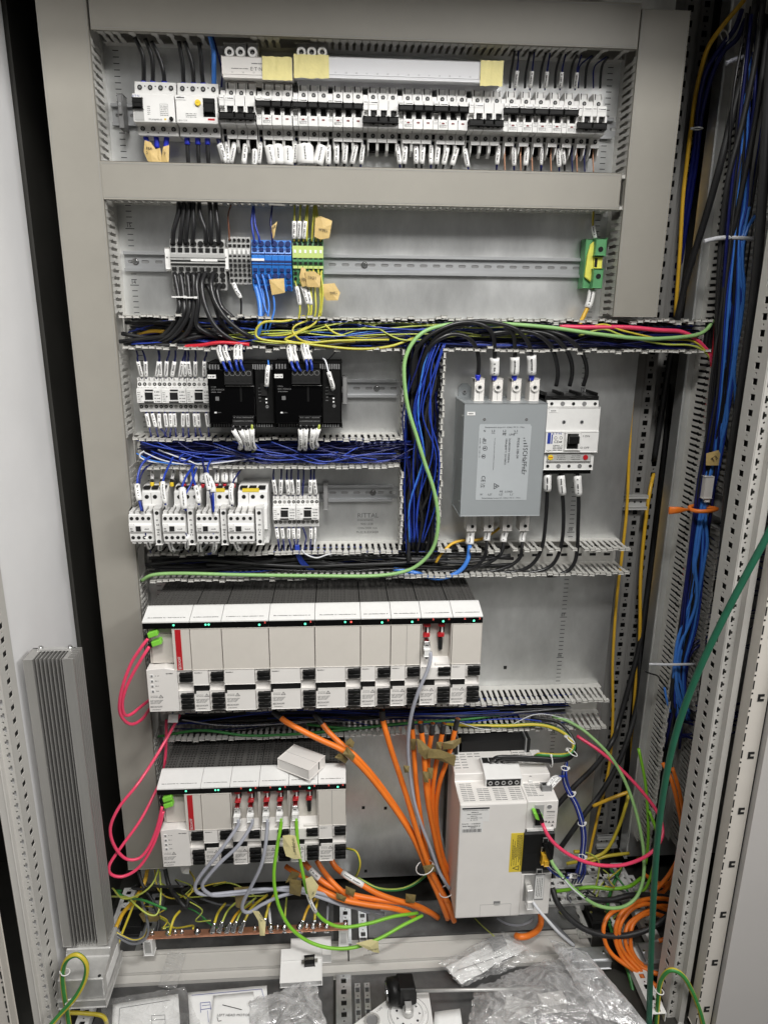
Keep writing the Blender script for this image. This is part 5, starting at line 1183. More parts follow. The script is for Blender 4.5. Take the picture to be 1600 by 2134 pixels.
gland(1225, 1990, -1.50, 'zinc plate behind the plastic bag at right', .09, .035, 'zinc'); gland(280, 1915, -1.50, 'dark clamp block on the floor by the heat sink', .05, .05, 'dark'); gland(1285, 1835, -1.49, 'white clamp block on the rear right floor', .05, .04, 'white'); gland(1215, 1835, -1.48, 'metal clamp bracket right of the big drive foot', .06, .03, 'cast')
for px, py, lab in ((1320, 1045, 'short rail bracket with three holes on the rear post, middle height'), (1262, 1750, 'short rail bracket with three holes on the rear post, near the floor')):
    x, d, z = at(px, py, -.045); t = thing('rail_bracket', lab, 'bracket', (x, d, z)); mb = MB()
    mb.box(-.026, .026, 0, .004, -.016, .016, .001); mb.box(-.026, .026, .004, .012, .010, .016, .001); mb.box(-.026, .026, .004, .012, -.016, -.010, .001); mb.build('profile', 'grey', t)
    mb = MB()
    for k in (-1, 0, 1): mb.cyl((k * .014, .004, 0), 'd', .0024, .0004, 8)
    mb.build('hole', 'hole', t)
mb = MB(); mb.box(-.165, .36, .02, .16, FL, -1.528); mb.box(.44, .93, .07, .164, FL, -1.500, .001); tag(mb.build('floor_plate', 'darkzinc'), 'zinc floor plate behind the base profile, its colour darkened for shade', 'plate', kind='structure')
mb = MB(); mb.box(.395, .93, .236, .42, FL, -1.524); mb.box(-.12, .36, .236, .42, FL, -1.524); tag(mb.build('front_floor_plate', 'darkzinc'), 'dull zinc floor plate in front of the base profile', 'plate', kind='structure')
# copper earth bar
cz = -1.432; cx0 = -.040; cx1 = .392
t = thing('copper_bar', 'long copper earth bar with bolts across the cabinet floor', 'earth bar', (0, 0, 0))
mb = MB(); mb.box(cx0, cx1, .190, .2035, cz - .003, cz + .003, .0005); mb.build('bar', 'copper', t)
for i, px in enumerate((318, 352, 366, 380, 412, 443, 456, 472, 485, 500, 532, 547, 565, 579, 593, 625, 640, 653, 667, 681, 720)):
    x = at(px, 1945, .197)[0]; mb = MB(); r = .0075 if i in (1, 4, 5, 7, 12, 14, 15, 17, 19) else .0045
    mb.cyl((x, .197, cz + .003), 'z', r, .002, 12); mb.cyl((x, .197, cz + .005), 'z', r * .7, .005, 6); mb.cyl((x, .197, cz + .010), 'z', r * .4, .005, 8); mb.build('bolt', 'chrome', t)
for px in (312, 716):
    x = at(px, 1985, .2)[0]; mb = MB(); mb.box(x - .010, x + .010, .186, .205, cz - .045, cz - .003, .001); mb.box(x - .006, x + .006, .205, .2065, cz - .036, cz - .008, 0, 1); mb.build('insulator', ['white', 'cast'], t)
# white d-sub cover boxes on the base profile
p = atz(634, 1958, -1.47)
p = atz(648, 1968, -1.475)
cover_box('white_cover', 'white plastic cover lying behind the tray with the black connector', (p[0], p[1], -1.503), math.radians(1), (math.radians(8), 0), .086, .040, .026, 'white', False)
p = atz(628, 2004, -1.480)
t = thing('white_box', 'white plastic tray lying on the base profile with a loose black connector on it', 'box', (p[0], p[1], -1.502), None, (math.radians(16), 0, math.radians(1)))
mb = MB(); mb.box(-.043, .043, -.032, .032, 0, .020, .0014); mb.box(-.043, .043, -.032, -.010, .020, .023, .001); mb.build('shell', 'white', t)
t2 = thing('loose_connector', 'small black connector with metal ears lying on the white plastic tray', 'connector', (p[0] + .018, p[1] + .002, -1.4795), None, (math.radians(-74), math.radians(-4), math.radians(1)))
mb = MB(); mb.box(-.0105, .0105, -.002, .008, -.009, .010, .001); mb.build('connector_body', 'black', t2)
mb = MB(); mb.box(-.017, .017, .001, .003, -.004, .004); mb.box(-.0095, .0095, .0102, .0106, -.001, .004); mb.build('metal_ears', 'chrome', t2)
# ------------------------------------------------------------------ papers and plastic bags in front
def sheet(name, corners, z, lab, cat, m, seed, nx=14, ny=10, amp=.006, lift=.0, thick=.0004, fold=None, dome=0.0, fr=1.0):
    """a crumpled sheet lying on the floor: corners in photo pixels on level z, going round"""
    rr = random.Random(seed); P = [Vector(atz(px, py, z)) for px, py in corners]; bm = bmesh.new(); V = []
    ph = [rr.uniform(0, 6.28) for _ in range(8)]
    for j in range(ny + 1):
        row = []
        for i in range(nx + 1):
            u, v = i / nx, j / ny
            p = P[0].lerp(P[1], u).lerp(P[3].lerp(P[2], u), v)
            h = math.sin(u * 9 * fr + ph[0] + v * 4) * math.sin(v * 7 * fr + ph[1]) + .6 * math.sin(u * 17 * fr + v * 11 + ph[2]) + .4 * math.sin(v * 23 * fr - u * 13 + ph[3]) + rr.uniform(-.5, .5) * (.4 if amp > .002 else 0)
            dd = dome * (abs(math.sin(u * 3.1416)) * abs(math.sin(v * 3.1416))) ** .7 if dome else 0
            row.append(bm.verts.new((p.x + rr.uniform(-1, 1) * amp * .5, -p.y + rr.uniform(-1, 1) * amp * .5, p.z + .004 + lift * (1 - v) + amp * (h * .5 + .6) + dd)))
        V.append(row)
    for j in range(ny):
        for i in range(nx):
            f = bm.faces.new((V[j][i], V[j][i + 1], V[j + 1][i + 1], V[j + 1][i])); f.smooth = amp < .002
    r = bmesh.ops.extrude_face_region(bm, geom=list(bm.faces))
    for q in r['geom']:
        if isinstance(q, bmesh.types.BMVert): q.co.z -= thick
    bmesh.ops.recalc_face_normals(bm, faces=bm.faces)
    me = bpy.data.meshes.new(name); bm.to_mesh(me); bm.free(); me.materials.append(MATS[m])
    o = link(name, me); tag(o, lab, cat); return o
def floor_text(o, items, z, m='ink'):
    mb = MB()
    for it in items:
        if it[0] == 't':
            _, s, px, py, h, ang = it; p = atz(px, py, z); mb.text(s, p[0], p[1], p[2], h, ang=ang, ax='up')
        else:
            _, a, b, wd = it; A = Vector(atz(*a, z)); B = Vector(atz(*b, z)); u = (B - A); L = u.length; u.normalize(); mb.obox((A + B) / 2, u, (u.y, -u.x, 0), (0, 0, 1), L / 2, wd, .0002)
    return mb.build('lettering', m, o)
zp = -1.510
o = sheet('paper_sheet', [(236, 2096), (372, 2075), (380, 2200), (232, 2210)], zp, 'printed paper sheet with a ruled frame at lower left', 'paper', 'paper', 1, amp=.0008)
floor_text(o, [('l', (250, 2101), (355, 2084), .0004), ('l', (250, 2101), (248, 2140), .0004), ('l', (316, 2117), (344, 2115), .0003), ('l', (316, 2126), (344, 2124), .0003), ('l', (317, 2117), (317, 2134), .0003), ('l', (344, 2115), (345, 2134), .0003)], zp + .0062)
o = sheet('paper_sheet', [(392, 2072), (556, 2057), (566, 2190), (400, 2200)], zp - .002, 'printed drawing sheet with blue stamp partly under the handwritten note', 'paper', 'paper', 2, amp=.0008)
floor_text(o, [('l', (418, 2090), (438, 2088), .0004), ('l', (419, 2104), (440, 2101), .0004), ('l', (418, 2090), (419, 2110), .0004), ('l', (438, 2088), (440, 2104), .0004), ('l', (421, 2096), (437, 2094), .0003), ('l', (433, 2106), (435, 2130), .0003), ('l', (545, 2060), (552, 2085), .0003), ('l', (400, 2074), (545, 2061), .0003)], zp + .0042, 'inkblue')
o = sheet('paper_note', [(446, 2078), (528, 2070), (552, 2190), (430, 2200)], zp + .003, 'white note with handwritten LEFT HEAD MOTOR', 'note', 'paper', 3, amp=.0006)
floor_text(o, [('t', 'LEFT HEAD MOTOR', 452, 2118, .0052, math.radians(-3)), ('l', (464, 2094), (504, 2104), .0006), ('l', (453, 2120), (455, 2128), .0005), ('l', (455, 2128), (462, 2127), .0005)], zp + .0090)
o = sheet('plastic_bag', [(208, 2088), (386, 2062), (440, 2190), (230, 2210)], zp + .008, 'clear crumpled plastic pocket over the papers at lower left', 'bag', 'clear', 4, 24, 16, amp=.0030)
o = sheet('plastic_bag', [(520, 2092), (656, 2044), (690, 2180), (520, 2200)], zp + .004, 'milky crumpled plastic bag in front of the white tray', 'bag', 'bagmilky', 5, 24, 20, amp=.0045, dome=.012)
o = sheet('plastic_film', [(352, 1985), (388, 1992), (368, 2066), (330, 2060)], -1.500, 'narrow clear plastic film strip hanging over the base profile', 'film', 'clear', 6, 5, 12, amp=.0016)
o = sheet('plastic_bag', [(912, 2010), (1050, 1945), (1128, 1998), (962, 2062)], -1.488, 'clear plastic bag holding a folded white leaflet under the big drive', 'bag', 'bag', 7, 30, 20, amp=.004, dome=.018)
o = sheet('paper_leaflet', [(928, 2020), (1046, 1958), (1100, 1980), (960, 2056)], -1.495, 'folded white leaflet inside the clear bag under the big drive', 'leaflet', 'paper', 8, 10, 8, amp=.0025)
floor_text(o, [('l', (1000, 2035), (1035, 2008), .0012), ('l', (1045, 2004), (1072, 1992), .0012), ('l', (1008, 2038), (1048, 2010), .0007), ('l', (952, 2022), (1050, 1990), .0004), ('l', (985, 2005), (1012, 2035), .0004)], -1.487)
mb = MB(); p = atz(1035, 1965, -1.48); mb.prism([(p[0] - .020, -.012 + p[1]), (p[0] + .016, -.02 + p[1]), (p[0] + .022, .004 + p[1]), (p[0] - .010, .018 + p[1])], 'z', -1.484, -1.478, 0, .001); tag(mb.build('metal_bracket', 'midgrey'), 'small dark metal bracket seen through the clear bag under the drive', 'bracket')
o = sheet('plastic_bag', [(990, 2062), (1165, 1996), (1420, 2200), (960, 2230)], -1.500, 'large shiny crumpled plastic bag at the front right of the floor', 'bag', 'bagbig', 9, 40, 30, amp=.0060, dome=.035)
o = sheet('plastic_bag', [(1140, 1958), (1222, 1990), (1372, 2170), (1235, 2120)], -1.470, 'milky open zip bag edge curling up beside the orange coil', 'bag', 'bagmilky', 10, 14, 28, amp=.003, dome=.025)
o = sheet('white_card', [(905, 2112), (958, 2105), (968, 2180), (900, 2190)], -1.508, 'small blank white card beside the large plastic bag', 'card', 'paper', 11, 4, 4, amp=.0003)
# rotary handle kit
t = thing('rotary_handle_kit', 'white round dial plate of a rotary handle kit at bottom centre', 'handle kit', (0, 0, 0))
p = atz(850, 2112, -1.485); q = atz(775, 2128, -1.487)
def zc_(px, py, z): return Vector(atz(px, py, z))
mb = MB(); mb.prism([(zc_(x, y, -1.488)[0], zc_(x, y, -1.488)[1]) for x, y in ((832, 2062), (892, 2060), (905, 2150), (905, 2210), (730, 2210), (735, 2135), (800, 2088))], 'z', -1.500, -1.488, 0, .001); mb.build('dial_plate', 'white', t)
mb = MB(); mb.ring((p[0], p[1], -1.488), 'z', .030, .0345, .004, 28); mb.cyl((p[0], p[1], -1.488), 'z', .030, .0015, 28); mb.build('dial_ring', 'white', t)
mb = MB()
for a in range(0, 360, 40): mb.cyl((p[0] + .023 * math.cos(math.radians(a)), p[1] + .023 * math.sin(math.radians(a)), -1.4865), 'z', .0026, .0006, 5 if a % 80 else 3)
mb.text('RESET', p[0] + .028, p[1] + .010, -1.4878, .0045, ang=.9, ax='up'); mb.text('I ON', q[0] + .012, q[1] - .018, -1.4878, .0045, ang=.7, ax='up'); mb.ring((p[0], p[1], -1.4880), 'z', .040, .0405, .0003, 28); mb.build('lettering', 'ink', t)
mb = MB(); mb.cyl((p[0], p[1], -1.4865), 'z', .011, .014, 14); mb.box(p[0] - .006, p[0] + .006, p[1] - .006, p[1] + .006, -1.4725, -1.462, .001); mb.build('shaft_coupling', 'cast', t)
mb = MB(); mb.ring((q[0], q[1], -1.488), 'z', .012, .016, .004, 18); mb.cyl((q[0], q[1], -1.488), 'z', .012, .001, 16, mi=1); mb.build('small_dial', ['cast', 'midgrey'], t)
k0 = zc_(835, 2062, -1.455)
t = thing('rotary_switch', 'black rotary switch grip lying across the white dial plate', 'switch', (k0.x, k0.y, -1.456), None, (0, 0, math.radians(6)))
mb = MB(); mb.cyl((-.026, 0, 0), 'x', .025, .020, 28, .026); mb.cyl((-.029, 0, 0), 'x', .021, .004, 24); mb.build('knob_collar', 'black', t)
mb = MB(); mb.prism([(-.007, .026), (.026, .021), (.029, .004), (.029, -.019), (.004, -.029), (-.007, -.022)], 'd', -.017, .020, 0, .002); mb.build('grip', 'black', t)
mb = MB(); mb.ring((-.0305, 0, 0), 'x', .013, .016, .003, 18); mb.build('metal_ring', 'chrome', t)
a = zc_(868, 2065, -1.455); b = zc_(1130, 2060, -1.475)
mb = MB(); mb.tube([a, b], .0042, 4); tag(mb.build('square_shaft', 'cast'), 'pale square metal shaft reaching right from the black rotary handle', 'shaft')
# ================================================================== cables and wires
def line(P, r, m, lab, cat='cable', **k): return wire(P, r, m, k.pop('name', 'cable'), lab, cat, **k)
def label_mesh_tag(name, px, d, lab, m, txt=None, th=.0005, ang=0, seed=1, curl=.004, tm='ink', th_=.0045, tp=None):
    """small flag of tape: outline in photo pixels at depth d"""
    rr = random.Random(seed); P = [Vector(at(x, y, d + rr.uniform(0, curl))) for x, y in px]; c = sum(P, Vector()) / len(P); mb = MB()
    c = c + Vector((0, curl * .5, 0)); n = len(P); f = [mb._v(p) for p in P]; b = [mb._v(p - Vector((0, th, 0))) for p in P]; cf = mb._v(c); cb = mb._v(c - Vector((0, th, 0)))
    for i in range(n):
        j = (i + 1) % n; mb.bm.faces.new((f[i], f[j], cf)); mb.bm.faces.new((b[i], b[j], cb)); mb.bm.faces.new((f[i], f[j], b[j], b[i]))
    o = tag(mb.build(name, m), lab, 'tag')
    if txt:
        mb = MB(); lines = txt if isinstance(txt, list) else [txt]; q = tp or px[0]
        for i, s in enumerate(lines):
            x, dd, z = at(q[0], q[1] + i * 9, d + curl + .0012); mb.text(s, x, dd, z, th_, ang=ang)
        mb.build('lettering', tm, o)
    return o
def tie(px, py, d, w, ang=0, r=.0013, lab='', dp=.008, m='white'):
    x, dd, z = at(px, py, d); mb = MB(); c, s = math.cos(ang), math.sin(ang)
    mb.obox((x, dd, z), (c, 0, s), (-s, 0, c), (0, 1, 0), w / 2, r, dp); mb.obox((x + c * w * .5, dd + dp, z + s * w * .5), (c, 0, s), (-s, 0, c), (0, 1, 0), .0028, r * 1.5, .003)
    return tag(mb.build('cable_tie', m), lab, 'cable tie')
def tie_loop(path_pt, t, r, lab, w=.0012, m='white'):
    t = Vector(t).normalized(); u = t.cross(Vector((0, 1, 0))).normalized(); v = t.cross(u); c = Vector(path_pt); mb = MB()
    mb.tube([c + u * (r * math.cos(a)) + v * (r * math.sin(a)) for a in [6.28318 * i / 14 for i in range(15)]], w, 5); mb.obox(c + u * r, u, t, v, .003, .002, .002)
    return tag(mb.build('cable_tie', m), lab, 'cable tie')
BL = ((.94, 1.0, 'ferrule'),)
# --- A: feeds into the two residual current breakers
for i, P in enumerate(([(281, 78, .05), (297, 112, .045), (300, 140, .042), (300, 174, .036)], [(303, 80, .05), (316, 116, .045), (319, 145, .042), (319, 174, .036)], [(316, 86, .05), (332, 119, .045), (341, 150, .042), (343, 174, .036)],
                       [(373, 86, .05), (380, 127, .045), (382, 150, .042), (383, 177, .036)], [(385, 86, .05), (399, 127, .045), (403, 155, .042), (404, 177, .036)], [(415, 88, .05), (420, 127, .045), (421, 150, .042), (424, 177, .036)])):
    line(P, .0036, 'wblack', 'thick black feed cable, %s from the left, entering a residual current breaker from above' % ORD[i], group='black feeds of the residual current breakers', ferr=BL)
line([(437, 72, .05), (445, 104, .045), (446, 140, .042), (446, 178, .036)], .0042, 'wsky', 'thick bright blue neutral cable entering the second residual current breaker from above')
line([(444, 76, .05), (456, 118, .04), (463, 150, .035), (462, 182, .03)], .0016, 'wnavy', 'thin navy wire beside the thick blue neutral at the breaker row', 'wire', name='wire')
for i, P in enumerate(([(304, 285, .035), (310, 310, .033), (318, 352, .03)], [(326, 285, .035), (328, 310, .033), (332, 352, .03)], [(348, 285, .035), (346, 310, .033), (344, 352, .03)])):
    line(P, .0034, 'wblack', 'thick black cable leaving the first residual current breaker downward, %s from left' % ORD[i], ferr=((0, .35, 'ferrule'),))
for i, x in enumerate((390, 412, 432)):
    line([(x, 282, .035), (x + 1, 305, .034), (x + 2, 330, .033), (x + 4, 352, .03)], .0036, 'wblack', 'thick black cable with blue sleeve leaving the second residual current breaker, %s from left' % ORD[i], ferr=((0, .28, 'ferrule'),))
line([(453, 284, .035), (458, 302, .034), (466, 330, .033), (470, 352, .03)], .0036, 'wnavy', 'thick navy neutral leaving the second residual current breaker with a white marker', sl=((.25, .8),), wide=1.5)
label_mesh_tag('masking_tape_tag', [(302, 292), (314, 296), (330, 318), (336, 341), (318, 343), (308, 335), (300, 316)], .046, 'tan masking tape flag marked FBA 2 under the first breaker', 'masking', ['FBA', '2'], tp=(305, 312), seed=2)
label_mesh_tag('masking_tape_tag', [(322, 312), (334, 308), (340, 338), (336, 342), (326, 336)], .044, 'small tan masking tape flag second under the first breaker', 'masking', seed=3)
label_mesh_tag('masking_tape_tag', [(340, 306), (353, 302), (352, 343), (336, 342)], .046, 'tan masking tape flag third under the first breaker marked 9', 'masking', ['9'], tp=(342, 322), seed=4)
# --- B: wires into the narrow breakers from above
for i in range(7):
    x = 1062 + 31.3 * i; y0 = 106 + 2 * i
    line([(x + 10 + 2 * i * .6, y0, .05), (x + 5, 135, .04), (x + 1, 160, .036), (x, 184, .03)], .0023, 'wblack', 'black wire into the %s narrow breaker from above' % ORD[i], 'wire', name='wire')
    if i < 5:
        line([(x + 18 + 1.5 * i, y0, .05), (x + 16, 140, .042), (x + 13, 165, .038), (x + 10, 188, .03)], .0016, 'wnavy', 'navy wire with white marker above the %s narrow breaker' % ORD[i], 'wire', name='wire', sl=((.50, .93),), wide=2.3)
    else:
        line([(x + 6 + 8, y0, .05), (x - 12, 140, .04), (x - 14, 184, .03)], .0014, 'wnavy', 'thin unmarked navy wire above the %s narrow breaker' % ORD[i], 'wire', name='wire')
# --- C: wires leaving the breakers downward, with printed markers
def z7(x, y): return (430 + x / 5.926, 100 + y / 5.926)
def z2(x, y): return (640 + x / 3.2, y / 3.2)
def z3(x, y): return (1100 + x / 3.2, y / 3.2)
outs = [(z7(180, 1200), z7(235, 1390), 'wnavy', 1), (z7(255, 1180), z7(272, 1400), 'wnavy', 1), (z7(350, 1190), z7(308, 1390), 'wblack', 1), (z7(485, 1210), z7(465, 1420), 'wblack', 1), (z7(600, 1290), z7(595, 1460), 'wblack', 1), (z7(672, 1180), z7(650, 1400), 'wnavy', 1),
        (z7(785, 1245), z7(830, 1450), 'wblack', 2.4), (z7(885, 1230), z7(900, 1440), 'wblack', 2.5), (z7(1008, 1265), z7(1012, 1460), 'wblack', 2.6), (z7(1102, 1170), z7(1094, 1390), 'wnavy', 1), (z7(1215, 1245), z7(1232, 1450), 'wblack', 4.0), (z7(1420, 1240), z7(1375, 1450), 'wblack', 2.4), (z7(1507, 1225), z7(1505, 1445), 'wnavy', 1.2),
        (z2(198, 965), z2(195, 1082), 'wblack', 1), (z2(258, 965), z2(248, 1082), 'wblack', 1), (z2(325, 972), z2(300, 1088), 'wblack', 1), (z2(372, 978), z2(358, 1092), 'wnavy', 1), (z2(603, 975), z2(616, 1090), 'wnavy', 1), (z2(655, 975), z2(645, 1090), 'wblack', 1), (z2(725, 968), z2(726, 1082), 'wblack', 1), (z2(772, 975), z2(764, 1086), 'wblack', 1), (z2(826, 983), z2(824, 1097), 'wnavy', 1), (z2(872, 983), z2(860, 1097), 'wblack', 1), (z2(933, 988), z2(908, 1102), 'wblack', 1), (z2(995, 998), z2(962, 1112), 'wblack', 1), (z2(1052, 1010), z2(1072, 1122), 'wnavy', 1.1), (z2(1276, 983), z2(1264, 1097), 'wnavy', 1), (z2(1378, 1003), z2(1378, 1112), 'wnavy', 1), (z2(1464, 998), z2(1453, 1112), 'wblack', 1), (z2(1566, 988), z2(1560, 1102), 'wnavy', .6),
        (z3(90, 988), z3(86, 1102), 'wnavy', .6), (z3(202, 1010), z3(206, 1124), 'wnavy', 1.1), (z3(232, 985), z3(240, 1085), 'wblack', .7)]
for i, (a, b, m, wd) in enumerate(outs):
    dx = (b[0] - a[0]) * .3
    w_ = 'broad white marker flag' if wd > 2 else 'white printed marker'
    line([(a[0] - dx * .6, a[1] - 16, .030), (a[0], a[1], .036), (b[0], b[1], .040), (b[0] + dx, min(356, b[1] + 20), .034)], .0021 if m == 'wblack' else .0018, m, '%s wire, %s under the breakers, %s%s' % ('black' if m == 'wblack' else 'navy', w_, 'number ' if 0 else '', ('%s from the left' % ORD[i]) if i < 25 else '%s from the right' % ORD[len(outs) - 1 - i]), 'wire', name='wire', sl=((.22, .80),), wide=2.35 * wd if wd <= 1.3 else 1.9 * wd)
for i, (x, m) in enumerate(((1108, 'wcopper'), (1147, 'wcopper'), (1201, 'wcopper'), (1235, 'wcopper'), (1191, 'wnavy'), (1217, 'wnavy'), (1051, 'wcopper'), (1084, 'wcopper'))):
    line([(x + 2, 300, .03), (x, 325, .035), (x + 1, 360, .034)], .0012, m, 'thin %s wire without marker below the narrow breakers, %s of its kind' % ('brown' if m == 'wcopper' else 'navy', ORD[i if i < 4 else i - 4]), 'wire', name='wire', group='thin bare wires under the narrow breakers')
# --- E: terminal strips
def z4(x, y, d): return (180 + x / 2.857, 400 + y / 2.857, d)
for i, (a, b) in enumerate(((552, 515), (582, 560), (612, 592), (640, 632), (672, 712), (735, 745), (770, 790))):
    line([z4(a, 60, .052), z4(a - 4 + (b > a) * 8, 130, .055), z4(b - (6 if b < a else -4) * -1, 230, .056), z4(b, 306, .050)], .0043, 'wblack', 'thick black cable dropping into the grey terminal strip, %s from the left' % ORD[i], group='black cables above the terminal strip')
def zb(x, y, d): return (270 + x / 3.902, 480 + y / 3.902, d)
low = [[(365, 345, .052), (398, 530, .062), (400, 660, .068), (330, 800, .062), (200, 900, .05), (60, 930, .04)], [(415, 345, .052), (440, 540, .062), (438, 680, .07), (360, 820, .066), (230, 910, .05), (100, 940, .04)],
       [(470, 345, .052), (486, 540, .062), (478, 680, .068), (410, 810, .068), (300, 900, .055), (160, 950, .04)], [(520, 345, .052), (526, 530, .062), (518, 700, .068), (460, 840, .066), (330, 930, .05)],
       [(568, 345, .052), (546, 450, .064), (560, 600, .07), (545, 760, .07), (620, 830, .066), (790, 900, .05), (900, 930, .045)], [(618, 345, .052), (590, 440, .066), (612, 600, .076), (690, 770, .078), (820, 880, .07), (980, 930, .05)],
       [(685, 345, .052), (664, 440, .066), (700, 580, .076), (790, 720, .082), (920, 830, .078), (1060, 890, .06), (1200, 930, .05)], [(737, 440, .048), (714, 500, .058), (748, 620, .064), (830, 700, .068), (900, 760, .05)], [(632, 440, .046), (690, 590, .06), (728, 700, .068), (790, 800, .064), (920, 890, .05)]]
for i, P in enumerate(low):
    line([zb(*p) for p in P], .0043, 'wblack', 'thick black cable leaving the grey terminal strip downward, %s from the left' % ORD[i], group='black cables below the terminal strip', n=10)
tie(374, 619, .066, .024, 0, lab='white cable tie round the left pair of thick black cables'); tie(399, 620, .066, .020, 0, lab='white cable tie round the second pair of thick black cables')
line([z4(862, 75, .045), z4(845, 140, .045), z4(850, 230, .045), z4(852, 290, .044)], .0014, 'wbrown', 'thin brown wire into the small grey terminal strip', 'wire', name='wire')
line([z4(872, 535, .046), z4(895, 590, .052), z4(920, 640, .055), z4(922, 735, .05)], .0018, 'wblack', 'black wire with a tilted white marker below the small grey strip', 'wire', name='wire', sl=((.05, .52),), wide=2.3)
for i, P in enumerate(([(992, 85, .05), (985, 180, .054), (995, 260, .056), (1003, 305, .052)], [(998, 85, .05), (1005, 190, .054), (1025, 260, .056), (1035, 305, .052)], [(1108, 80, .05), (1098, 170, .052), (1105, 250, .055), (1108, 305, .052)])):
    line([z4(*p) for p in P], .0019, ['wblue', 'wblue', 'wnavy'][i], '%s blue wire entering the blue terminal strip from above' % ORD[i], 'wire', name='wire')
line([z4(1008, 560, .05), z4(1028, 640, .056), z4(1036, 720, .064), z4(1030, 820, .072), z4(990, 890, .06)], .0046, 'wsky', 'thick bright blue cable leaving the blue terminal strip')
for i, P in enumerate(([(1012, 490, .052), (1040, 600, .056), (1075, 720, .06), (1120, 780, .05)], [(1048, 490, .052), (1075, 600, .056), (1088, 690, .06), (1070, 790, .064), (1060, 880, .05)], [(1085, 490, .052), (1105, 570, .055), (1120, 690, .058), (1095, 790, .06), (1070, 870, .05)], [(1042, 560, .046), (1056, 620, .05), (1062, 700, .056), (1050, 740, .05)])):
    line([z4(*p) for p in P], .0018, 'wsky', '%s thin light blue wire leaving the blue terminal strip downward' % ORD[i], 'wire', name='wire')
for i, (a, b, s) in enumerate(((1240, 1236, 1), (1275, 1264, 1), (1315, 1292, 1), (1318, 1312, 0), (1356, 1342, 0), (1362, 1368, 0), (1368, 1394, 0))):
    line([z4(a, 78, .046), z4((a + b) / 2, 180, .05), z4(b, 295, .048)], .0018, LIMs if 0 else ['wlime', 'wyellow'], '%s yellow green earth wire %sabove the earth strip' % (ORD[i], 'with white marker ' if s else ''), 'wire', name='wire', stripe=(0, 0, 1, 0), sl=((.45, .93),) if s else (), wide=2.3)
for i, (a, b, s) in enumerate(((1243, 1272, 1), (1272, 1325, 1), (1300, 1340, 1), (1330, 1340, 0), (1352, 1366, 0), (1380, 1395, 0), (1400, 1390, 0))):
    line([z4(a, 530 if i < 3 else 460, .046), z4((a + b) / 2 + 4, 610, .054), z4(b, 700, .058), z4(b - 12, 755, .055), z4(b - 40 + 30 * (i % 2), 820, .04)], .0018, ['wlime', 'wyellow'], '%s yellow green earth wire %sbelow the earth strip' % (ORD[i], 'with white marker ' if s else ''), 'wire', name='wire', stripe=(0, 0, 1, 0), sl=((.12, .46),) if s else (), wide=2.2)
line([z4(1395, 480, .05), z4(1408, 600, .058), z4(1395, 740, .06)], .0018, ['wlime', 'wyellow'], 'yellow green wire curving past the right edge of the earth strip', 'wire', name='wire', stripe=(0, 1))
for i, (P, r) in enumerate((([(1300, 740, .07), (1180, 770, .078), (1060, 775, .084), (1010, 830, .084), (1050, 880, .084), (1300, 905, .084), (1600, 935, .08), (1800, 920, .072), (1950, 870, .06)], .0023), ([(1390, 735, .07), (1350, 790, .076), (1240, 850, .08), (1185, 880, .08), (1300, 900, .08), (1500, 885, .08), (1800, 880, .07)], .0020), ([(1330, 760, .068), (1240, 800, .076), (1240, 850, .08), (1330, 895, .08), (1600, 890, .07)], .0018), ([(1420, 790, .07), (1480, 840, .07), (1600, 870, .06), (1800, 860, .05)], .0020), ([(1010, 850, .06), (1150, 855, .07), (1250, 835, .07), (1320, 800, .06)], .0018), ([(310, 850, .03), (400, 830, .04), (520, 835, .04), (740, 825, .03)], .0040))):
    line([z4(*p) for p in P], r, ['wlime', 'wyellow'] if i < 5 else 'wamber', '%s loose yellow earth wire looping in the duct below the terminal strips' % ORD[i], 'wire', name='wire', stripe=(0, 1, 1) if i < 5 else None)
for (pts, d, lab, tx, tp, m, ang) in (([(657, 455), (668, 450), (692, 460), (691, 468), (686, 496), (668, 499), (655, 493)], .056, 'tan tape flag marked TB826 above the earth strip', 'TB826', (684, 478), 'masking', math.pi - .1), ([(628, 556), (637, 560), (642, 595), (630, 598), (624, 578)], .058, 'narrow tan tape flag marked FBA over the earth strip', 'FBA', (629, 585), 'masking', .1),
    ([(636, 566), (655, 565), (668, 575), (667, 599), (640, 598)], .062, 'tan tape flag marked TBQ2 over the earth strip', 'TBQ2', (641, 580), 'masking', -.1), ([(673, 592), (697, 590), (709, 610), (704, 626), (680, 626), (672, 610)], .052, 'tan tape flag marked TB82 hanging below the earth strip', 'TB82', (703, 607), 'masking', math.pi + .1),
    ([(561, 582), (592, 580), (594, 610), (567, 615)], .060, 'blank square of tan tape on the blue terminal strip', None, None, 'masking', 0), ([(566, 472), (578, 461), (571, 496), (567, 497)], .054, 'small twisted tan tape flag marked FBA above the blue strip', 'FBA', (568, 480), 'masking', .8)):
    label_mesh_tag('masking_tape_tag', pts, d, lab, m, tx, ang=ang, tp=tp, seed=int(pts[0][0]))
# right earth terminal
line([(1236, 440, .03), (1235, 470, .032), (1240, 500, .03)], .0021, ['wyellow', 'wamber'], 'yellow earth wire with grey marker above the single earth terminal', 'wire', name='wire', sl=((.5, .95),), wide=1.9)
line([(1234, 598, .03), (1228, 630, .036), (1217, 655, .04), (1205, 680, .05)], .0042, ['wamber', 'wyellow'], 'yellow cable with white marker below the single earth terminal', sl=((.08, .50),), wide=1.7)
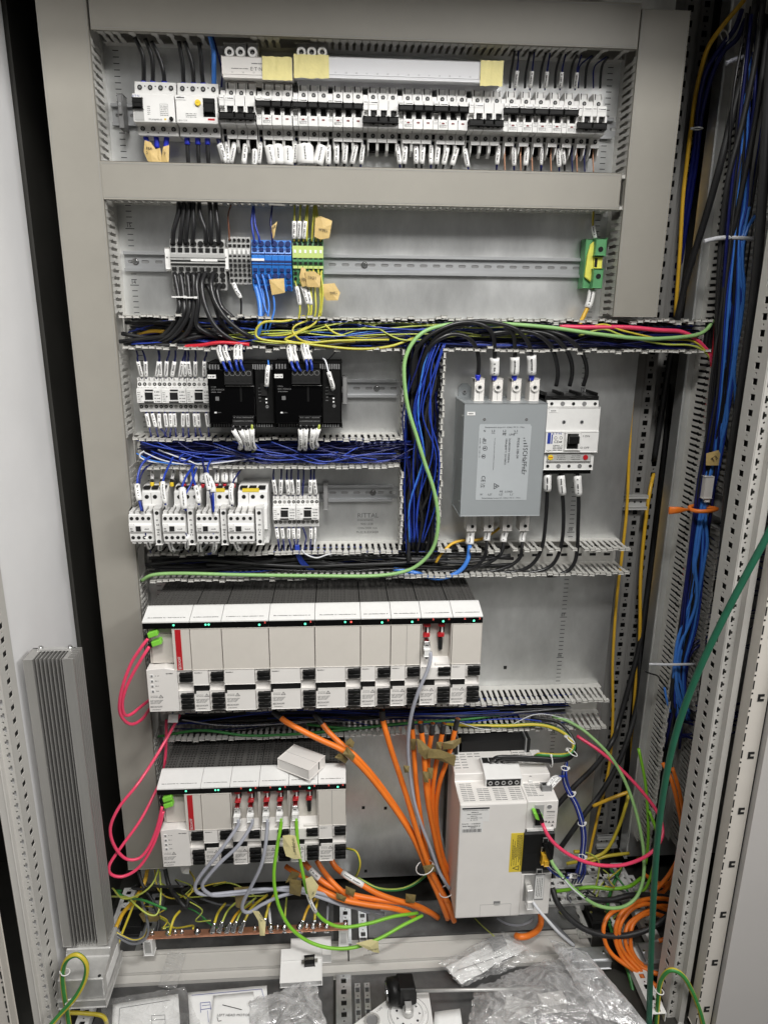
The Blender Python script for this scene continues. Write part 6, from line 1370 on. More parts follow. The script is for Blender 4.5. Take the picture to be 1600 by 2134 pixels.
# --- bundles filling the ducts
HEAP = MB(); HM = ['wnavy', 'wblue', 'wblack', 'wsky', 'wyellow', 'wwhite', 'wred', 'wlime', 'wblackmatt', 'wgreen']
def bundle(n, axis, a0, a1, c0, c1, d0, d1, mats, labf, grp, r=(.0011, .0016), seed=0, wob=.006, keep=.62):
    rr = random.Random(seed)
    for i in range(n):
        m = rr.choice(mats); R = rr.uniform(*r); L = (a1 - a0)
        s = a0 + (rr.uniform(0, .25) * L if rr.random() < .4 else rr.uniform(-.01, .01)); e = a1 - (rr.uniform(0, .3) * L if rr.random() < .4 else rr.uniform(-.01, .01))
        k = 7; c = rr.uniform(c0, c1); dm = (i + .5) / n; d = d0 + (d1 - d0) * dm ** .7; P = []
        for j in range(k):
            a = s + (e - s) * j / (k - 1); c += rr.gauss(0, wob * (1.9 if dm >= keep else 1)); c = min(max(c, c0), c1); d = min(max(d + rr.gauss(0, wob * .6), d0), d1)
            P.append((a, d, c) if axis == 'h' else (c, d, a))
        if dm < keep:                          # deep in the heap, too many to pick apart
            HEAP.tube(spline(P, 5), R, 6, mi=HM.index(m)); continue
        wire(P, R, m, 'wire', labf % {'wnavy': 'navy', 'wblue': 'blue', 'wblack': 'black', 'wsky': 'light blue', 'wyellow': 'yellow', 'wwhite': 'white', 'wred': 'red', 'wlime': 'yellow green', 'wblackmatt': 'black', 'wgreen': 'green'}[m], 'wire', grp, px=False, n=6, k=5)
bundle(40, 'h', .52, 1.09, ZA0 + .006, ZA1 - .008, .012, .062, ['wnavy', 'wnavy', 'wnavy', 'wblue', 'wblack'], 'thin %s wire bundled in the right half of the duct below the terminal strips', 'wires bundled in the upper duct, right half', seed=1, wob=.004)
bundle(26, 'h', .0, .55, ZA0 + .006, ZA1 - .008, .008, .055, ['wnavy', 'wblack', 'wblue', 'wblack'], 'thin %s wire bundled in the left half of the duct below the terminal strips', 'wires bundled in the upper duct, left half', seed=2, wob=.006)
bundle(10, 'h', -.015, .50, ZA0 + .005, ZA1 - .012, .02, .064, ['wblack', 'wblackmatt'], 'thick %s cable lying along the left half of the duct below the terminal strips', 'thick black cables in the upper duct', r=(.0034, .0042), seed=3, wob=.007)
bundle(11, 'h', .18, .75, ZA0 + .01, ZA1 - .01, .05, .070, ['wyellow', 'wlime', 'wlime', 'wblue', 'wsky'], 'thin %s wire lying on top of the cables below the terminal strips', 'coloured wires on top in the upper duct', r=(.0011, .0015), seed=4, wob=.008)
bundle(46, 'h', .0, .520, -.430, -.386, .010, .066, ['wnavy', 'wnavy', 'wnavy', 'wblue', 'wnavy', 'wblack'], 'thin %s wire in the duct between the relays and the large contactors', 'wires in the duct between relays and contactors', seed=5, wob=.005)
bundle(34, 'v', -.63, -.19, .512, .578, .010, .060, ['wnavy', 'wnavy', 'wnavy', 'wblue', 'wblack', 'wblack'], 'thin %s wire running down the open vertical duct beside the filter', 'wires in the vertical duct', seed=6, wob=.006)
bundle(10, 'v', -.64, -.19, .522, .572, .02, .066, ['wblack', 'wblackmatt'], 'thick %s cable running down the open vertical duct beside the filter', 'thick black cables in the vertical duct', r=(.003, .004), seed=7, wob=.006)
bundle(24, 'h', .0, .60, -.662, -.622, .008, .055, ['wnavy', 'wblack', 'wblack', 'wblue'], 'thin %s wire in the duct above the upper drive row', 'wires in the duct above the drives', seed=8, wob=.005)
bundle(12, 'h', .0, .74, -.664, -.630, .01, .060, ['wblack', 'wblackmatt'], 'thick %s cable lying in the duct above the upper drive row', 'thick cables in the duct above the drives', r=(.0032, .004), seed=9, wob=.005)
bundle(26, 'h', .02, .90, -1.032, -.976, .008, .055, ['wnavy', 'wblack', 'wblack', 'wblue', 'wwhite'], 'thin %s wire in the dark duct between the drive rows', 'wires in the duct between the drive rows', seed=10, wob=.006)
bundle(12, 'v', -1.40, .38, 1.118, 1.165, .006, .05, ['wnavy', 'wblack', 'wblack', 'wblackmatt'], 'thin %s wire deep in the long duct of the neighbouring bay', 'wires deep in the neighbouring duct', r=(.0016, .0024), seed=11, wob=.004)
# black tube backing added on the duct bottoms to imitate shade between the cables
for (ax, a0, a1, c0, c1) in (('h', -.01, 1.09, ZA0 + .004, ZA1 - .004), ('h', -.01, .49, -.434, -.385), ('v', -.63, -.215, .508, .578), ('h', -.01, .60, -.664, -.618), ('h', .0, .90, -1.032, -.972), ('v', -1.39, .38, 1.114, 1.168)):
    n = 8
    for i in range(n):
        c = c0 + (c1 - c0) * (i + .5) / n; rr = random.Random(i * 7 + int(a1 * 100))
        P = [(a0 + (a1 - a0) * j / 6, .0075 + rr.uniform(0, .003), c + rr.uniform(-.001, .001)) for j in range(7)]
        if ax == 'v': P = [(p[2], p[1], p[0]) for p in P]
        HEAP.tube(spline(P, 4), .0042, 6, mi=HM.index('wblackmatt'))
# --- relays: markers above and below
def z3a(x, y, d): return (230 + x / 3.2, 680 + y / 3.2, d)
tops = [(175, 185, 215), (215, 235, 240), (320, 325, 308), (325, 330, 336), (395, 378, 370), (435, 430, 410), (500, 482, 465), (502, 498, 500), (520, 520, 536), (568, 568, 568), (645, 628, 628)]
for i, (a, b, c) in enumerate(tops):
    line([z3a(a, 160, .062), z3a((a + b) / 2 + 3, 195, .060), z3a(b, 232, .056), z3a(c, 350, .050)], .0017, 'wnavy', '%s navy wire with white marker above the three relays' % ORD[i], 'wire', name='wire', sl=((.40, .93),), wide=2.3)
bots = [(240, 260, 275), (278, 303, 322), (325, 331, 380), (364, 376, 365), (400, 406, 398), (425, 434, 440), (486, 485, 488), (514, 521, 525), (560, 568, 570), (585, 593, 610), (640, 654, 660)]
for i, (a, b, c) in enumerate(bots):
    line([z3a(a, 572, .050), z3a(b, 668, .055), z3a((b + c) / 2, 705, .06), z3a(c, 740, .062)], .0016, 'wnavy', '%s navy wire with white marker below the three relays' % ORD[i], 'wire', name='wire', sl=((.06, .60),), wide=2.4)
def fat(P, m, lab, a, b, r=.0023, wide=2.0): return line([z3a(*p) for p in P], r, m, lab, 'wire', name='wire', sl=((a, b),), wide=wide)
for k, (ox, who) in enumerate(((0, 'left'), (460, 'right'))):
    Ls = [(724, 163, 764, 272, 778, 300), (764, 160, 803, 262, 815, 300), (838, 150, 840, 244, 852, 298), (864, 148, 872, 244, 890, 298)] if k == 0 else [(1190, 160, 1216, 270, 1236, 298), (1222, 163, 1254, 268, 1270, 298), (1284, 140, 1310, 248, 1312, 298), (1308, 150, 1340, 246, 1344, 296)]
    for i, (a, b, c, e, f, g) in enumerate(Ls):
        fat([(a + 30, 165, .062), (a + 14, 135, .082), (a, b, .104), (c, e, .128), (f, g, .126)], 'wblue', '%s blue wire with fat white sleeve into the %s black power supply' % (ORD[i], who), .33, .78)
    Bs = [(828, 655, 820, 690, 872, 778), (868, 655, 868, 690, 908, 780), (910, 655, 906, 685, 922, 782), (946, 650, 945, 680, 948, 782)] if k == 0 else [(1270, 650, 1268, 682, 1270, 780), (1310, 650, 1306, 680, 1298, 782), (1355, 650, 1352, 680, 1342, 776), (1392, 650, 1390, 678, 1364, 765)]
    for i, (a, b, c, e, f, g) in enumerate(Bs):
        fat([(a, b, .118), (c, e, .121), (f, g, .110), (f - 8 + 8 * i, g + 35, .085), (f - 60 + 20 * i, g + 60, .05)], ['wblack', 'wblack', 'wblack', 'wlime'][i], '%s fat white sleeve below the %s black power supply' % (ORD[i], who), .10, .62)
fat([(1052, 228, .09), (1055, 260, .110), (1048, 300, .118), (1042, 405, .116)], 'wsky', 'light blue wire with white marker on the left power supply signal socket', .38, .98, .0016, 2.6)
fat([(1418, 215, .10), (1436, 235, .112), (1456, 310, .120), (1484, 405, .118), (1480, 430, .110)], 'wwhite', 'white wire with dangling white marker on the right black power supply', .46, .90, .0016, 2.6)
line([z3a(1510, 160, .06), z3a(1470, 205, .05), z3a(1440, 230, .05)], .0008, 'wblack', 'hair thin black wire right of the power supplies', 'wire', name='wire')
# --- large contactors
def zc3(x, y, d): return (280 + x / 4, 960 + y / 4, d)
for i, (a, b) in enumerate(((152, 150), (238, 228), (328, 314))):
    line([zc3(a + 6, 40, .05), zc3(a, 90, .056), zc3(b, 165, .062), zc3(b, 215, .064)], .0030, 'wblack', '%s black cable with yellow end on the leftmost contactor' % ORD[i], sl=((.12, .66),), wide=1.25, ferr=((.80, 1.0, 'yellow'),))
for i, (a, b) in enumerate(((405, 425), (500, 495), (582, 568), (690, 685), (752, 755), (822, 832))):
    line([zc3(a, 40, .05), zc3(a, 75, .056), zc3((a + b) / 2, 180, .066), zc3(b, 220, .064)], .0026, 'wblack', '%s cable with broad white marker and red end above the second and third contactors' % ORD[i], sl=((.10, .78),), wide=2.9 if i not in (3,) else 2.0, ferr=((.82, 1.0, 'wred'),))
def cw(P, r, m, lab, sl=(), wide=2.6): return line([zc3(*p) for p in P], r, m, lab, 'wire', name='wire', sl=sl, wide=wide)
cw([(180, -60, .06), (100, -10, .085), (50, 60, .10), (26, 180, .118), (38, 300, .14), (62, 420, .148)], .0022, 'wblue', 'bright blue wire arching down to the leftmost contactor front', ((.62, .86),))
cw([(150, 20, .06), (80, 80, .09), (45, 180, .11), (58, 320, .14), (75, 425, .148)], .0016, 'wnavy', 'thin navy wire beside the bright blue one on the leftmost contactor')
cw([(330, -40, .07), (290, 40, .09), (248, 140, .115), (238, 240, .13), (262, 370, .138)], .0020, 'wblue', 'blue wire with long white marker to the suppressor of the leftmost contactor', ((.60, .97),), 2.4)
cw([(500, 40, .08), (440, 120, .11), (402, 210, .128), (405, 280, .142), (420, 410, .150)], .0022, 'wblue', 'blue wire with broad white marker to the second contactor front', ((.62, .98),), 3.2)
cw([(520, 60, .08), (480, 180, .115), (440, 260, .13), (428, 300, .142), (430, 420, .148)], .0018, 'wblue', 'second blue wire crossing over to the second contactor front')
cw([(480, 30, .07), (485, 110, .10), (508, 200, .12), (525, 250, .128), (540, 370, .138)], .0022, 'wblue', 'blue wire with white marker to the suppressor of the second contactor', ((.64, .97),), 2.5)
cw([(590, -80, .06), (570, 0, .09), (590, 80, .11), (615, 170, .135), (640, 300, .150), (655, 430, .150)], .0020, 'wnavy', 'navy wire with white marker hanging in front of the third contactor', ((.48, .72),), 3.0)
cw([(640, -10, .08), (612, 60, .11), (625, 150, .13), (650, 210, .140), (660, 320, .150), (660, 430, .150)], .0020, 'wblue', 'blue wire with white marker hanging in front of the third contactor', ((.44, .70),), 3.0)
cw([(890, 75, .06), (850, 130, .09), (820, 190, .115), (805, 260, .128), (815, 380, .138)], .0016, 'wnavy', 'navy wire with white marker to the suppressor of the third contactor', ((.58, .97),), 3.0)
for i, P in enumerate(([(95, 600, .142), (100, 630, .140), (125, 710, .12), (140, 770, .08)], [(275, 625, .132), (290, 650, .132), (312, 735, .12), (345, 745, .10), (400, 740, .07)], [(430, 605, .142), (440, 640, .138), (440, 715, .125), (455, 760, .09)], [(540, 635, .132), (545, 660, .130), (545, 750, .11), (610, 690, .09), (650, 640, .07)], [(660, 605, .142), (668, 630, .138), (672, 725, .125), (640, 770, .09), (600, 780, .07)], [(815, 630, .132), (828, 650, .130), (862, 730, .12), (895, 735, .10), (905, 700, .08)], [(200, 690, .08), (215, 700, .08), (215, 745, .078), (220, 770, .07)])):
    cw(P, .0016, ['wnavy', 'wwhite', 'wnavy', 'wwhite', 'wblue', 'wwhite', 'wblack'][i], '%s wire with white marker below the large contactors' % ORD[i], ((.08, .55),), 2.9)
for i in range(4):
    cw([(20 + i * 60, -60 - 10 * i, .07), (150 + 100 * i, 0, .078), (400 + 60 * i, 30, .078), (700 + 100 * i, 10 - 10 * i, .07)], .0014, ['wsky', 'wwhite', 'wblue', 'wwhite'][i], '%s loose wire lying over the fingers above the large contactors' % ORD[i])
cw([(85, -80, .076), (50, -55, .078), (60, -20, .078), (150, 10, .078), (320, 30, .076)], .0015, 'wwhite', 'white wire looped in the blue duct above the contactors')
cw([(420, -60, .078), (380, -30, .08), (390, 0, .082), (440, -5, .08), (500, -50, .076)], .0018, 'wblue', 'blue wire loop in the duct above the second contactor')
# lower relays
for i, (a, b, s) in enumerate(((1160, 1178, 1), (1224, 1219, 1), (1272, 1286, 1), (1308, 1322, 1), (1366, 1366, 1), (1410, 1402, 0), (1470, 1465, 1), (1498, 1512, 1))):
    cw([(a + 2, 70, .055), (a, 150, .056), (b, 275, .052), (b, 300, .048)], .0017, 'wnavy', '%s navy wire above the two lower relays%s' % (ORD[i], ' with white marker' if s else ', unmarked'), ((.36, .88),) if s else (), 2.4)
for i, (a, b, c, s) in enumerate(((1184, 1195, 1210, 1), (1230, 1240, 1250, 1), (1288, 1287, 1310, 1), (1325, 1330, 1345, 1), (1370, 1368, 1350, 1), (1405, 1432, 1415, 0), (1472, 1472, 1465, 1), (1508, 1508, 1498, 1))):
    cw([(a, 555, .05), (b, 640, .055), ((b + c) / 2, 690, .06), (c, 760, .06)], .0016, 'wwhite' if i == 7 else 'wnavy', '%s wire below the two lower relays%s' % (ORD[i], ' with white marker' if s else ', unmarked'), ((.05, .46),) if s else (), 2.4 if i < 7 else 1.6)
for i in range(4): cw([(1345 + 8 * i, 700, .06), (1350 + 10 * i, 780, .064), (1390 + 14 * i, 860, .06), (1460 + 12 * i, 910, .05)], .0017, 'wblue', '%s blue wire dropping into the duct below the lower relays' % ORD[i])
cw([(1395, 740, .078), (1430, 780, .08), (1520, 810, .08), (1620, 780, .078), (1740, 770, .07)], .0015, 'wwhite', 'white wire sagging in the duct below the lower relays')
# --- green cable and filter cables
line([(1484, 668, .07), (1470, 688, .078), (1440, 700, .085), (1350, 706, .085), (1250, 697, .085), (1150, 683, .085), (1050, 675, .083), (960, 674, .083), (900, 684, .086), (866, 706, .09), (845, 745, .092), (842, 790, .094), (850, 850, .094), (868, 910, .094), (885, 965, .094), (902, 1015, .094), (911, 1060, .094), (912, 1100, .094), (903, 1140, .092), (880, 1170, .09), (845, 1190, .088), (780, 1200, .086), (650, 1200, .084), (500, 1198, .084), (380, 1195, .084), (320, 1198, .08), (296, 1210, .07)], .0037, 'wleaf', 'long bright green cable snaking through the ducts in front of all other wires', n=12)
def z5(x, y, d): return (740 + x / 2.857, 400 + y / 2.857, d)
UP = [[(727, 1120, .06), (735, 1010, .064), (715, 920, .072), (660, 862, .08), (570, 848, .084), (480, 890, .084), (420, 960, .08), (390, 1080, .075), (380, 1300, .07)], [(826, 1120, .06), (830, 1000, .066), (820, 860, .078), (765, 795, .085), (650, 776, .087), (520, 812, .086), (400, 890, .083), (350, 1000, .078), (345, 1200, .07)],
      [(945, 1120, .06), (950, 1000, .066), (942, 860, .076), (900, 800, .083), (800, 775, .085), (650, 790, .083), (500, 850, .08), (440, 950, .074), (430, 1200, .066)], [(1048, 1120, .06), (1050, 1000, .068), (1030, 900, .078), (950, 815, .085), (830, 780, .086), (700, 770, .084), (560, 800, .08), (430, 870, .07), (400, 1000, .064), (395, 1200, .06)]]
for i, P in enumerate(UP): line([z5(*p) for p in P], .0040, 'wblack', '%s black cable from the filter top arching over the duct, counted from the left' % ORD[i], sl=((.03, .125),) if i else (), wide=2.3, ferr=((.0, .035, 'ferrule'),), n=10)
NU = [[(1195, 1155, .05), (1205, 1080, .056), (1190, 985, .066), (1150, 900, .075), (1060, 840, .08), (930, 830, .078), (750, 850, .07)], [(1275, 1155, .05), (1290, 1080, .056), (1282, 1000, .066), (1240, 920, .076), (1150, 850, .08), (1000, 830, .076), (800, 860, .068)], [(1356, 1155, .05), (1376, 1080, .056), (1366, 1000, .066), (1320, 920, .076), (1220, 850, .08), (1050, 820, .076), (850, 850, .066)]]
for i, P in enumerate(NU): line([z5(*p) for p in P], .0042, 'wblack', '%s black cable dropping from the duct into the main breaker' % ORD[i], n=10)
def z6(x, y, d): return (920 + x / 4, 720 + y / 4, d)
DN = [([(248, 1530, .045), (236, 1600, .05), (230, 1700, .058), (215, 1790, .066), (160, 1870, .07), (60, 1925, .072), (-60, 1940, .07), (-200, 1900, .06), (-400, 1860, .05)], 'wsky', .0046), ([(392, 1530, .045), (375, 1600, .05), (372, 1700, .058), (340, 1790, .062), (250, 1860, .06), (100, 1880, .055), (-100, 1890, .05)], 'wblack', .0038), ([(540, 1530, .045), (515, 1600, .05), (510, 1690, .058), (470, 1760, .062), (350, 1830, .06), (150, 1880, .056), (-100, 1900, .05)], 'wblack', .0038), ([(690, 1530, .045), (668, 1600, .05), (668, 1690, .058), (650, 1770, .062), (560, 1840, .062), (380, 1890, .058), (100, 1900, .05)], 'wblack', .0038)]
for i, (P, m, r) in enumerate(DN): line([z6(*p) for p in P], r, m, '%s cable with white marker leaving the filter bottom%s' % (ORD[i], ', bright blue' if i == 0 else ', black'), sl=((.02, .135),), wide=1.95, n=10)
ND = [[(880, 1050, .07), (880, 1100, .074), (876, 1300, .07), (862, 1500, .066), (840, 1660, .066), (790, 1780, .068), (700, 1860, .066), (560, 1890, .06), (300, 1890, .055)], [(990, 1050, .07), (992, 1100, .074), (1010, 1300, .07), (1014, 1480, .066), (1000, 1640, .066), (960, 1770, .068), (890, 1850, .068), (760, 1890, .066), (560, 1900, .06), (200, 1910, .055)], [(1130, 1050, .07), (1130, 1100, .074), (1140, 1300, .07), (1135, 1500, .066), (1128, 1700, .068), (1100, 1820, .072), (1030, 1890, .072), (900, 1920, .07), (700, 1900, .064), (300, 1920, .055)]]
for i, P in enumerate(ND): line([z6(*p) for p in P], .0040, 'wblack', '%s black cable with white marker leaving the main breaker downward' % ORD[i], sl=((.02, .125),), wide=2.1, n=10)
line([(908, 1172, .06), (918, 1156, .064), (940, 1134, .05), (965, 1126, .04), (1000, 1124, .03), (1030, 1108, .02), (1042, 1098, .01)], .0030, ['wamber'], 'amber yellow earth cable behind the filter cables')
line([(520, 718, .07), (460, 714, .072), (415, 720, .07), (370, 722, .06)], .0034, 'wred', 'red cable lying at the lower edge of the upper duct near the relays', n=8)
line([(1165, 680, .07), (1212, 682, .076), (1300, 682, .078), (1370, 688, .08), (1420, 692, .078), (1455, 712, .076), (1480, 745, .07), (1486, 790, .06)], .0042, 'wpink', 'red cable running right along the upper duct and bending down', n=8)
for i, (o, m) in enumerate(((0, 'wyellow'), (10, 'wlime'))):
    line([(1205, 690 + o, .072), (1255, 676 + o, .078), (1300, 690 + o, .08), (1380, 707 + o, .08), (1440, 710 + o, .078), (1472, 735 + o * .3, .074), (1484, 765, .06)], .0018, m, '%s yellow earth wire along the upper duct at right' % ORD[i], 'wire', name='wire')
# --- pink network cables at left
def plug_green(P, lab, par, d):
    x, dd, z = at(*P, d)
    mb = MB(); mb.prism([(x - .006, z + .002), (x + .012, z + .008), (x + .014, z - .002), (x - .004, z - .008)], 'd', d - .012, d + .002, 0, .001); g = mb.build('plug_housing', 'plug', par)
    mb = MB(); mb.prism([(x - .013, z - .003), (x - .005, z + .002), (x - .002, z - .008), (x - .010, z - .012)], 'd', d - .011, d + .001, 0, .001); mb.build('plug_boot', 'black', par)
def z1(x, y, d): return (240 + x / 3.478, 1200 + y / 3.478, d)
A = line([z1(240, 455, .200), z1(190, 520, .206), z1(120, 630, .210), z1(62, 780, .214), z1(36, 900, .212), z1(36, 990, .206), z1(75, 1055, .195), z1(130, 1075, .18), z1(195, 1040, .15), z1(245, 975, .10), z1(300, 900, .06)], .0031, 'wpink', 'outer pink network cable looping from the upper supply unit at left', n=12)
plug_green((314, 1322), '', A, .200)
B = line([z1(250, 512, .196), z1(200, 590, .204), z1(130, 710, .208), z1(75, 830, .21), z1(54, 930, .206), z1(70, 1005, .198), z1(115, 1005, .185), z1(180, 955, .16), z1(245, 905, .12), z1(320, 860, .07)], .0031, 'wpink', 'inner pink network cable looping from the upper supply unit at left', n=12)
plug_green((322, 1340), '', B, .197)
def zl(x, y, d): return (200 + x / 2.857, 1500 + y / 2.857, d)
A = line([zl(500, -30, .09), zl(465, 35, .11), zl(385, 175, .15), zl(300, 310, .18), zl(235, 402, .205), zl(140, 520, .225), zl(88, 640, .235), zl(108, 745, .235), zl(175, 825, .232), zl(255, 826, .225), zl(315, 760, .215), zl(362, 650, .206), zl(396, 515, .198)], .0031, 'wpink', 'pink network cable from the middle duct looping to the lower supply unit', n=12)
plug_green((345, 1665), '', A, .200)
B = line([zl(420, 0, .08), zl(418, 160, .09), zl(400, 330, .11), zl(355, 430, .15), zl(265, 600, .19), zl(150, 760, .22), zl(82, 865, .236), zl(92, 920, .236), zl(165, 932, .23), zl(258, 878, .222), zl(335, 760, .212), zl(380, 640, .204), zl(402, 545, .197)], .0031, 'wpink', 'second pink network cable crossing low beneath the lower supply unit plug', n=12)
plug_green((347, 1678), '', B, .198)
# --- grey and green motor feedback cables
line([(896, 1358, .206), (897, 1372, .21), (890, 1398, .214), (872, 1440, .216), (858, 1485, .21), (851, 1530, .20), (850, 1575, .19), (855, 1625, .18), (864, 1675, .18), (878, 1720, .18), (896, 1765, .185), (912, 1810, .19), (925, 1835, .195), (936, 1852, .19)], .0036, 'wgrey', 'grey feedback cable hanging from the upper drive row between the orange cables', n=12)
GR = [([(497, 1706, .206), (495, 1722, .21), (472, 1756, .222), (446, 1790, .228), (420, 1822, .228), (407, 1846, .225), (414, 1861, .22), (440, 1864, .215), (500, 1858, .20), (560, 1853, .19), (640, 1862, .18), (720, 1888, .17), (790, 1897, .16)], 'wgrey', 'left grey feedback cable of the lower drive row'), ([(526, 1706, .206), (523, 1722, .21), (497, 1762, .224), (462, 1795, .23), (434, 1826, .23), (422, 1846, .226), (432, 1860, .22), (455, 1866, .212), (540, 1858, .19), (620, 1850, .18), (700, 1878, .17), (770, 1902, .16)], 'wgrey', 'second grey feedback cable of the lower drive row'), ([(557, 1706, .206), (557, 1722, .21), (553, 1765, .222), (544, 1805, .226), (525, 1845, .222), (508, 1878, .215), (506, 1896, .21), (520, 1901, .205), (545, 1886, .20), (590, 1866, .19), (650, 1858, .18), (720, 1880, .165), (800, 1905, .15)], 'wgrey', 'third grey feedback cable of the lower drive row')]
for P, m, lab in GR: line(P, .0037, m, lab, n=12)
line([(586, 1704, .206), (585, 1722, .21), (577, 1770, .226), (571, 1820, .236), (575, 1865, .242), (588, 1905, .246), (610, 1938, .248), (645, 1963, .25), (690, 1976, .25), (740, 1974, .246), (790, 1956, .235), (840, 1928, .215), (880, 1908, .19)], .0036, 'wcable', 'left bright green cable making the deeper loop from the lower drives to the floor', n=12)
line([(618, 1704, .206), (618, 1722, .21), (622, 1770, .22), (630, 1815, .224), (642, 1865, .226), (658, 1900, .226), (685, 1924, .224), (720, 1932, .22), (770, 1924, .21), (820, 1910, .195), (870, 1903, .17)], .0036, 'wcable', 'right bright green cable with paper notes making the shallower loop', n=12, sl=((.36, .47),), wide=1.2)
label_mesh_tag('paper_tag', [(589, 1742), (602, 1740), (616, 1742), (628, 1790), (612, 1790), (596, 1784), (590, 1764)], .234, 'yellow note flag with handwriting on the right green cable, upper', 'notetape', ['right head', 'motor (rear)', 'J1010'], th_=.0042, ang=-1.4, tp=(609, 1746), seed=5)
label_mesh_tag('paper_tag', [(636, 1832), (650, 1826), (664, 1846), (656, 1868), (646, 1876), (640, 1856)], .236, 'yellow note flag with handwriting on the right green cable, lower', 'notetape', ['right'], th_=.0038, ang=1.2, tp=(652, 1866), seed=6)
label_mesh_tag('paper_tag', [(742, 1966), (772, 1958), (788, 1962), (790, 1986), (778, 1984), (756, 1974)], .254, 'yellow note flag with handwriting at the low end of the left green cable', 'notetape', ['Left head', 'motor (rear)'], th_=.0042, ang=math.pi + .15, tp=(788, 1976), seed=7)
label_mesh_tag('masking_tape_tag', [(526, 1898), (540, 1900), (554, 1922), (552, 1950), (542, 1950), (538, 1918)], .235, 'yellow flag with handwriting hanging at the copper bar, below the third grey cable', 'notetape', ['motor', 'Left'], th_=.004, ang=-1.1, tp=(540, 1906), seed=8)
label_mesh_tag('paper_tag', [(488, 1850), (520, 1848), (518, 1866), (506, 1896), (492, 1890)], .19, 'dull tan flag on the grey cables behind the third grey cable', 'olive', seed=9)
label_mesh_tag('paper_tag', [(604, 1842), (630, 1846), (626, 1868), (603, 1862)], .20, 'dull tan flag on the grey cables under the lower drives', 'olive', seed=10)
# --- orange motor cables
def zo(x, y, d): return (560 + x / 4, 1460 + y / 4, d)
OR = [([(40, 90, .13), (90, 130, .14), (150, 180, .15), (300, 262, .165), (450, 335, .175), (600, 405, .18), (720, 500, .18), (850, 640, .175), (990, 820, .17), (1110, 990, .17), (1200, 1140, .17), (1270, 1290, .17), (1340, 1460, .175), (1420, 1640, .18), (1490, 1820, .18)], .0058, 'first orange motor cable, crossing farthest left under the upper drives'), ([(380, 110, .12), (430, 170, .13), (490, 250, .14), (570, 330, .15), (650, 400, .16), (740, 480, .165), (880, 640, .160), (1020, 830, .158), (1140, 1010, .158), (1230, 1170, .158), (1310, 1340, .16), (1390, 1530, .165), (1540, 1830, .165)], .0056, 'second orange motor cable, joining the first at the tape flags'), ([(945, 80, .15), (950, 160, .15), (985, 290, .158), (1030, 440, .162), (1100, 650, .165), (1170, 870, .17), (1230, 1080, .175), (1290, 1260, .178), (1340, 1400, .18), (1430, 1580, .18), (1520, 1770, .18), (1545, 1840, .18)], .0058, 'third orange motor cable, hanging alone below the upper drives'), ([(1185, 150, .14), (1195, 230, .14), (1208, 400, .145), (1220, 600, .15), (1240, 800, .15), (1265, 980, .152), (1290, 1130, .155), (1320, 1290, .16), (1400, 1500, .165), (1540, 1760, .17)], .0052, 'fourth orange motor cable, just right of the grey cable'), ([(1265, 180, .15), (1272, 260, .15), (1290, 420, .155), (1302, 580, .158), (1310, 720, .158), (1335, 900, .158), (1375, 1100, .16), (1420, 1300, .165), (1490, 1500, .17), (1560, 1700, .17)], .0056, 'fifth orange motor cable, with olive tape bands'), ([(1365, 190, .15), (1355, 280, .15), (1335, 420, .145), (1325, 560, .14), (1330, 760, .14), (1350, 960, .142), (1400, 1200, .15), (1460, 1420, .158), (1560, 1640, .16)], .0052, 'sixth orange motor cable of the right group'), ([(1458, 190, .15), (1445, 270, .15), (1415, 420, .148), (1385, 580, .142), (1365, 760, .138), (1370, 960, .138), (1410, 1200, .145), (1480, 1440, .15)], .0052, 'seventh orange motor cable of the right group'), ([(1575, 150, .15), (1552, 240, .15), (1520, 380, .15), (1470, 540, .145), (1420, 700, .14), (1395, 880, .136), (1405, 1080, .138), (1450, 1300, .145), (1510, 1450, .15)], .0052, 'rightmost orange motor cable, next to the big drive')]
for i, (P, r, lab) in enumerate(OR):
    o = line([zo(*p) for p in P], r, 'worange', lab, n=12)
    pth = spline(pts3([zo(*p) for p in P]), 6); MB().tube(pth[:9 if i < 2 else 7], r * 1.12, 10).build('black_boot', 'wblackmatt', o)
LO = [([(520, 1330, .12), (560, 1390, .13), (640, 1455, .145), (760, 1525, .155), (900, 1605, .16), (1050, 1660, .16), (1200, 1700, .155), (1300, 1740, .15), (1400, 1800, .14)], 'upper orange cable under the lower drives with a long white label', .0060, ((.12, .30),)), ([(400, 1330, .12), (440, 1400, .13), (520, 1500, .15), (600, 1580, .16), (690, 1650, .168), (760, 1690, .17), (900, 1720, .17)], 'orange cable with clear shrink sleeve under the lower drives', .0056, ()), ([(290, 1340, .12), (340, 1400, .13), (440, 1500, .145), (560, 1570, .155), (720, 1625, .16), (950, 1665, .16), (1150, 1690, .155), (1330, 1760, .15), (1410, 1810, .14)], 'long low orange cable under the lower drives', .0062, ((.06, .14),)), ([(400, 1560, .16), (480, 1600, .17), (620, 1660, .178), (820, 1700, .18), (1000, 1725, .178), (1120, 1755, .17), (1210, 1800, .16)], 'lowest orange cable beside the grey cables', .0060, ()), ([(140, 1380, .10), (200, 1420, .11), (290, 1470, .12), (400, 1530, .13), (560, 1590, .14)], 'short piece of orange cable far left under the lower drives', .0056, ())]
for P, lab, r, sl in LO: line([zo(*p) for p in P], r, 'worange', lab, n=12, sl=sl, wide=1.12)
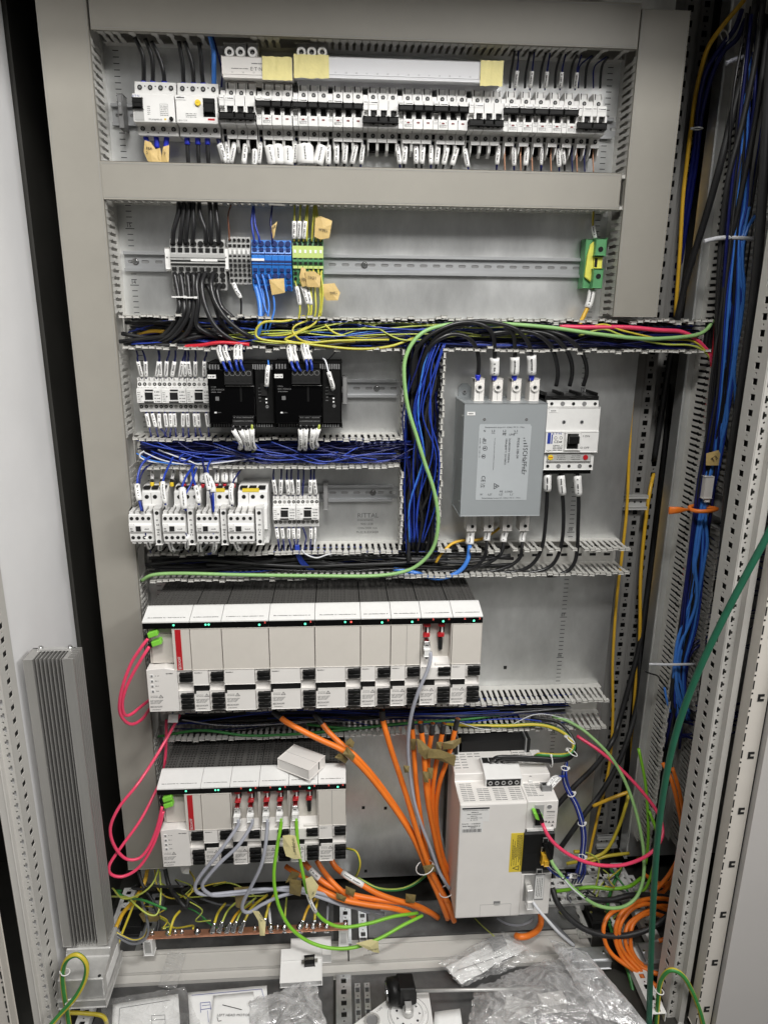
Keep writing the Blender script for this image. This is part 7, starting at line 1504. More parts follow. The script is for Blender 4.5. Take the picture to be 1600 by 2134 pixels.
for (pts, d, lab) in (([(635, 415), (655, 385), (720, 460), (700, 505), (615, 445)], .190, 'olive tape wrapped round the two left orange cables'), ([(640, 345), (680, 310), (715, 350), (700, 395), (640, 370)], .175, 'olive tape flag end above the left orange cables'), ([(560, 460), (600, 430), (665, 490), (640, 525), (550, 475)], .178, 'olive tape flag end below the left orange cables'),
    ([(1180, 320), (1228, 320), (1222, 410), (1184, 412)], .153, 'olive tape band on the fourth orange cable'), ([(1232, 315), (1270, 330), (1345, 400), (1335, 485), (1300, 490), (1245, 430)], .166, 'olive tape flag leaning between the fifth and sixth orange cables'), ([(1330, 400), (1430, 410), (1560, 460), (1545, 550), (1500, 530), (1400, 490), (1320, 480)], .168, 'long olive tape strip across the right orange cables'), ([(1395, 345), (1445, 345), (1435, 415), (1392, 410)], .162, 'olive tape band on the seventh orange cable'), ([(1445, 350), (1540, 330), (1600, 310), (1600, 350), (1545, 400), (1450, 410)], .160, 'olive tape strip reaching right to the big drive'), ([(1325, 560), (1372, 560), (1362, 655), (1322, 650)], .160, 'olive tape band low on the sixth orange cable'), ([(1280, 590), (1330, 595), (1332, 685), (1290, 680)], .168, 'olive tape band low on the fifth orange cable'), ([(1120, 540), (1172, 545), (1168, 600), (1130, 600)], .202, 'olive tape band on the grey cable among the orange ones'), ([(1280, 1380), (1370, 1365), (1395, 1420), (1310, 1450)], .190, 'olive tape band where the orange cables are tied together'), ([(640, 1545), (725, 1580), (705, 1640), (640, 1610)], .175, 'olive tape flag on the low orange cables'), ([(1140, 1610), (1225, 1620), (1215, 1690), (1140, 1680)], .165, 'olive tape flag at the right end of the low orange cables'), ([(560, 1600), (650, 1640), (630, 1680), (565, 1650)], .182, 'second olive tape flag on the low orange cables'), ([(170, 1490), (275, 1500), (265, 1610), (180, 1590)], .19, 'olive tape flag on the grey bundle under the lower drives'), ([(190, 1420), (260, 1440), (230, 1500), (140, 1520)], .18, 'tan tape flag marked TB under the lower drives')):
    label_mesh_tag('olive_tape', [zo(x, y, 0)[:2] for x, y in pts], d, lab, 'olive', seed=int(pts[0][0] + pts[0][1]), curl=.006)
p = at(*zo(1300, 1390, .185)); tie_loop(p, (.35, 0, -1), .020, 'white cable tie round the orange bundle near the big drive')
p = at(*zo(1480, 1590, .185)); tie_loop(p, (.35, 0, -1), .016, 'white cable tie round the orange bundle at the drive foot')
# --- dark green cables between the drive rows and other loose wires there
for i, (P, r, m) in enumerate((([(330, 1535, .05), (420, 1522, .07), (520, 1533, .074), (640, 1528, .074), (760, 1516, .07), (870, 1505, .06)], .0030, 'wgreen'), ([(640, 1510, .06), (740, 1518, .07), (830, 1508, .06), (960, 1500, .05), (1040, 1490, .04)], .0030, 'wgreen'), ([(380, 1500, .06), (470, 1512, .066), (600, 1508, .06), (700, 1500, .05)], .0012, 'wwhite'), ([(960, 1508, .06), (1020, 1500, .07), (1080, 1498, .07), (1140, 1504, .07), (1196, 1506, .06)], .0014, 'wblue'), ([(940, 1500, .07), (1010, 1520, .074), (1060, 1512, .074), (1120, 1488, .07), (1190, 1500, .066)], .0010, 'wwhite'), ([(960, 1516, .07), (1020, 1515, .074), (1080, 1526, .074), (1130, 1506, .07), (1175, 1525, .066)], .0012, 'wblack'))):
    line(P, r, m, '%s loose wire lying on the fingers between the drive rows' % ORD[i])
# --- cables of the big drive
def zd(x, y, d): return (900 + x / 4, 1480 + y / 4, d)
line([zd(860, 385, .15), zd(900, 370, .16), zd(1050, 378, .165), zd(1140, 362, .16), zd(1180, 310, .15), zd(1165, 265, .135), zd(1110, 200, .12), zd(1000, 145, .10), zd(850, 120, .085), zd(600, 130, .075), zd(250, 125, .06), zd(100, 110, .05)], .0042, PEs, 'yellow and green striped earth cable curving from the big drive top into the duct', n=12, stripe=(0, 0, 0, 1, 1, 1))
for i in range(3):
    o = line([zd(470 + 55 * i, 470, .150), zd(500 + 50 * i, 420, .165), zd(560 + 40 * i, 388 + 14 * i, .17), zd(760, 390 + 12 * i, .17), zd(1000, 402 + 12 * i, .17), zd(1140, 385 + 10 * i, .16), zd(1190, 330, .14), zd(1180, 260, .12), zd(1120, 160, .10), zd(1020, 90, .08), zd(820, 80 - 10 * i, .06)], .0036, 'wblack', '%s black cable with clear sleeve entering the big drive top' % ORD[i], n=10)
    pth = spline(pts3([zd(470 + 55 * i, 470, .150), zd(515 + 50 * i, 412, .166)]), 6); sleeve(pth, 0, .95, .0034, o, 1.3, 'clear')
rr = random.Random(31)
for i in range(7):
    o = 6 * (i - 3)
    line([zd(1120 + o * .3, 430, .15), zd(1100 + o, 540, .165 + .002 * i), zd(1130 + o, 660, .17), zd(1200 + o, 790, .172), zd(1245 + o, 930, .172), zd(1262 + o, 1060, .17), zd(1250 + o, 1200, .165), zd(1235 + o * 2.2, 1330 + abs(o), .16), zd(1200 + o * 2, 1440 - 20 * (i % 2), .14)], .0019, ['wnavy', 'wblue', 'wnavy', 'wwhite', 'wblue', 'wnavy', 'wblue'][i], '%s wire in the tied blue bundle right of the big drive' % ORD[i], 'wire', name='wire', group='tied blue wires right of the big drive')
for k, (x, y, t) in enumerate(((1105, 485, (.0, 0, -1)), (1160, 700, (.4, 0, -1)), (1245, 945, (.1, 0, -1)), (1250, 1222, (-.1, 0, -1)))):
    p = at(*zd(x, y, .174)); tie_loop(p, t, .0078, '%s white cable tie from the top on the blue bundle right of the big drive' % ORD[k])
for k, (x, y, t) in enumerate(((988, 425, (1, 0, 0)), (1150, 245, (.6, 0, .8)), (1165, 350, (.5, 0, .9)))):
    p = at(*zd(x, y, .168)); tie_loop(p, t, .0125, '%s white cable tie on the cables curving above the big drive' % ORD[k])
for i in range(2):
    line([zd(1110, 545, .17), zd(1050 + 20 * i, 555 + 12 * i, .19), zd(1000 + 40 * i, 575 + 14 * i, .205), zd(945 + 35 * i, 655, .215)], .0016, 'wblue', '%s blue wire with white sleeve into the small plug on the big drive' % ORD[i], 'wire', name='wire', sl=((.45, .98),), wide=2.8)
A = line([zd(915, 935, .262), zd(935, 985, .275), zd(975, 1060, .282), zd(1050, 1140, .285), zd(1160, 1215, .285), zd(1300, 1272, .28), zd(1440, 1296, .275), zd(1600, 1288, .265), zd(1760, 1230, .25), zd(1870, 1140, .235), zd(1920, 1020, .215), zd(1880, 860, .19), zd(1750, 680, .165), zd(1560, 480, .14), zd(1380, 330, .12), zd(1205, 215, .09)], .0037, 'wpink', 'long pink network cable looping right from the big drive up to the duct', n=12)
x, d, z = at(*zd(885, 885, .262)); mb = MB(); mb.prism([(x - .012, z + .010), (x - .008, z + .012), (x + .010, z - .001), (x + .008, z - .010), (x - .006, z - .004)], 'd', d - .012, d + .004, 0, .001); mb.build('plug_housing', 'plug', A); mb = MB(); mb.prism([(x - .004, z + .012), (x + .004, z + .010), (x + .012, z - .010), (x + .006, z - .016), (x + .002, z - .006)], 'd', d - .010, d + .0055, 0, .001); mb.build('plug_boot', 'black', A)
B = line([zd(985, 1235, .268), zd(1010, 1290, .275), zd(1070, 1370, .282), zd(1160, 1470, .285), zd(1250, 1550, .285), zd(1360, 1620, .28), zd(1480, 1650, .275), zd(1600, 1635, .265), zd(1700, 1560, .255), zd(1755, 1420, .24), zd(1765, 1250, .22), zd(1745, 1060, .20), zd(1690, 820, .175), zd(1600, 580, .15), zd(1480, 380, .13), zd(1300, 200, .10), zd(1150, 100, .075), zd(1000, 50, .06)], .0036, 'wleaf', 'long pale green cable looping right from the dark control panel of the big drive', n=12)
pth = spline(pts3([zd(945, 1100, .262), zd(955, 1150, .266), zd(985, 1235, .268)]), 6); MB().tube(pth, .0055, 8).build('plug_boot', 'black', B)
line([zd(1085, 1395, .289), zd(1170, 1490, .292), zd(1270, 1575, .290)], .0016, 'wwhite', 'thin white cable tied along the pale green cable', 'wire', name='wire')
for k, (x, y) in enumerate(((1095, 1385), (1272, 1540))):
    p = at(*zd(x, y, .285)); tie_loop(p, (.7, 0, -.7), .0062, '%s black tie clipping the white cable to the pale green one' % ORD[k], m='black')
for i in range(4):
    line([zd(948, 1265 + 6 * i, .262), zd(970 + 10 * i, 1320, .268), zd(1050 + 12 * i, 1385 - 6 * i, .262), zd(1140, 1400 - 14 * i, .25), zd(1230, 1400 - 10 * i, .20)], .0014, ['wblue', 'wnavy', 'wwhite', 'wnavy'][i], '%s thin wire from the amber plug on the big drive' % ORD[i], 'wire', name='wire', sl=((.5, .78),) if i in (1, 2) else (), wide=3)
x, d, z = at(*zd(935, 1225, .258)); mb = MB(); mb.box(x - .007, x + .005, d - .006, d + .008, z - .012, z + .012, .001); mb.box(x - .002, x + .007, d - .004, d + .010, z - .014, z - .002, .001); tag(mb.build('amber_plug', 'wamber'), 'amber terminal plug on the dark control panel of the big drive', 'plug')
line([zd(842, 1600, .268), zd(870, 1645, .275), zd(960, 1750, .285), zd(1050, 1850, .285), zd(1130, 1920, .27), zd(1180, 1960, .25)], .0033, 'wwhite', 'white cable leaving the lower connector of the big drive', n=12)
line([zd(930, 1720, .16), zd(1020, 1790, .18), zd(1110, 1880, .20), zd(1180, 1960, .21)], .0040, 'wdgrey', 'dark grey cable beside the white cable under the big drive', n=10)
line([zd(905, 1700, .16), zd(905, 1780, .17), zd(870, 1840, .19), zd(800, 1880, .205), zd(740, 1890, .21), zd(700, 1880, .2)], .0068, 'worange', 'orange cable bend under the big drive above the clear bag', n=12)
line([zd(540, 1735, .15), zd(620, 1780, .17), zd(720, 1795, .18), zd(800, 1770, .18), zd(840, 1740, .16)], .0022, 'wgrey', 'thin grey cable loop under the big drive', n=8)
line([zd(355, 1735, .13), zd(420, 1800, .16), zd(500, 1870, .19), zd(560, 1920, .20)], .0012, 'wlime', 'thin yellow green wire running down to the clear bag', 'wire', name='wire')
line([zd(1000, 1480, .20), zd(1040, 1600, .22), zd(1130, 1720, .235), zd(1260, 1820, .245), zd(1430, 1875, .25), zd(1600, 1880, .25), zd(1760, 1840, .25), zd(1880, 1780, .245), zd(2000, 1690, .23)], .0062, 'wblackmatt', 'thick black cable sweeping across the orange coil at lower right', n=12)
line([zd(1270, 1560, .16), zd(1380, 1580, .17), zd(1500, 1580, .18), zd(1640, 1545, .18), zd(1780, 1540, .17), zd(2040, 1570, .16)], .0060, 'wblackmatt', 'thick black cable along the back of the orange coil', n=12)
line([zd(1030, 1510, .10), zd(1180, 1490, .12), zd(1330, 1475, .13), zd(1480, 1490, .14), zd(1640, 1470, .14), zd(1740, 1400, .12)], .0042, 'wcable', 'dark green cable lying across the right floor behind the coil', n=10)
for i, P in enumerate(([(1290, 1500, -.03), (1275, 1545, .01), (1240, 1595, .02), (1195, 1640, .03), (1150, 1690, .04)], [(1330, 1450, -.04), (1300, 1560, .0), (1260, 1640, .02), (1215, 1700, .04), (1165, 1770, .05)])):
    line([(1392, 800, -.10), (1384, 950, -.09), (1362, 1150, -.08), (1335, 1330, -.06)] + P, .0060, 'wblackmatt', '%s thick black cable coming down the dark gap and crossing to the big drive' % ORD[i], n=10)
# --- yellow cables in the gap right of the plate
for i, (P, r, m) in enumerate((([(1550, 0, .05), (1500, 60, .04), (1472, 105, .02), (1454, 170, -.02), (1443, 234, -.045), (1430, 340, -.055), (1422, 414, -.06), (1416, 520, -.06), (1406, 660, -.06)], .0040, 'wamber'), ([(1326, 725, -.03), (1318, 820, -.025), (1312, 900, -.02), (1306, 1050, -.018), (1296, 1150, -.015), (1284, 1250, -.015), (1276, 1380, -.015), (1276, 1500, -.015), (1268, 1600, -.01), (1245, 1700, .0), (1225, 1790, .02)], .0036, 'wamber'), ([(1362, 985, -.10), (1354, 1020, -.07), (1345, 1080, -.06), (1334, 1200, -.06), (1332, 1330, -.06), (1322, 1450, -.06), (1316, 1560, -.055), (1314, 1650, -.05)], .0042, 'wamber'), ([(1352, 1700, -.05), (1340, 1760, -.03), (1322, 1800, .0)], .0022, 'wyellow'), ([(1235, 1680, .05), (1270, 1665, .06), (1310, 1650, .06)], .0042, 'wamber'), ([(1310, 1655, .03), (1290, 1720, .05), (1260, 1775, .06), (1215, 1792, .06), (1180, 1800, .05)], .0040, 'wyellow'), ([(1225, 1798, .06), (1260, 1785, .06), (1310, 1778, .06)], .0040, 'wyellow'))):
    line(P, r, m if i > 2 else ['wamber', 'wyellow'], ['yellow cable crossing the top right corner into the dark gap', 'yellow earth cable along the right edge of the plate', 'yellow earth cable deeper in the gap, lower half', 'thin yellow wire near the foot of the neighbouring duct', 'short yellow cable at the foot of the rear post', 'yellow cable bending from the rear post to the floor', 'lowest yellow cable on the right rear floor'][i], n=8)
line([(1205, 1775, .06), (1230, 1780, .06), (1248, 1800, .07), (1240, 1850, .08), (1230, 1870, .08)], .0020, ['wlime'], 'thin yellow green wire with yellow lug on the right floor', 'wire', name='wire')
line([(1195, 1775, .06), (1207, 1775, .06)], .0042, 'wyellow', 'yellow insulated ring lug beside the blue bundle', 'lug', name='cable_lug', k=3)
for i, (P, r, m) in enumerate((([(1295, 1805, .05), (1275, 1850, .09), (1265, 1900, .14), (1280, 1960, .20), (1310, 2030, .27), (1330, 2134, .34)], .0042, PEs), ([(1236, 1875, .09), (1248, 1905, .11), (1232, 1925, .12), (1262, 1928, .14), (1285, 1905, .15), (1300, 1885, .15)], .0018, ['wlime', 'wlime']))):
    line(P, r, m, '%s green and yellow earth cable running over the right floor rails' % ORD[i], stripe=(0, 0, 0, 1, 1, 1, 0, 0) if i == 0 else None)
line([(1132, 1815, .07), (1140, 1780, .06), (1146, 1745, .05), (1152, 1710, .05), (1158, 1665, .04)], .0040, 'wdgrey', 'braided grey earth strap behind the big drive', n=8)
# --- orange coil on the right floor
def zr(x, y, d): return (1240 + x / 7.115, 1780 + y / 7.115, d)
OC = [[(1180, 690, .16), (1000, 660, .18), (820, 660, .20), (640, 700, .215), (480, 790, .225), (370, 900, .235), (310, 1050, .245), (300, 1200, .25), (310, 1330, .255), (400, 1530, .265), (560, 1700, .28), (700, 1820, .29), (900, 1960, .31)], [(1110, 850, .18), (900, 770, .20), (740, 740, .215), (560, 800, .225), (430, 930, .235), (360, 1080, .245), (350, 1220, .25), (380, 1380, .258), (480, 1530, .265), (640, 1700, .28), (760, 1830, .29), (940, 1990, .31)],
      [(1170, 780, .17), (960, 770, .19), (800, 830, .205), (620, 930, .22), (500, 1030, .23), (450, 1140, .24), (440, 1260, .248), (470, 1400, .256), (560, 1540, .265), (680, 1670, .275), (900, 1770, .29), (1000, 1780, .29)], [(1030, 930, .19), (860, 880, .205), (720, 900, .215), (600, 980, .225), (540, 1080, .235), (520, 1200, .244), (520, 1320, .25), (540, 1430, .256), (620, 1570, .265), (760, 1690, .275), (900, 1790, .285)],
      [(560, 760, .205), (400, 800, .215), (250, 860, .225), (160, 960, .235), (120, 1090, .245), (125, 1220, .25), (170, 1370, .256), (260, 1500, .262), (400, 1610, .27), (560, 1720, .28), (720, 1860, .29), (920, 2000, .31)]]
for i, P in enumerate(OC): line([zr(*p) for p in P], .0046, 'worange', '%s turn of the orange cable coil on the right floor, counted from the back' % ORD[i], group='orange cable coil on the right floor', n=10)
for i, (P, r) in enumerate((([(1380, 1590, .10), (1398, 1625, .13), (1412, 1680, .15), (1420, 1730, .16), (1415, 1780, .165), (1395, 1820, .165), (1370, 1850, .165), (1355, 1858, .16)], .0046), ([(1400, 1600, .10), (1415, 1650, .12), (1423, 1710, .135), (1421, 1770, .14), (1405, 1820, .14), (1385, 1855, .14), (1370, 1862, .14)], .0044), ([(1372, 1961, .23), (1385, 1957, .23), (1405, 1952, .225)], .0046), ([(1382, 1985, .25), (1390, 2000, .255), (1397, 2015, .26)], .0046), ([(1365, 1838, .13), (1390, 1850, .13), (1420, 1855, .12)], .0044), ([(1340, 1820, .10), (1370, 1840, .11), (1420, 1838, .10)], .0044))):
    line(P, r, 'worange', ['left orange cable hanging beside the neighbouring duct', 'right orange cable hanging beside the neighbouring duct', 'upper short orange cable end on the grey clamp plate', 'lower short orange cable end beside the front post', 'orange cable crossing under the hanging pair', 'orange cable at the foot of the neighbouring duct'][i], n=10)
for i, P in enumerate(([(1352, 1690, .10), (1368, 1740, .12), (1362, 1800, .13), (1345, 1850, .14), (1322, 1862, .14)], [(1330, 1560, .06), (1345, 1640, .08), (1350, 1740, .10), (1345, 1800, .11)])):
    line(P, .0036, 'wcable', '%s green cable at the foot of the neighbouring duct' % ORD[i], n=8)
# --- neighbouring bay cables
def zn(x, y, d): return (1240 + x / 4.103, 480 + y / 4.103, d)
NB = [([(1220, -400, .08), (1200, -100, .08), (1170, 60, .082), (1120, 260, .082), (1100, 500, .08), (1080, 750, .078), (1070, 1000, .075), (1060, 1200, .075), (1070, 1400, .076), (1080, 1600, .076), (1040, 1750, .074), (990, 1950, .07), (960, 2130, .068)], 'wsky'), ([(1250, -400, .08), (1230, -80, .082), (1200, 80, .085), (1140, 300, .085), (1130, 520, .082), (1160, 760, .08), (1130, 1000, .08), (1090, 1250, .08), (1100, 1500, .078), (1060, 1750, .076), (1010, 1950, .072), (980, 2130, .07)], 'wsky'),
      ([(1290, -300, .08), (1260, -60, .083), (1220, 100, .086), (1200, 300, .086), (1210, 560, .084), (1190, 820, .083), (1150, 1050, .082), (1120, 1300, .08), (1110, 1520, .078), (1080, 1750, .076), (1020, 2000, .072)], 'wsky'), ([(1310, -200, .08), (1270, 0, .084), (1240, 130, .088), (1230, 330, .088), (1250, 560, .086), (1230, 800, .085), (1200, 1000, .083), (1170, 1200, .082), (1130, 1420, .08), (1120, 1620, .078), (1060, 1850, .075), (1000, 2080, .072)], 'wsky'),
      ([(1360, -120, .08), (1300, -20, .085), (1260, 120, .088), (1255, 300, .088), (1268, 500, .087), (1245, 760, .086), (1200, 1040, .085), (1185, 1230, .083), (1195, 1400, .08), (1198, 1520, .078)], 'wsky'), ([(1150, 60, .078), (1110, 250, .08), (1085, 500, .077), (1075, 760, .074), (1060, 1000, .072), (1045, 1200, .07)], 'wblue'), ([(1180, 70, .08), (1160, 300, .081), (1150, 520, .079), (1175, 700, .078), (1140, 900, .078), (1090, 1150, .077)], 'wblue')]
for i, (P, m) in enumerate(NB): line([(*zn(*p)[:2], p[2] + .012) for p in P], .0033 if m == 'wsky' else .0028, m, '%s bright blue cable of the hanging bunch in the neighbouring duct' % ORD[i], group='bright blue cables in the neighbouring duct', n=8)
for i, (dx, m, r) in enumerate(((-6, 'wsky', .0026), (5, 'wblue', .0024), (11, 'wsky', .0026), (-11, 'wblue', .0024), (16, 'wblue', .0022), (2, 'wblack', .003), (-16, 'wblack', .0034))):
    line([(1556 + dx * .5, 100, .095), (1548 + dx * .6, 300, .1), (1540 + dx, 420, .1), (1532 + dx * .5, 500, .102), (1524 + dx * 1.2, 640, .098), (1512 + dx, 780, .094), (1498 + dx * .8, 900, .088), (1480 + dx * .6, 1010, .085), (1462 + dx * .4, 1060, .084), (1452 + dx * .8, 1180, .082), (1436 + dx, 1300, .082), (1418 + dx * .6, 1384, .084), (1414 + dx * .9, 1450, .08), (1420 + dx, 1500, .075)], r, m, '%s long loose strand running the whole height of the neighbouring duct' % ORD[i], 'cable', n=8, k=5)
def zq(x, y, d): return (1240 + x / 4.103, 960 + y / 4.103, d)
NB2 = [([(960, 80, .072), (930, 250, .074), (900, 420, .076), (870, 600, .076), (850, 760, .074), (835, 920, .072), (850, 1060, .07), (800, 1220, .07), (740, 1400, .07), (700, 1550, .072), (680, 1700, .072), (670, 1850, .07), (700, 2010, .07), (740, 2140, .068)], 'wsky'), ([(985, 60, .074), (950, 260, .076), (930, 420, .078), (895, 600, .078), (870, 780, .076), (850, 900, .075), (868, 1100, .074), (850, 1260, .074), (790, 1420, .074), (730, 1560, .075), (700, 1720, .075), (690, 1860, .074), (715, 2000, .074), (770, 2160, .07)], 'wsky'), ([(1000, 100, .07), (960, 280, .072), (940, 500, .074), (955, 700, .075), (930, 860, .074), (900, 1030, .072), (880, 1140, .07), (830, 1300, .07), (760, 1480, .07), (730, 1640, .07), (715, 1800, .07), (740, 1980, .07), (800, 2160, .068)], 'wsky')]
for i, (P, m) in enumerate(NB2): line([(*zq(*p)[:2], p[2] + .012) for p in P], .0036, m, '%s bright blue cable in the lower half of the neighbouring duct' % ORD[i], group='bright blue cables in the neighbouring duct, lower half', n=8)
for i, (P, r, m) in enumerate((([(940, 0, .07), (900, 180, .07), (860, 400, .068), (830, 600, .066), (800, 780, .064), (770, 900, .06), (750, 1030, .05)], .0036, 'wred'), ([(880, 0, .066), (920, 60, .07), (930, 110, .07), (890, 300, .07), (850, 520, .066), (810, 720, .06), (780, 900, .055)], .0032, 'wred'), ([(810, 1000, .06), (780, 1200, .06), (760, 1400, .056), (770, 1650, .058), (770, 1850, .056)], .0024, 'wred'), ([(830, 850, .066), (770, 1020, .066), (790, 1300, .064), (760, 1480, .06)], .0012, 'wyellow'), ([(960, 1540, .06), (860, 1600, .066), (800, 1680, .068), (760, 1800, .066)], .0030, 'wnavy'), ([(970, 1500, .06), (850, 1560, .062), (770, 1640, .064), (700, 1760, .062)], .0030, 'wnavy'), ([(590, 1940, .07), (610, 2050, .075), (640, 2150, .075)], .0026, 'wsky'), ([(418, 1800, .08), (470, 1820, .08), (530, 1840, .078), (560, 1880, .07), (640, 1990, .06)], .0018, 'wblack'), ([(890, 560, .05), (880, 760, .05), (870, 900, .05)], .0030, 'wdeepgreen'))):
    line([zq(*p) for p in P], r, m, ['red cable at the left side of the neighbouring duct', 'second red cable looping out of the neighbouring duct fingers', 'thin red cable low in the neighbouring duct', 'thin yellow wire among the blue cables of the neighbouring duct', 'navy cable bending right in the neighbouring duct', 'second navy cable bending right in the neighbouring duct', 'light blue cable end low in the neighbouring duct', 'black wire end poking left out of the neighbouring duct', 'dark green cable behind the blue bunch'][i], n=8)
line([zn(1030, 760, .07), zn(1015, 950, .072), zn(1000, 1080, .07), zn(980, 1300, .066), zn(950, 1500, .06), zn(920, 1750, .055)], .0030, 'wred', 'red cable continuing down the left fingers of the neighbouring duct', n=8)
for i, P in enumerate(([(1600, -430, .24), (1540, -300, .22), (1480, -120, .20), (1400, 20, .17), (1280, 480, .11), (1150, 600, .09)],)): pass
TH = [([(1612, 60, .20), (1600, 200, .20), (1588, 400, .20), (1572, 600, .195), (1545, 800, .185), (1522, 960, .178), (1510, 1100, .17), (1496, 1280, .16), (1484, 1420, .15), (1470, 1560, .14)], .0082, 'thickest black cable hanging in front of the neighbouring bay beside the punched post'), ([(1575, 0, .10), (1555, 120, .10), (1525, 240, .095), (1498, 350, .09), (1470, 450, .06), (1442, 540, .03), (1420, 620, .0), (1400, 720, -.04), (1379, 850, -.07), (1362, 960, -.09)], .0065, 'thick black cable slanting down behind the neighbouring duct at top right'), ([(1590, 0, .12), (1572, 130, .12), (1545, 260, .115), (1515, 380, .11), (1500, 520, .09), (1492, 700, .08), (1486, 850, .07), (1480, 1000, .06)], .0048, 'black cable running down the left inside of the neighbouring duct'), ([(1600, 60, .13), (1575, 240, .125), (1540, 420, .11), (1512, 560, .09), (1504, 720, .082), (1500, 860, .08), (1512, 920, .08), (1530, 960, .08)], .0044, 'black cable bending right in the middle of the neighbouring duct'), ([(1562, 300, .10), (1550, 430, .095), (1530, 560, .09), (1508, 700, .085), (1492, 860, .08)], .0036, 'slim black cable inside the neighbouring duct'), ([(1545, 20, .03), (1530, 60, .03), (1500, 100, .02), (1470, 150, .0), (1455, 220, -.03), (1446, 310, -.06), (1428, 430, -.08), (1408, 570, -.10), (1388, 740, -.12)], .0044, 'dark blue cable tied at the top right corner, left'), ([(1552, 40, .03), (1535, 80, .03), (1505, 110, .02), (1480, 165, .0), (1461, 240, -.03), (1451, 330, -.06), (1434, 440, -.08), (1413, 580, -.10), (1393, 750, -.12)], .0044, 'dark blue cable tied at the top right corner, right'), ([(1575, 0, .06), (1572, 60, .06), (1566, 110, .05), (1560, 160, .03)], .0055, 'bright blue cable at the very top of the right corner')]
for i, (P, r, lab) in enumerate(TH): line(P, r, 'wblackmatt' if i < 5 else ('wnavy' if i < 7 else 'wblue'), lab, n=10)
p = at(1508, 74, .03); tie_loop(p, (.8, 0, .6), .010, 'white cable tie at the top right corner')
p = at(1452, 268, -.03); tie_loop(p, (.0, 0, 1), .010, 'white cable tie on the dark blue pair right of the upper duct')
# white wire ties across the neighbouring duct
for i, (P, r, m) in enumerate((([(1466, 503, .10), (1500, 496, .102), (1540, 496, .102), (1568, 498, .095)], .0040, 'wwhite'), ([(1512, 132, .10), (1535, 122, .10), (1562, 116, .095)], .0036, 'wgrey'), ([(1352, 1384, .10), (1395, 1385, .102), (1445, 1384, .10)], .0030, 'wwhite'))):
    line(P, r, m, ['pale cable piece tied across the neighbouring duct, upper', 'grey cable piece tied across the neighbouring duct near the top', 'thin white cable piece tied across the neighbouring duct, lower'][i], n=8)
mb = MB(); a = [Vector(at(x, y, .104)) for x, y in ((1393, 1064), (1412, 1063), (1436, 1062))]
mb.tube(a, [.008, .007, .0015], 10, flat=.35); c = Vector(at(1464, 1060, .10)); mb.tube([c + Vector((.027 * math.cos(t), .018 * math.sin(t), .0015 * math.sin(t * 2))) for t in [6.28318 * i / 18 for i in range(19)]], .0042, 8); tag(mb.build('orange_tape', 'worange'), 'bright orange tape knot tied round the neighbouring duct', 'tape')
label_mesh_tag('masking_tape_tag', [(1471, 945), (1496, 938), (1500, 946), (1496, 970), (1470, 970)], .095, 'tan tape flag marked T3 on the blue cables of the neighbouring duct', 'masking', ['T3'], th_=.009, ang=.7, tp=(1484, 964), seed=41)
x, d, z = at(1473, 1015, .095); mb = MB(); mb.box(x - .0095, x + .0080, d - .012, d + .006, z - .022, z + .022, .0012); mb.box(x - .003, x + .006, d - .010, d + .004, z - .030, z - .022, .001); tag(mb.build('inline_connector', 'white2'), 'pale inline connector hanging above the orange tape knot', 'connector')
x, d, z = at(1489, 805, .085); mb = MB(); mb.box(x - .003, x + .003, d - .002, d + .002, z - .018, z + .018, .0005); tag(mb.build('cable_marker', 'label'), 'white cable marker on the black cable of the neighbouring duct', 'marker')
# components of the neighbouring bay, seen in slivers between its duct and the front post
rr = random.Random(77)
for i, (px, py, h, w_, m) in enumerate(((1535, 820, .05, .05, 'white'), (1530, 905, .04, .045, 'grey'), (1522, 985, .06, .05, 'cast'), (1512, 1060, .045, .05, 'white'), (1503, 1130, .05, .05, 'grey'), (1488, 1235, .02, .03, 'black'), (1475, 1310, .03, .04, 'white'), (1470, 1400, .05, .05, 'grey'), (1462, 1470, .045, .05, 'white'), (1452, 1520, .03, .04, 'cast'))):
    x, d, z = at(px, py, .06); t = thing('terminal_block', 'pale terminal block glimpsed right of the neighbouring duct, %s from the top' % ORD[i], 'terminal', (x, 0, z), 'terminal blocks of the neighbouring bay')
    mb = MB(); mb.box(-.004, w_, .01, .058, -h / 2, h / 2, .001); mb.build('block_body', m, t)
    mb = MB(); n = max(2, int(h / .008))
    for k in range(n):
        zz = -h / 2 + h * (k + .5) / n; mb.box(-.002, .004, .058, .0585, zz - .0022, zz + .0022); mb.box(.008, .016, .058, .0585, zz - .0022, zz + .0022)
    mb.build('wire_openings', 'hole', t)
    for k in range(2):
        mb = MB(); zz = h * (k - .5) * .5; mb.box(.004, .018, .0586, .061, zz - .004, zz + .004); mb.build('marker', 'label', t)
bundle(18, 'h', 1.17, 1.40, -.90, -.60, .01, .05, ['wnavy', 'wnavy', 'wblue'], 'thin %s wire among the terminals of the neighbouring bay', 'wires among the neighbouring terminals', seed=21, wob=.01)
bundle(8, 'h', 1.12, 1.40, -1.10, -1.00, .02, .06, ['wnavy', 'wsky', 'wblue'], 'thick %s cable bending right low in the neighbouring bay', 'cables low in the neighbouring bay', r=(.0026, .003), seed=22, wob=.012)
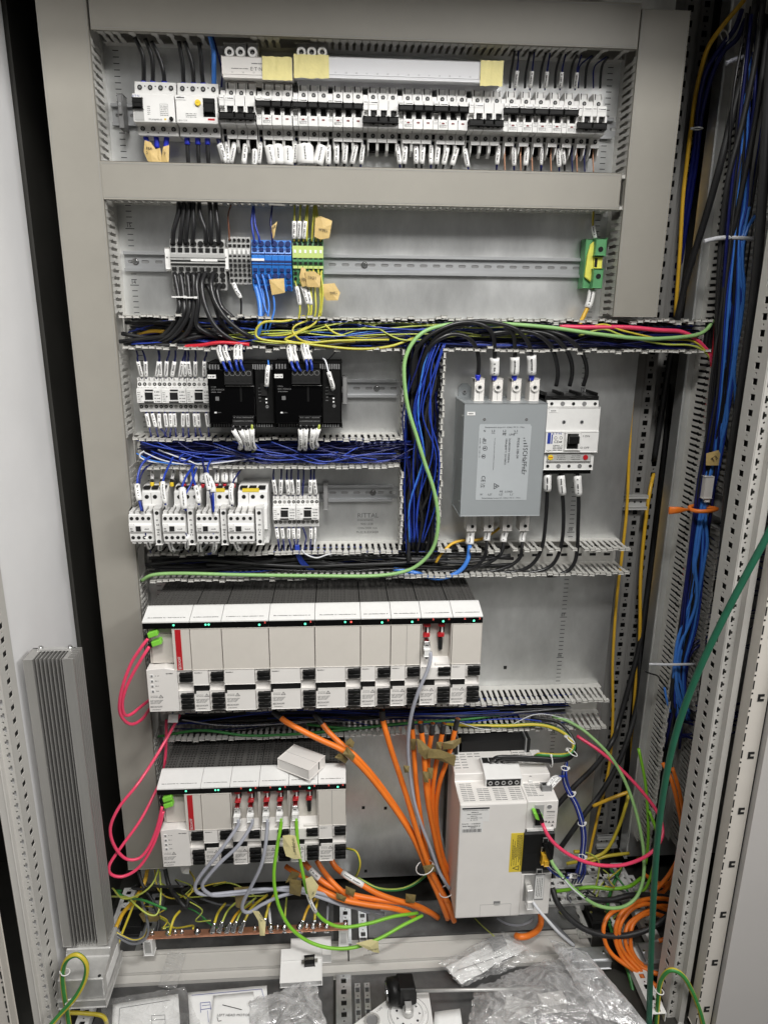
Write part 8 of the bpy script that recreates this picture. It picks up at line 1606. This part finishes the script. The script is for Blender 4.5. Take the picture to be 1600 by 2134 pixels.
# --- dark green cable slung in front
line([(1640, 1030, .46), (1600, 1112, .46), (1550, 1205, .458), (1500, 1302, .455), (1450, 1410, .45), (1410, 1520, .445), (1385, 1630, .44), (1370, 1740, .432), (1362, 1850, .425), (1356, 1980, .415), (1350, 2180, .40)], .0055, 'wdeepgreen', 'dark green cable slung diagonally in front of the right post', n=12)
rr = random.Random(55)
for i in range(8):                                        # slack black and dark blue strands in the neighbouring bay
    dx = rr.uniform(-26, 22); P = []
    for (x, y, d) in ((1575, 30, .10), (1556, 220, .105), (1535, 430, .10), (1520, 620, .097), (1500, 820, .09), (1474, 1000, .085), (1452, 1200, .08), (1425, 1390, .08), (1400, 1560, .07)):
        P.append((x + dx + rr.uniform(-9, 9), y, d + rr.uniform(-.012, .010)))
    line(P, rr.uniform(.0018, .0034), ['wblack', 'wnavy', 'wblackmatt'][i % 3], '%s slack %s strand hanging in the neighbouring duct' % (ORD[i], ['black', 'navy', 'dull black'][i % 3]), n=8, k=5)
for i in range(16):                                       # tangle on the floor, left and right
    L_ = i < 9; x = rr.uniform(250, 420) if L_ else rr.uniform(1165, 1330); y = rr.uniform(1830, 1890) if L_ else rr.uniform(1800, 1860); d = .06
    P = [(x, y, d)]
    for k in range(5):
        x += rr.uniform(-20, 46) if L_ else rr.uniform(-26, 34); y += rr.uniform(-10, 26); d = min(.17, d + .022); P.append((x, min(y, 1935), d))
    line(P, rr.uniform(.0013, .0030), ['wlime', 'wblackmatt', 'wyellow', 'wgreen', 'wdgrey'][i % 5], '%s loose %s wire tangled on the %s floor of the cabinet' % (ORD[i], ['yellow green', 'black', 'yellow', 'dark green', 'dark grey'][i % 5], 'left' if L_ else 'right'), n=7, k=5)
for i, (px, py, L_, w_, h_, m) in enumerate(((1085, 2100, .06, .03, .018, 'white'), (1150, 2085, .05, .025, .02, 'white2'), (1050, 2125, .05, .04, .014, 'grey'))):
    x, dd, z = atz(px, py, -1.50); t = thing('plastic_part', '%s pale plastic part showing through the large plastic bag' % ORD[i], 'part', (x, dd, -1.515), None, (0, 0, .5 * i - .4)); mb = MB(); mb.box(-L_ / 2, L_ / 2, -w_ / 2, w_ / 2, 0, h_, .002); mb.cyl((L_ * .2, 0, h_), 'z', w_ * .3, .004, 12); mb.build('moulding', m, t)
x, dd, z = atz(1110, 2108, -1.49); t = thing('terminal_screw_set', 'small metal clamp lying inside the large plastic bag', 'clamp', (x, dd, -1.492), None, (0, 0, .6)); mb = MB(); mb.box(-.010, .010, -.007, .007, 0, .012, .001); mb.cyl((0, 0, .012), 'z', .005, .006, 8); mb.cyl((-.02, 0, .006), 'x', .003, .04, 8); mb.build('metal_clamp', 'chrome', t)
# --- earth loops on the front posts
for i, P in enumerate(([(95, 2150, .40), (125, 2115, .39), (158, 2078, .385), (178, 2040, .38), (180, 2008, .378), (162, 1990, .376), (140, 2000, .374), (131, 2028, .372), (134, 2070, .372), (141, 2110, .372), (148, 2160, .372)], [(1366, 2150, .372), (1370, 2090, .374), (1375, 2048, .378), (1388, 2026, .382), (1404, 2022, .386), (1424, 2036, .39), (1444, 2072, .395), (1458, 2110, .40), (1468, 2150, .405)])):
    line(P, .0046, PEs, ['green and yellow earth cable loop on the left front post', 'green and yellow earth cable arch on the right front post'][i], n=12, stripe=(0, 0, 0, 1, 1, 1))
line([(140, 2110, .34), (180, 2112, .33), (215, 2118, .33), (225, 2140, .33)], .0040, PEs, 'green and yellow cable end at the bottom left', n=8, stripe=(0, 0, 0, 1, 1, 0, 0, 0))
for k, (px, py, d, t) in enumerate(((137, 2026, .374, (.1, 0, 1)), (146, 2090, .374, (.1, 0, 1)), (1374, 2066, .375, (.1, 0, 1)))):
    tie_loop(at(px, py, d), t, .0075, ['upper white cable tie on the left earth loop', 'lower white cable tie on the left earth loop', 'white cable tie on the right earth arch'][k])
# --- wires around the copper bar and left floor
def zf(x, y, d): return (200 + x / 2.286, 1820 + y / 2.286, d)
FW = [([(80, 70, .10), (130, 120, .14), (210, 100, .15), (270, 50, .14), (300, -20, .10)], .0020, 'wlime', 'yellow green wire curving over the left floor, upper'), ([(75, 110, .10), (150, 115, .13), (190, 150, .16), (250, 195, .175), (295, 190, .17), (310, 100, .14), (305, -10, .10)], .0020, 'wlime', 'yellow green wire looping low over the left floor'), ([(95, 260, .18), (130, 190, .14), (180, 130, .10), (230, 50, .06), (250, -40, .04)], .0045, 'wamber', 'thick yellow earth cable leaning behind the heat sink'), ([(100, 360, .22), (120, 300, .2), (160, 200, .15), (200, 100, .1)], .0026, 'wyellow', 'thin yellow cable beside the thick one behind the heat sink'), ([(85, 290, .255), (120, 310, .255), (170, 335, .25), (220, 325, .23), (250, 280, .20), (240, 200, .15), (215, 120, .1)], .0028, 'wdgrey', 'grey cable leaving the heat sink box'), ([(85, 275, .255), (130, 300, .257), (180, 318, .25), (225, 300, .22), (245, 240, .17)], .0026, ['wdgrey', 'wyellow'], 'grey and yellow cable leaving the heat sink box'),
      ([(200, -20, .06), (225, 60, .08), (270, 130, .10), (300, 220, .12), (290, 290, .14)], .0036, 'wblackmatt', 'black cable hanging behind the copper bar at left'), ([(330, -20, .08), (350, 60, .10), (400, 130, .13), (430, 160, .14), (440, 120, .13)], .0050, 'wblackmatt', 'thick black cable bending up behind the copper bar'), ([(440, -20, .06), (470, 30, .09), (460, 80, .11), (430, 120, .12)], .0020, 'wyellow', 'yellow wire at the left foot of the lower drives'), ([(300, 40, .05), (420, 110, .08), (560, 105, .09), (700, 110, .10), (820, 105, .10)], .0016, 'wlime', 'yellow green wire lying behind the copper bar'), ([(280, -20, .04), (300, 80, .07), (380, 120, .09), (520, 60, .09), (620, 40, .08)], .0016, 'wyellow', 'thin yellow wire arching behind the copper bar'), ([(560, 60, .06), (620, 45, .08), (680, 60, .09), (760, 110, .1)], .0016, 'wlime', 'short yellow green arch behind the grey cables'),
      ([(350, 290, .2), (360, 250, .195), (375, 210, .18), (400, 180, .16)], .0030, ['wyellow', 'wgreen'], 'earth cable with lug at the left of the copper bar')]
for P, r, m, lab in FW: line([zf(*p) for p in P], r, m, lab, n=8, stripe=(0, 0, 0, 1) if isinstance(m, list) and len(m) > 1 else None)
for i, (px, dx, dy, m) in enumerate(((443, 12, -38, 'wyellow'), (456, 20, -44, 'wlime'), (472, 26, -40, 'wamber'), (485, 22, -46, 'wlime'), (500, 26, -50, 'wyellow'), (565, -4, -42, 'wwhite'), (593, 2, -46, 'wlime'), (625, 18, -50, 'wamber'), (653, 6, -52, 'wyellow'), (681, 2, -50, 'wdgrey'), (547, 16, -60, 'wyellow'))):
    x, d, z = at(px, 1940, .197)
    o = line([(px, 1940, .200), (px + dx * .4, 1940 + dy * .45, .190), (px + dx, 1940 + dy, .165), (px + dx * 2.2, 1940 + dy * 1.5, .12)], .0030 if m != 'wlime' else .0022, m, '%s short earth cable bolted to the copper bar' % ORD[i], n=8)
    pth = spline(pts3([(px, 1944, .203), (px + dx * .4, 1940 + dy * .45, .192)]), 6); MB().tube(pth, [.0062, .006, .0055, .0048, .0042, .0040, .0038], 8, flat=.5).build('cable_lug', 'chrome', o)
line([(722, 1768, .10), (742, 1775, .12), (750, 1800, .13), (742, 1825, .12), (728, 1838, .10)], .0026, ['wyellow', 'wgreen'], 'yellow green cable arch right of the lower drive row', n=8, stripe=(0, 0, 1, 0))
line([(745, 1830, .08), (790, 1852, .10), (840, 1852, .11), (880, 1830, .10), (900, 1800, .08)], .0036, ['wgreen', 'wlime'], 'green and yellow cable sagging behind the orange bundle', n=8, stripe=(0, 0, 0, 1))
label_mesh_tag('paper_tag', [(374, 1803), (396, 1802), (394, 1822), (380, 1820)], .14, 'white paper tag under the lower supply unit', 'label', seed=51)
label_mesh_tag('paper_tag', [(352, 1489), (372, 1489), (371, 1506), (350, 1506)], .14, 'white paper tag under the upper supply unit', 'label', seed=52)
label_mesh_tag('paper_tag', [(290, 1906), (300, 1898), (334, 1910), (332, 1920), (300, 1922)], .12, 'tan tape flag near the left end of the copper bar', 'olive', seed=53)

rr = random.Random(99)
for i in range(9):                                        # loose wires crossing over the blue duct and the vertical one
    x0 = 285 + 40 * i; line([(x0, 918 + rr.uniform(-6, 6), .074), (x0 + 40, 935 + rr.uniform(-10, 14), .079), (x0 + 110, 950 + rr.uniform(-12, 14), .080), (x0 + 190, 958 + rr.uniform(-14, 10), .078), (x0 + 260, 950 + rr.uniform(-20, 10), .07)], .0013, rr.choice(['wnavy', 'wblue', 'wblue', 'wnavy']), 'loose blue wire sagging across the top of the duct above the large contactors', 'wire', name='wire', group='loose wires on the duct above the contactors')
for i in range(8):
    x0 = 858 + rr.uniform(-12, 40); line([(x0 + 30, 716, .075), (x0 + 12, 770, .08), (x0 - 5 + rr.uniform(-14, 24), 860, .082), (x0 + rr.uniform(-20, 20), 950, .08), (x0 - 10 + rr.uniform(-10, 24), 1050, .078), (x0 - 16, 1130, .07)], .0014, rr.choice(['wnavy', 'wblue', 'wblue', 'wsky']), 'loose blue wire bulging out of the vertical duct beside the green cable', 'wire', name='wire', group='loose wires on the vertical duct')
o = HEAP.build('wire_heap', HM); tag(o, 'heap of navy blue and black wires deep in the open ducts, over added dark backing', None, None, 'stuff')
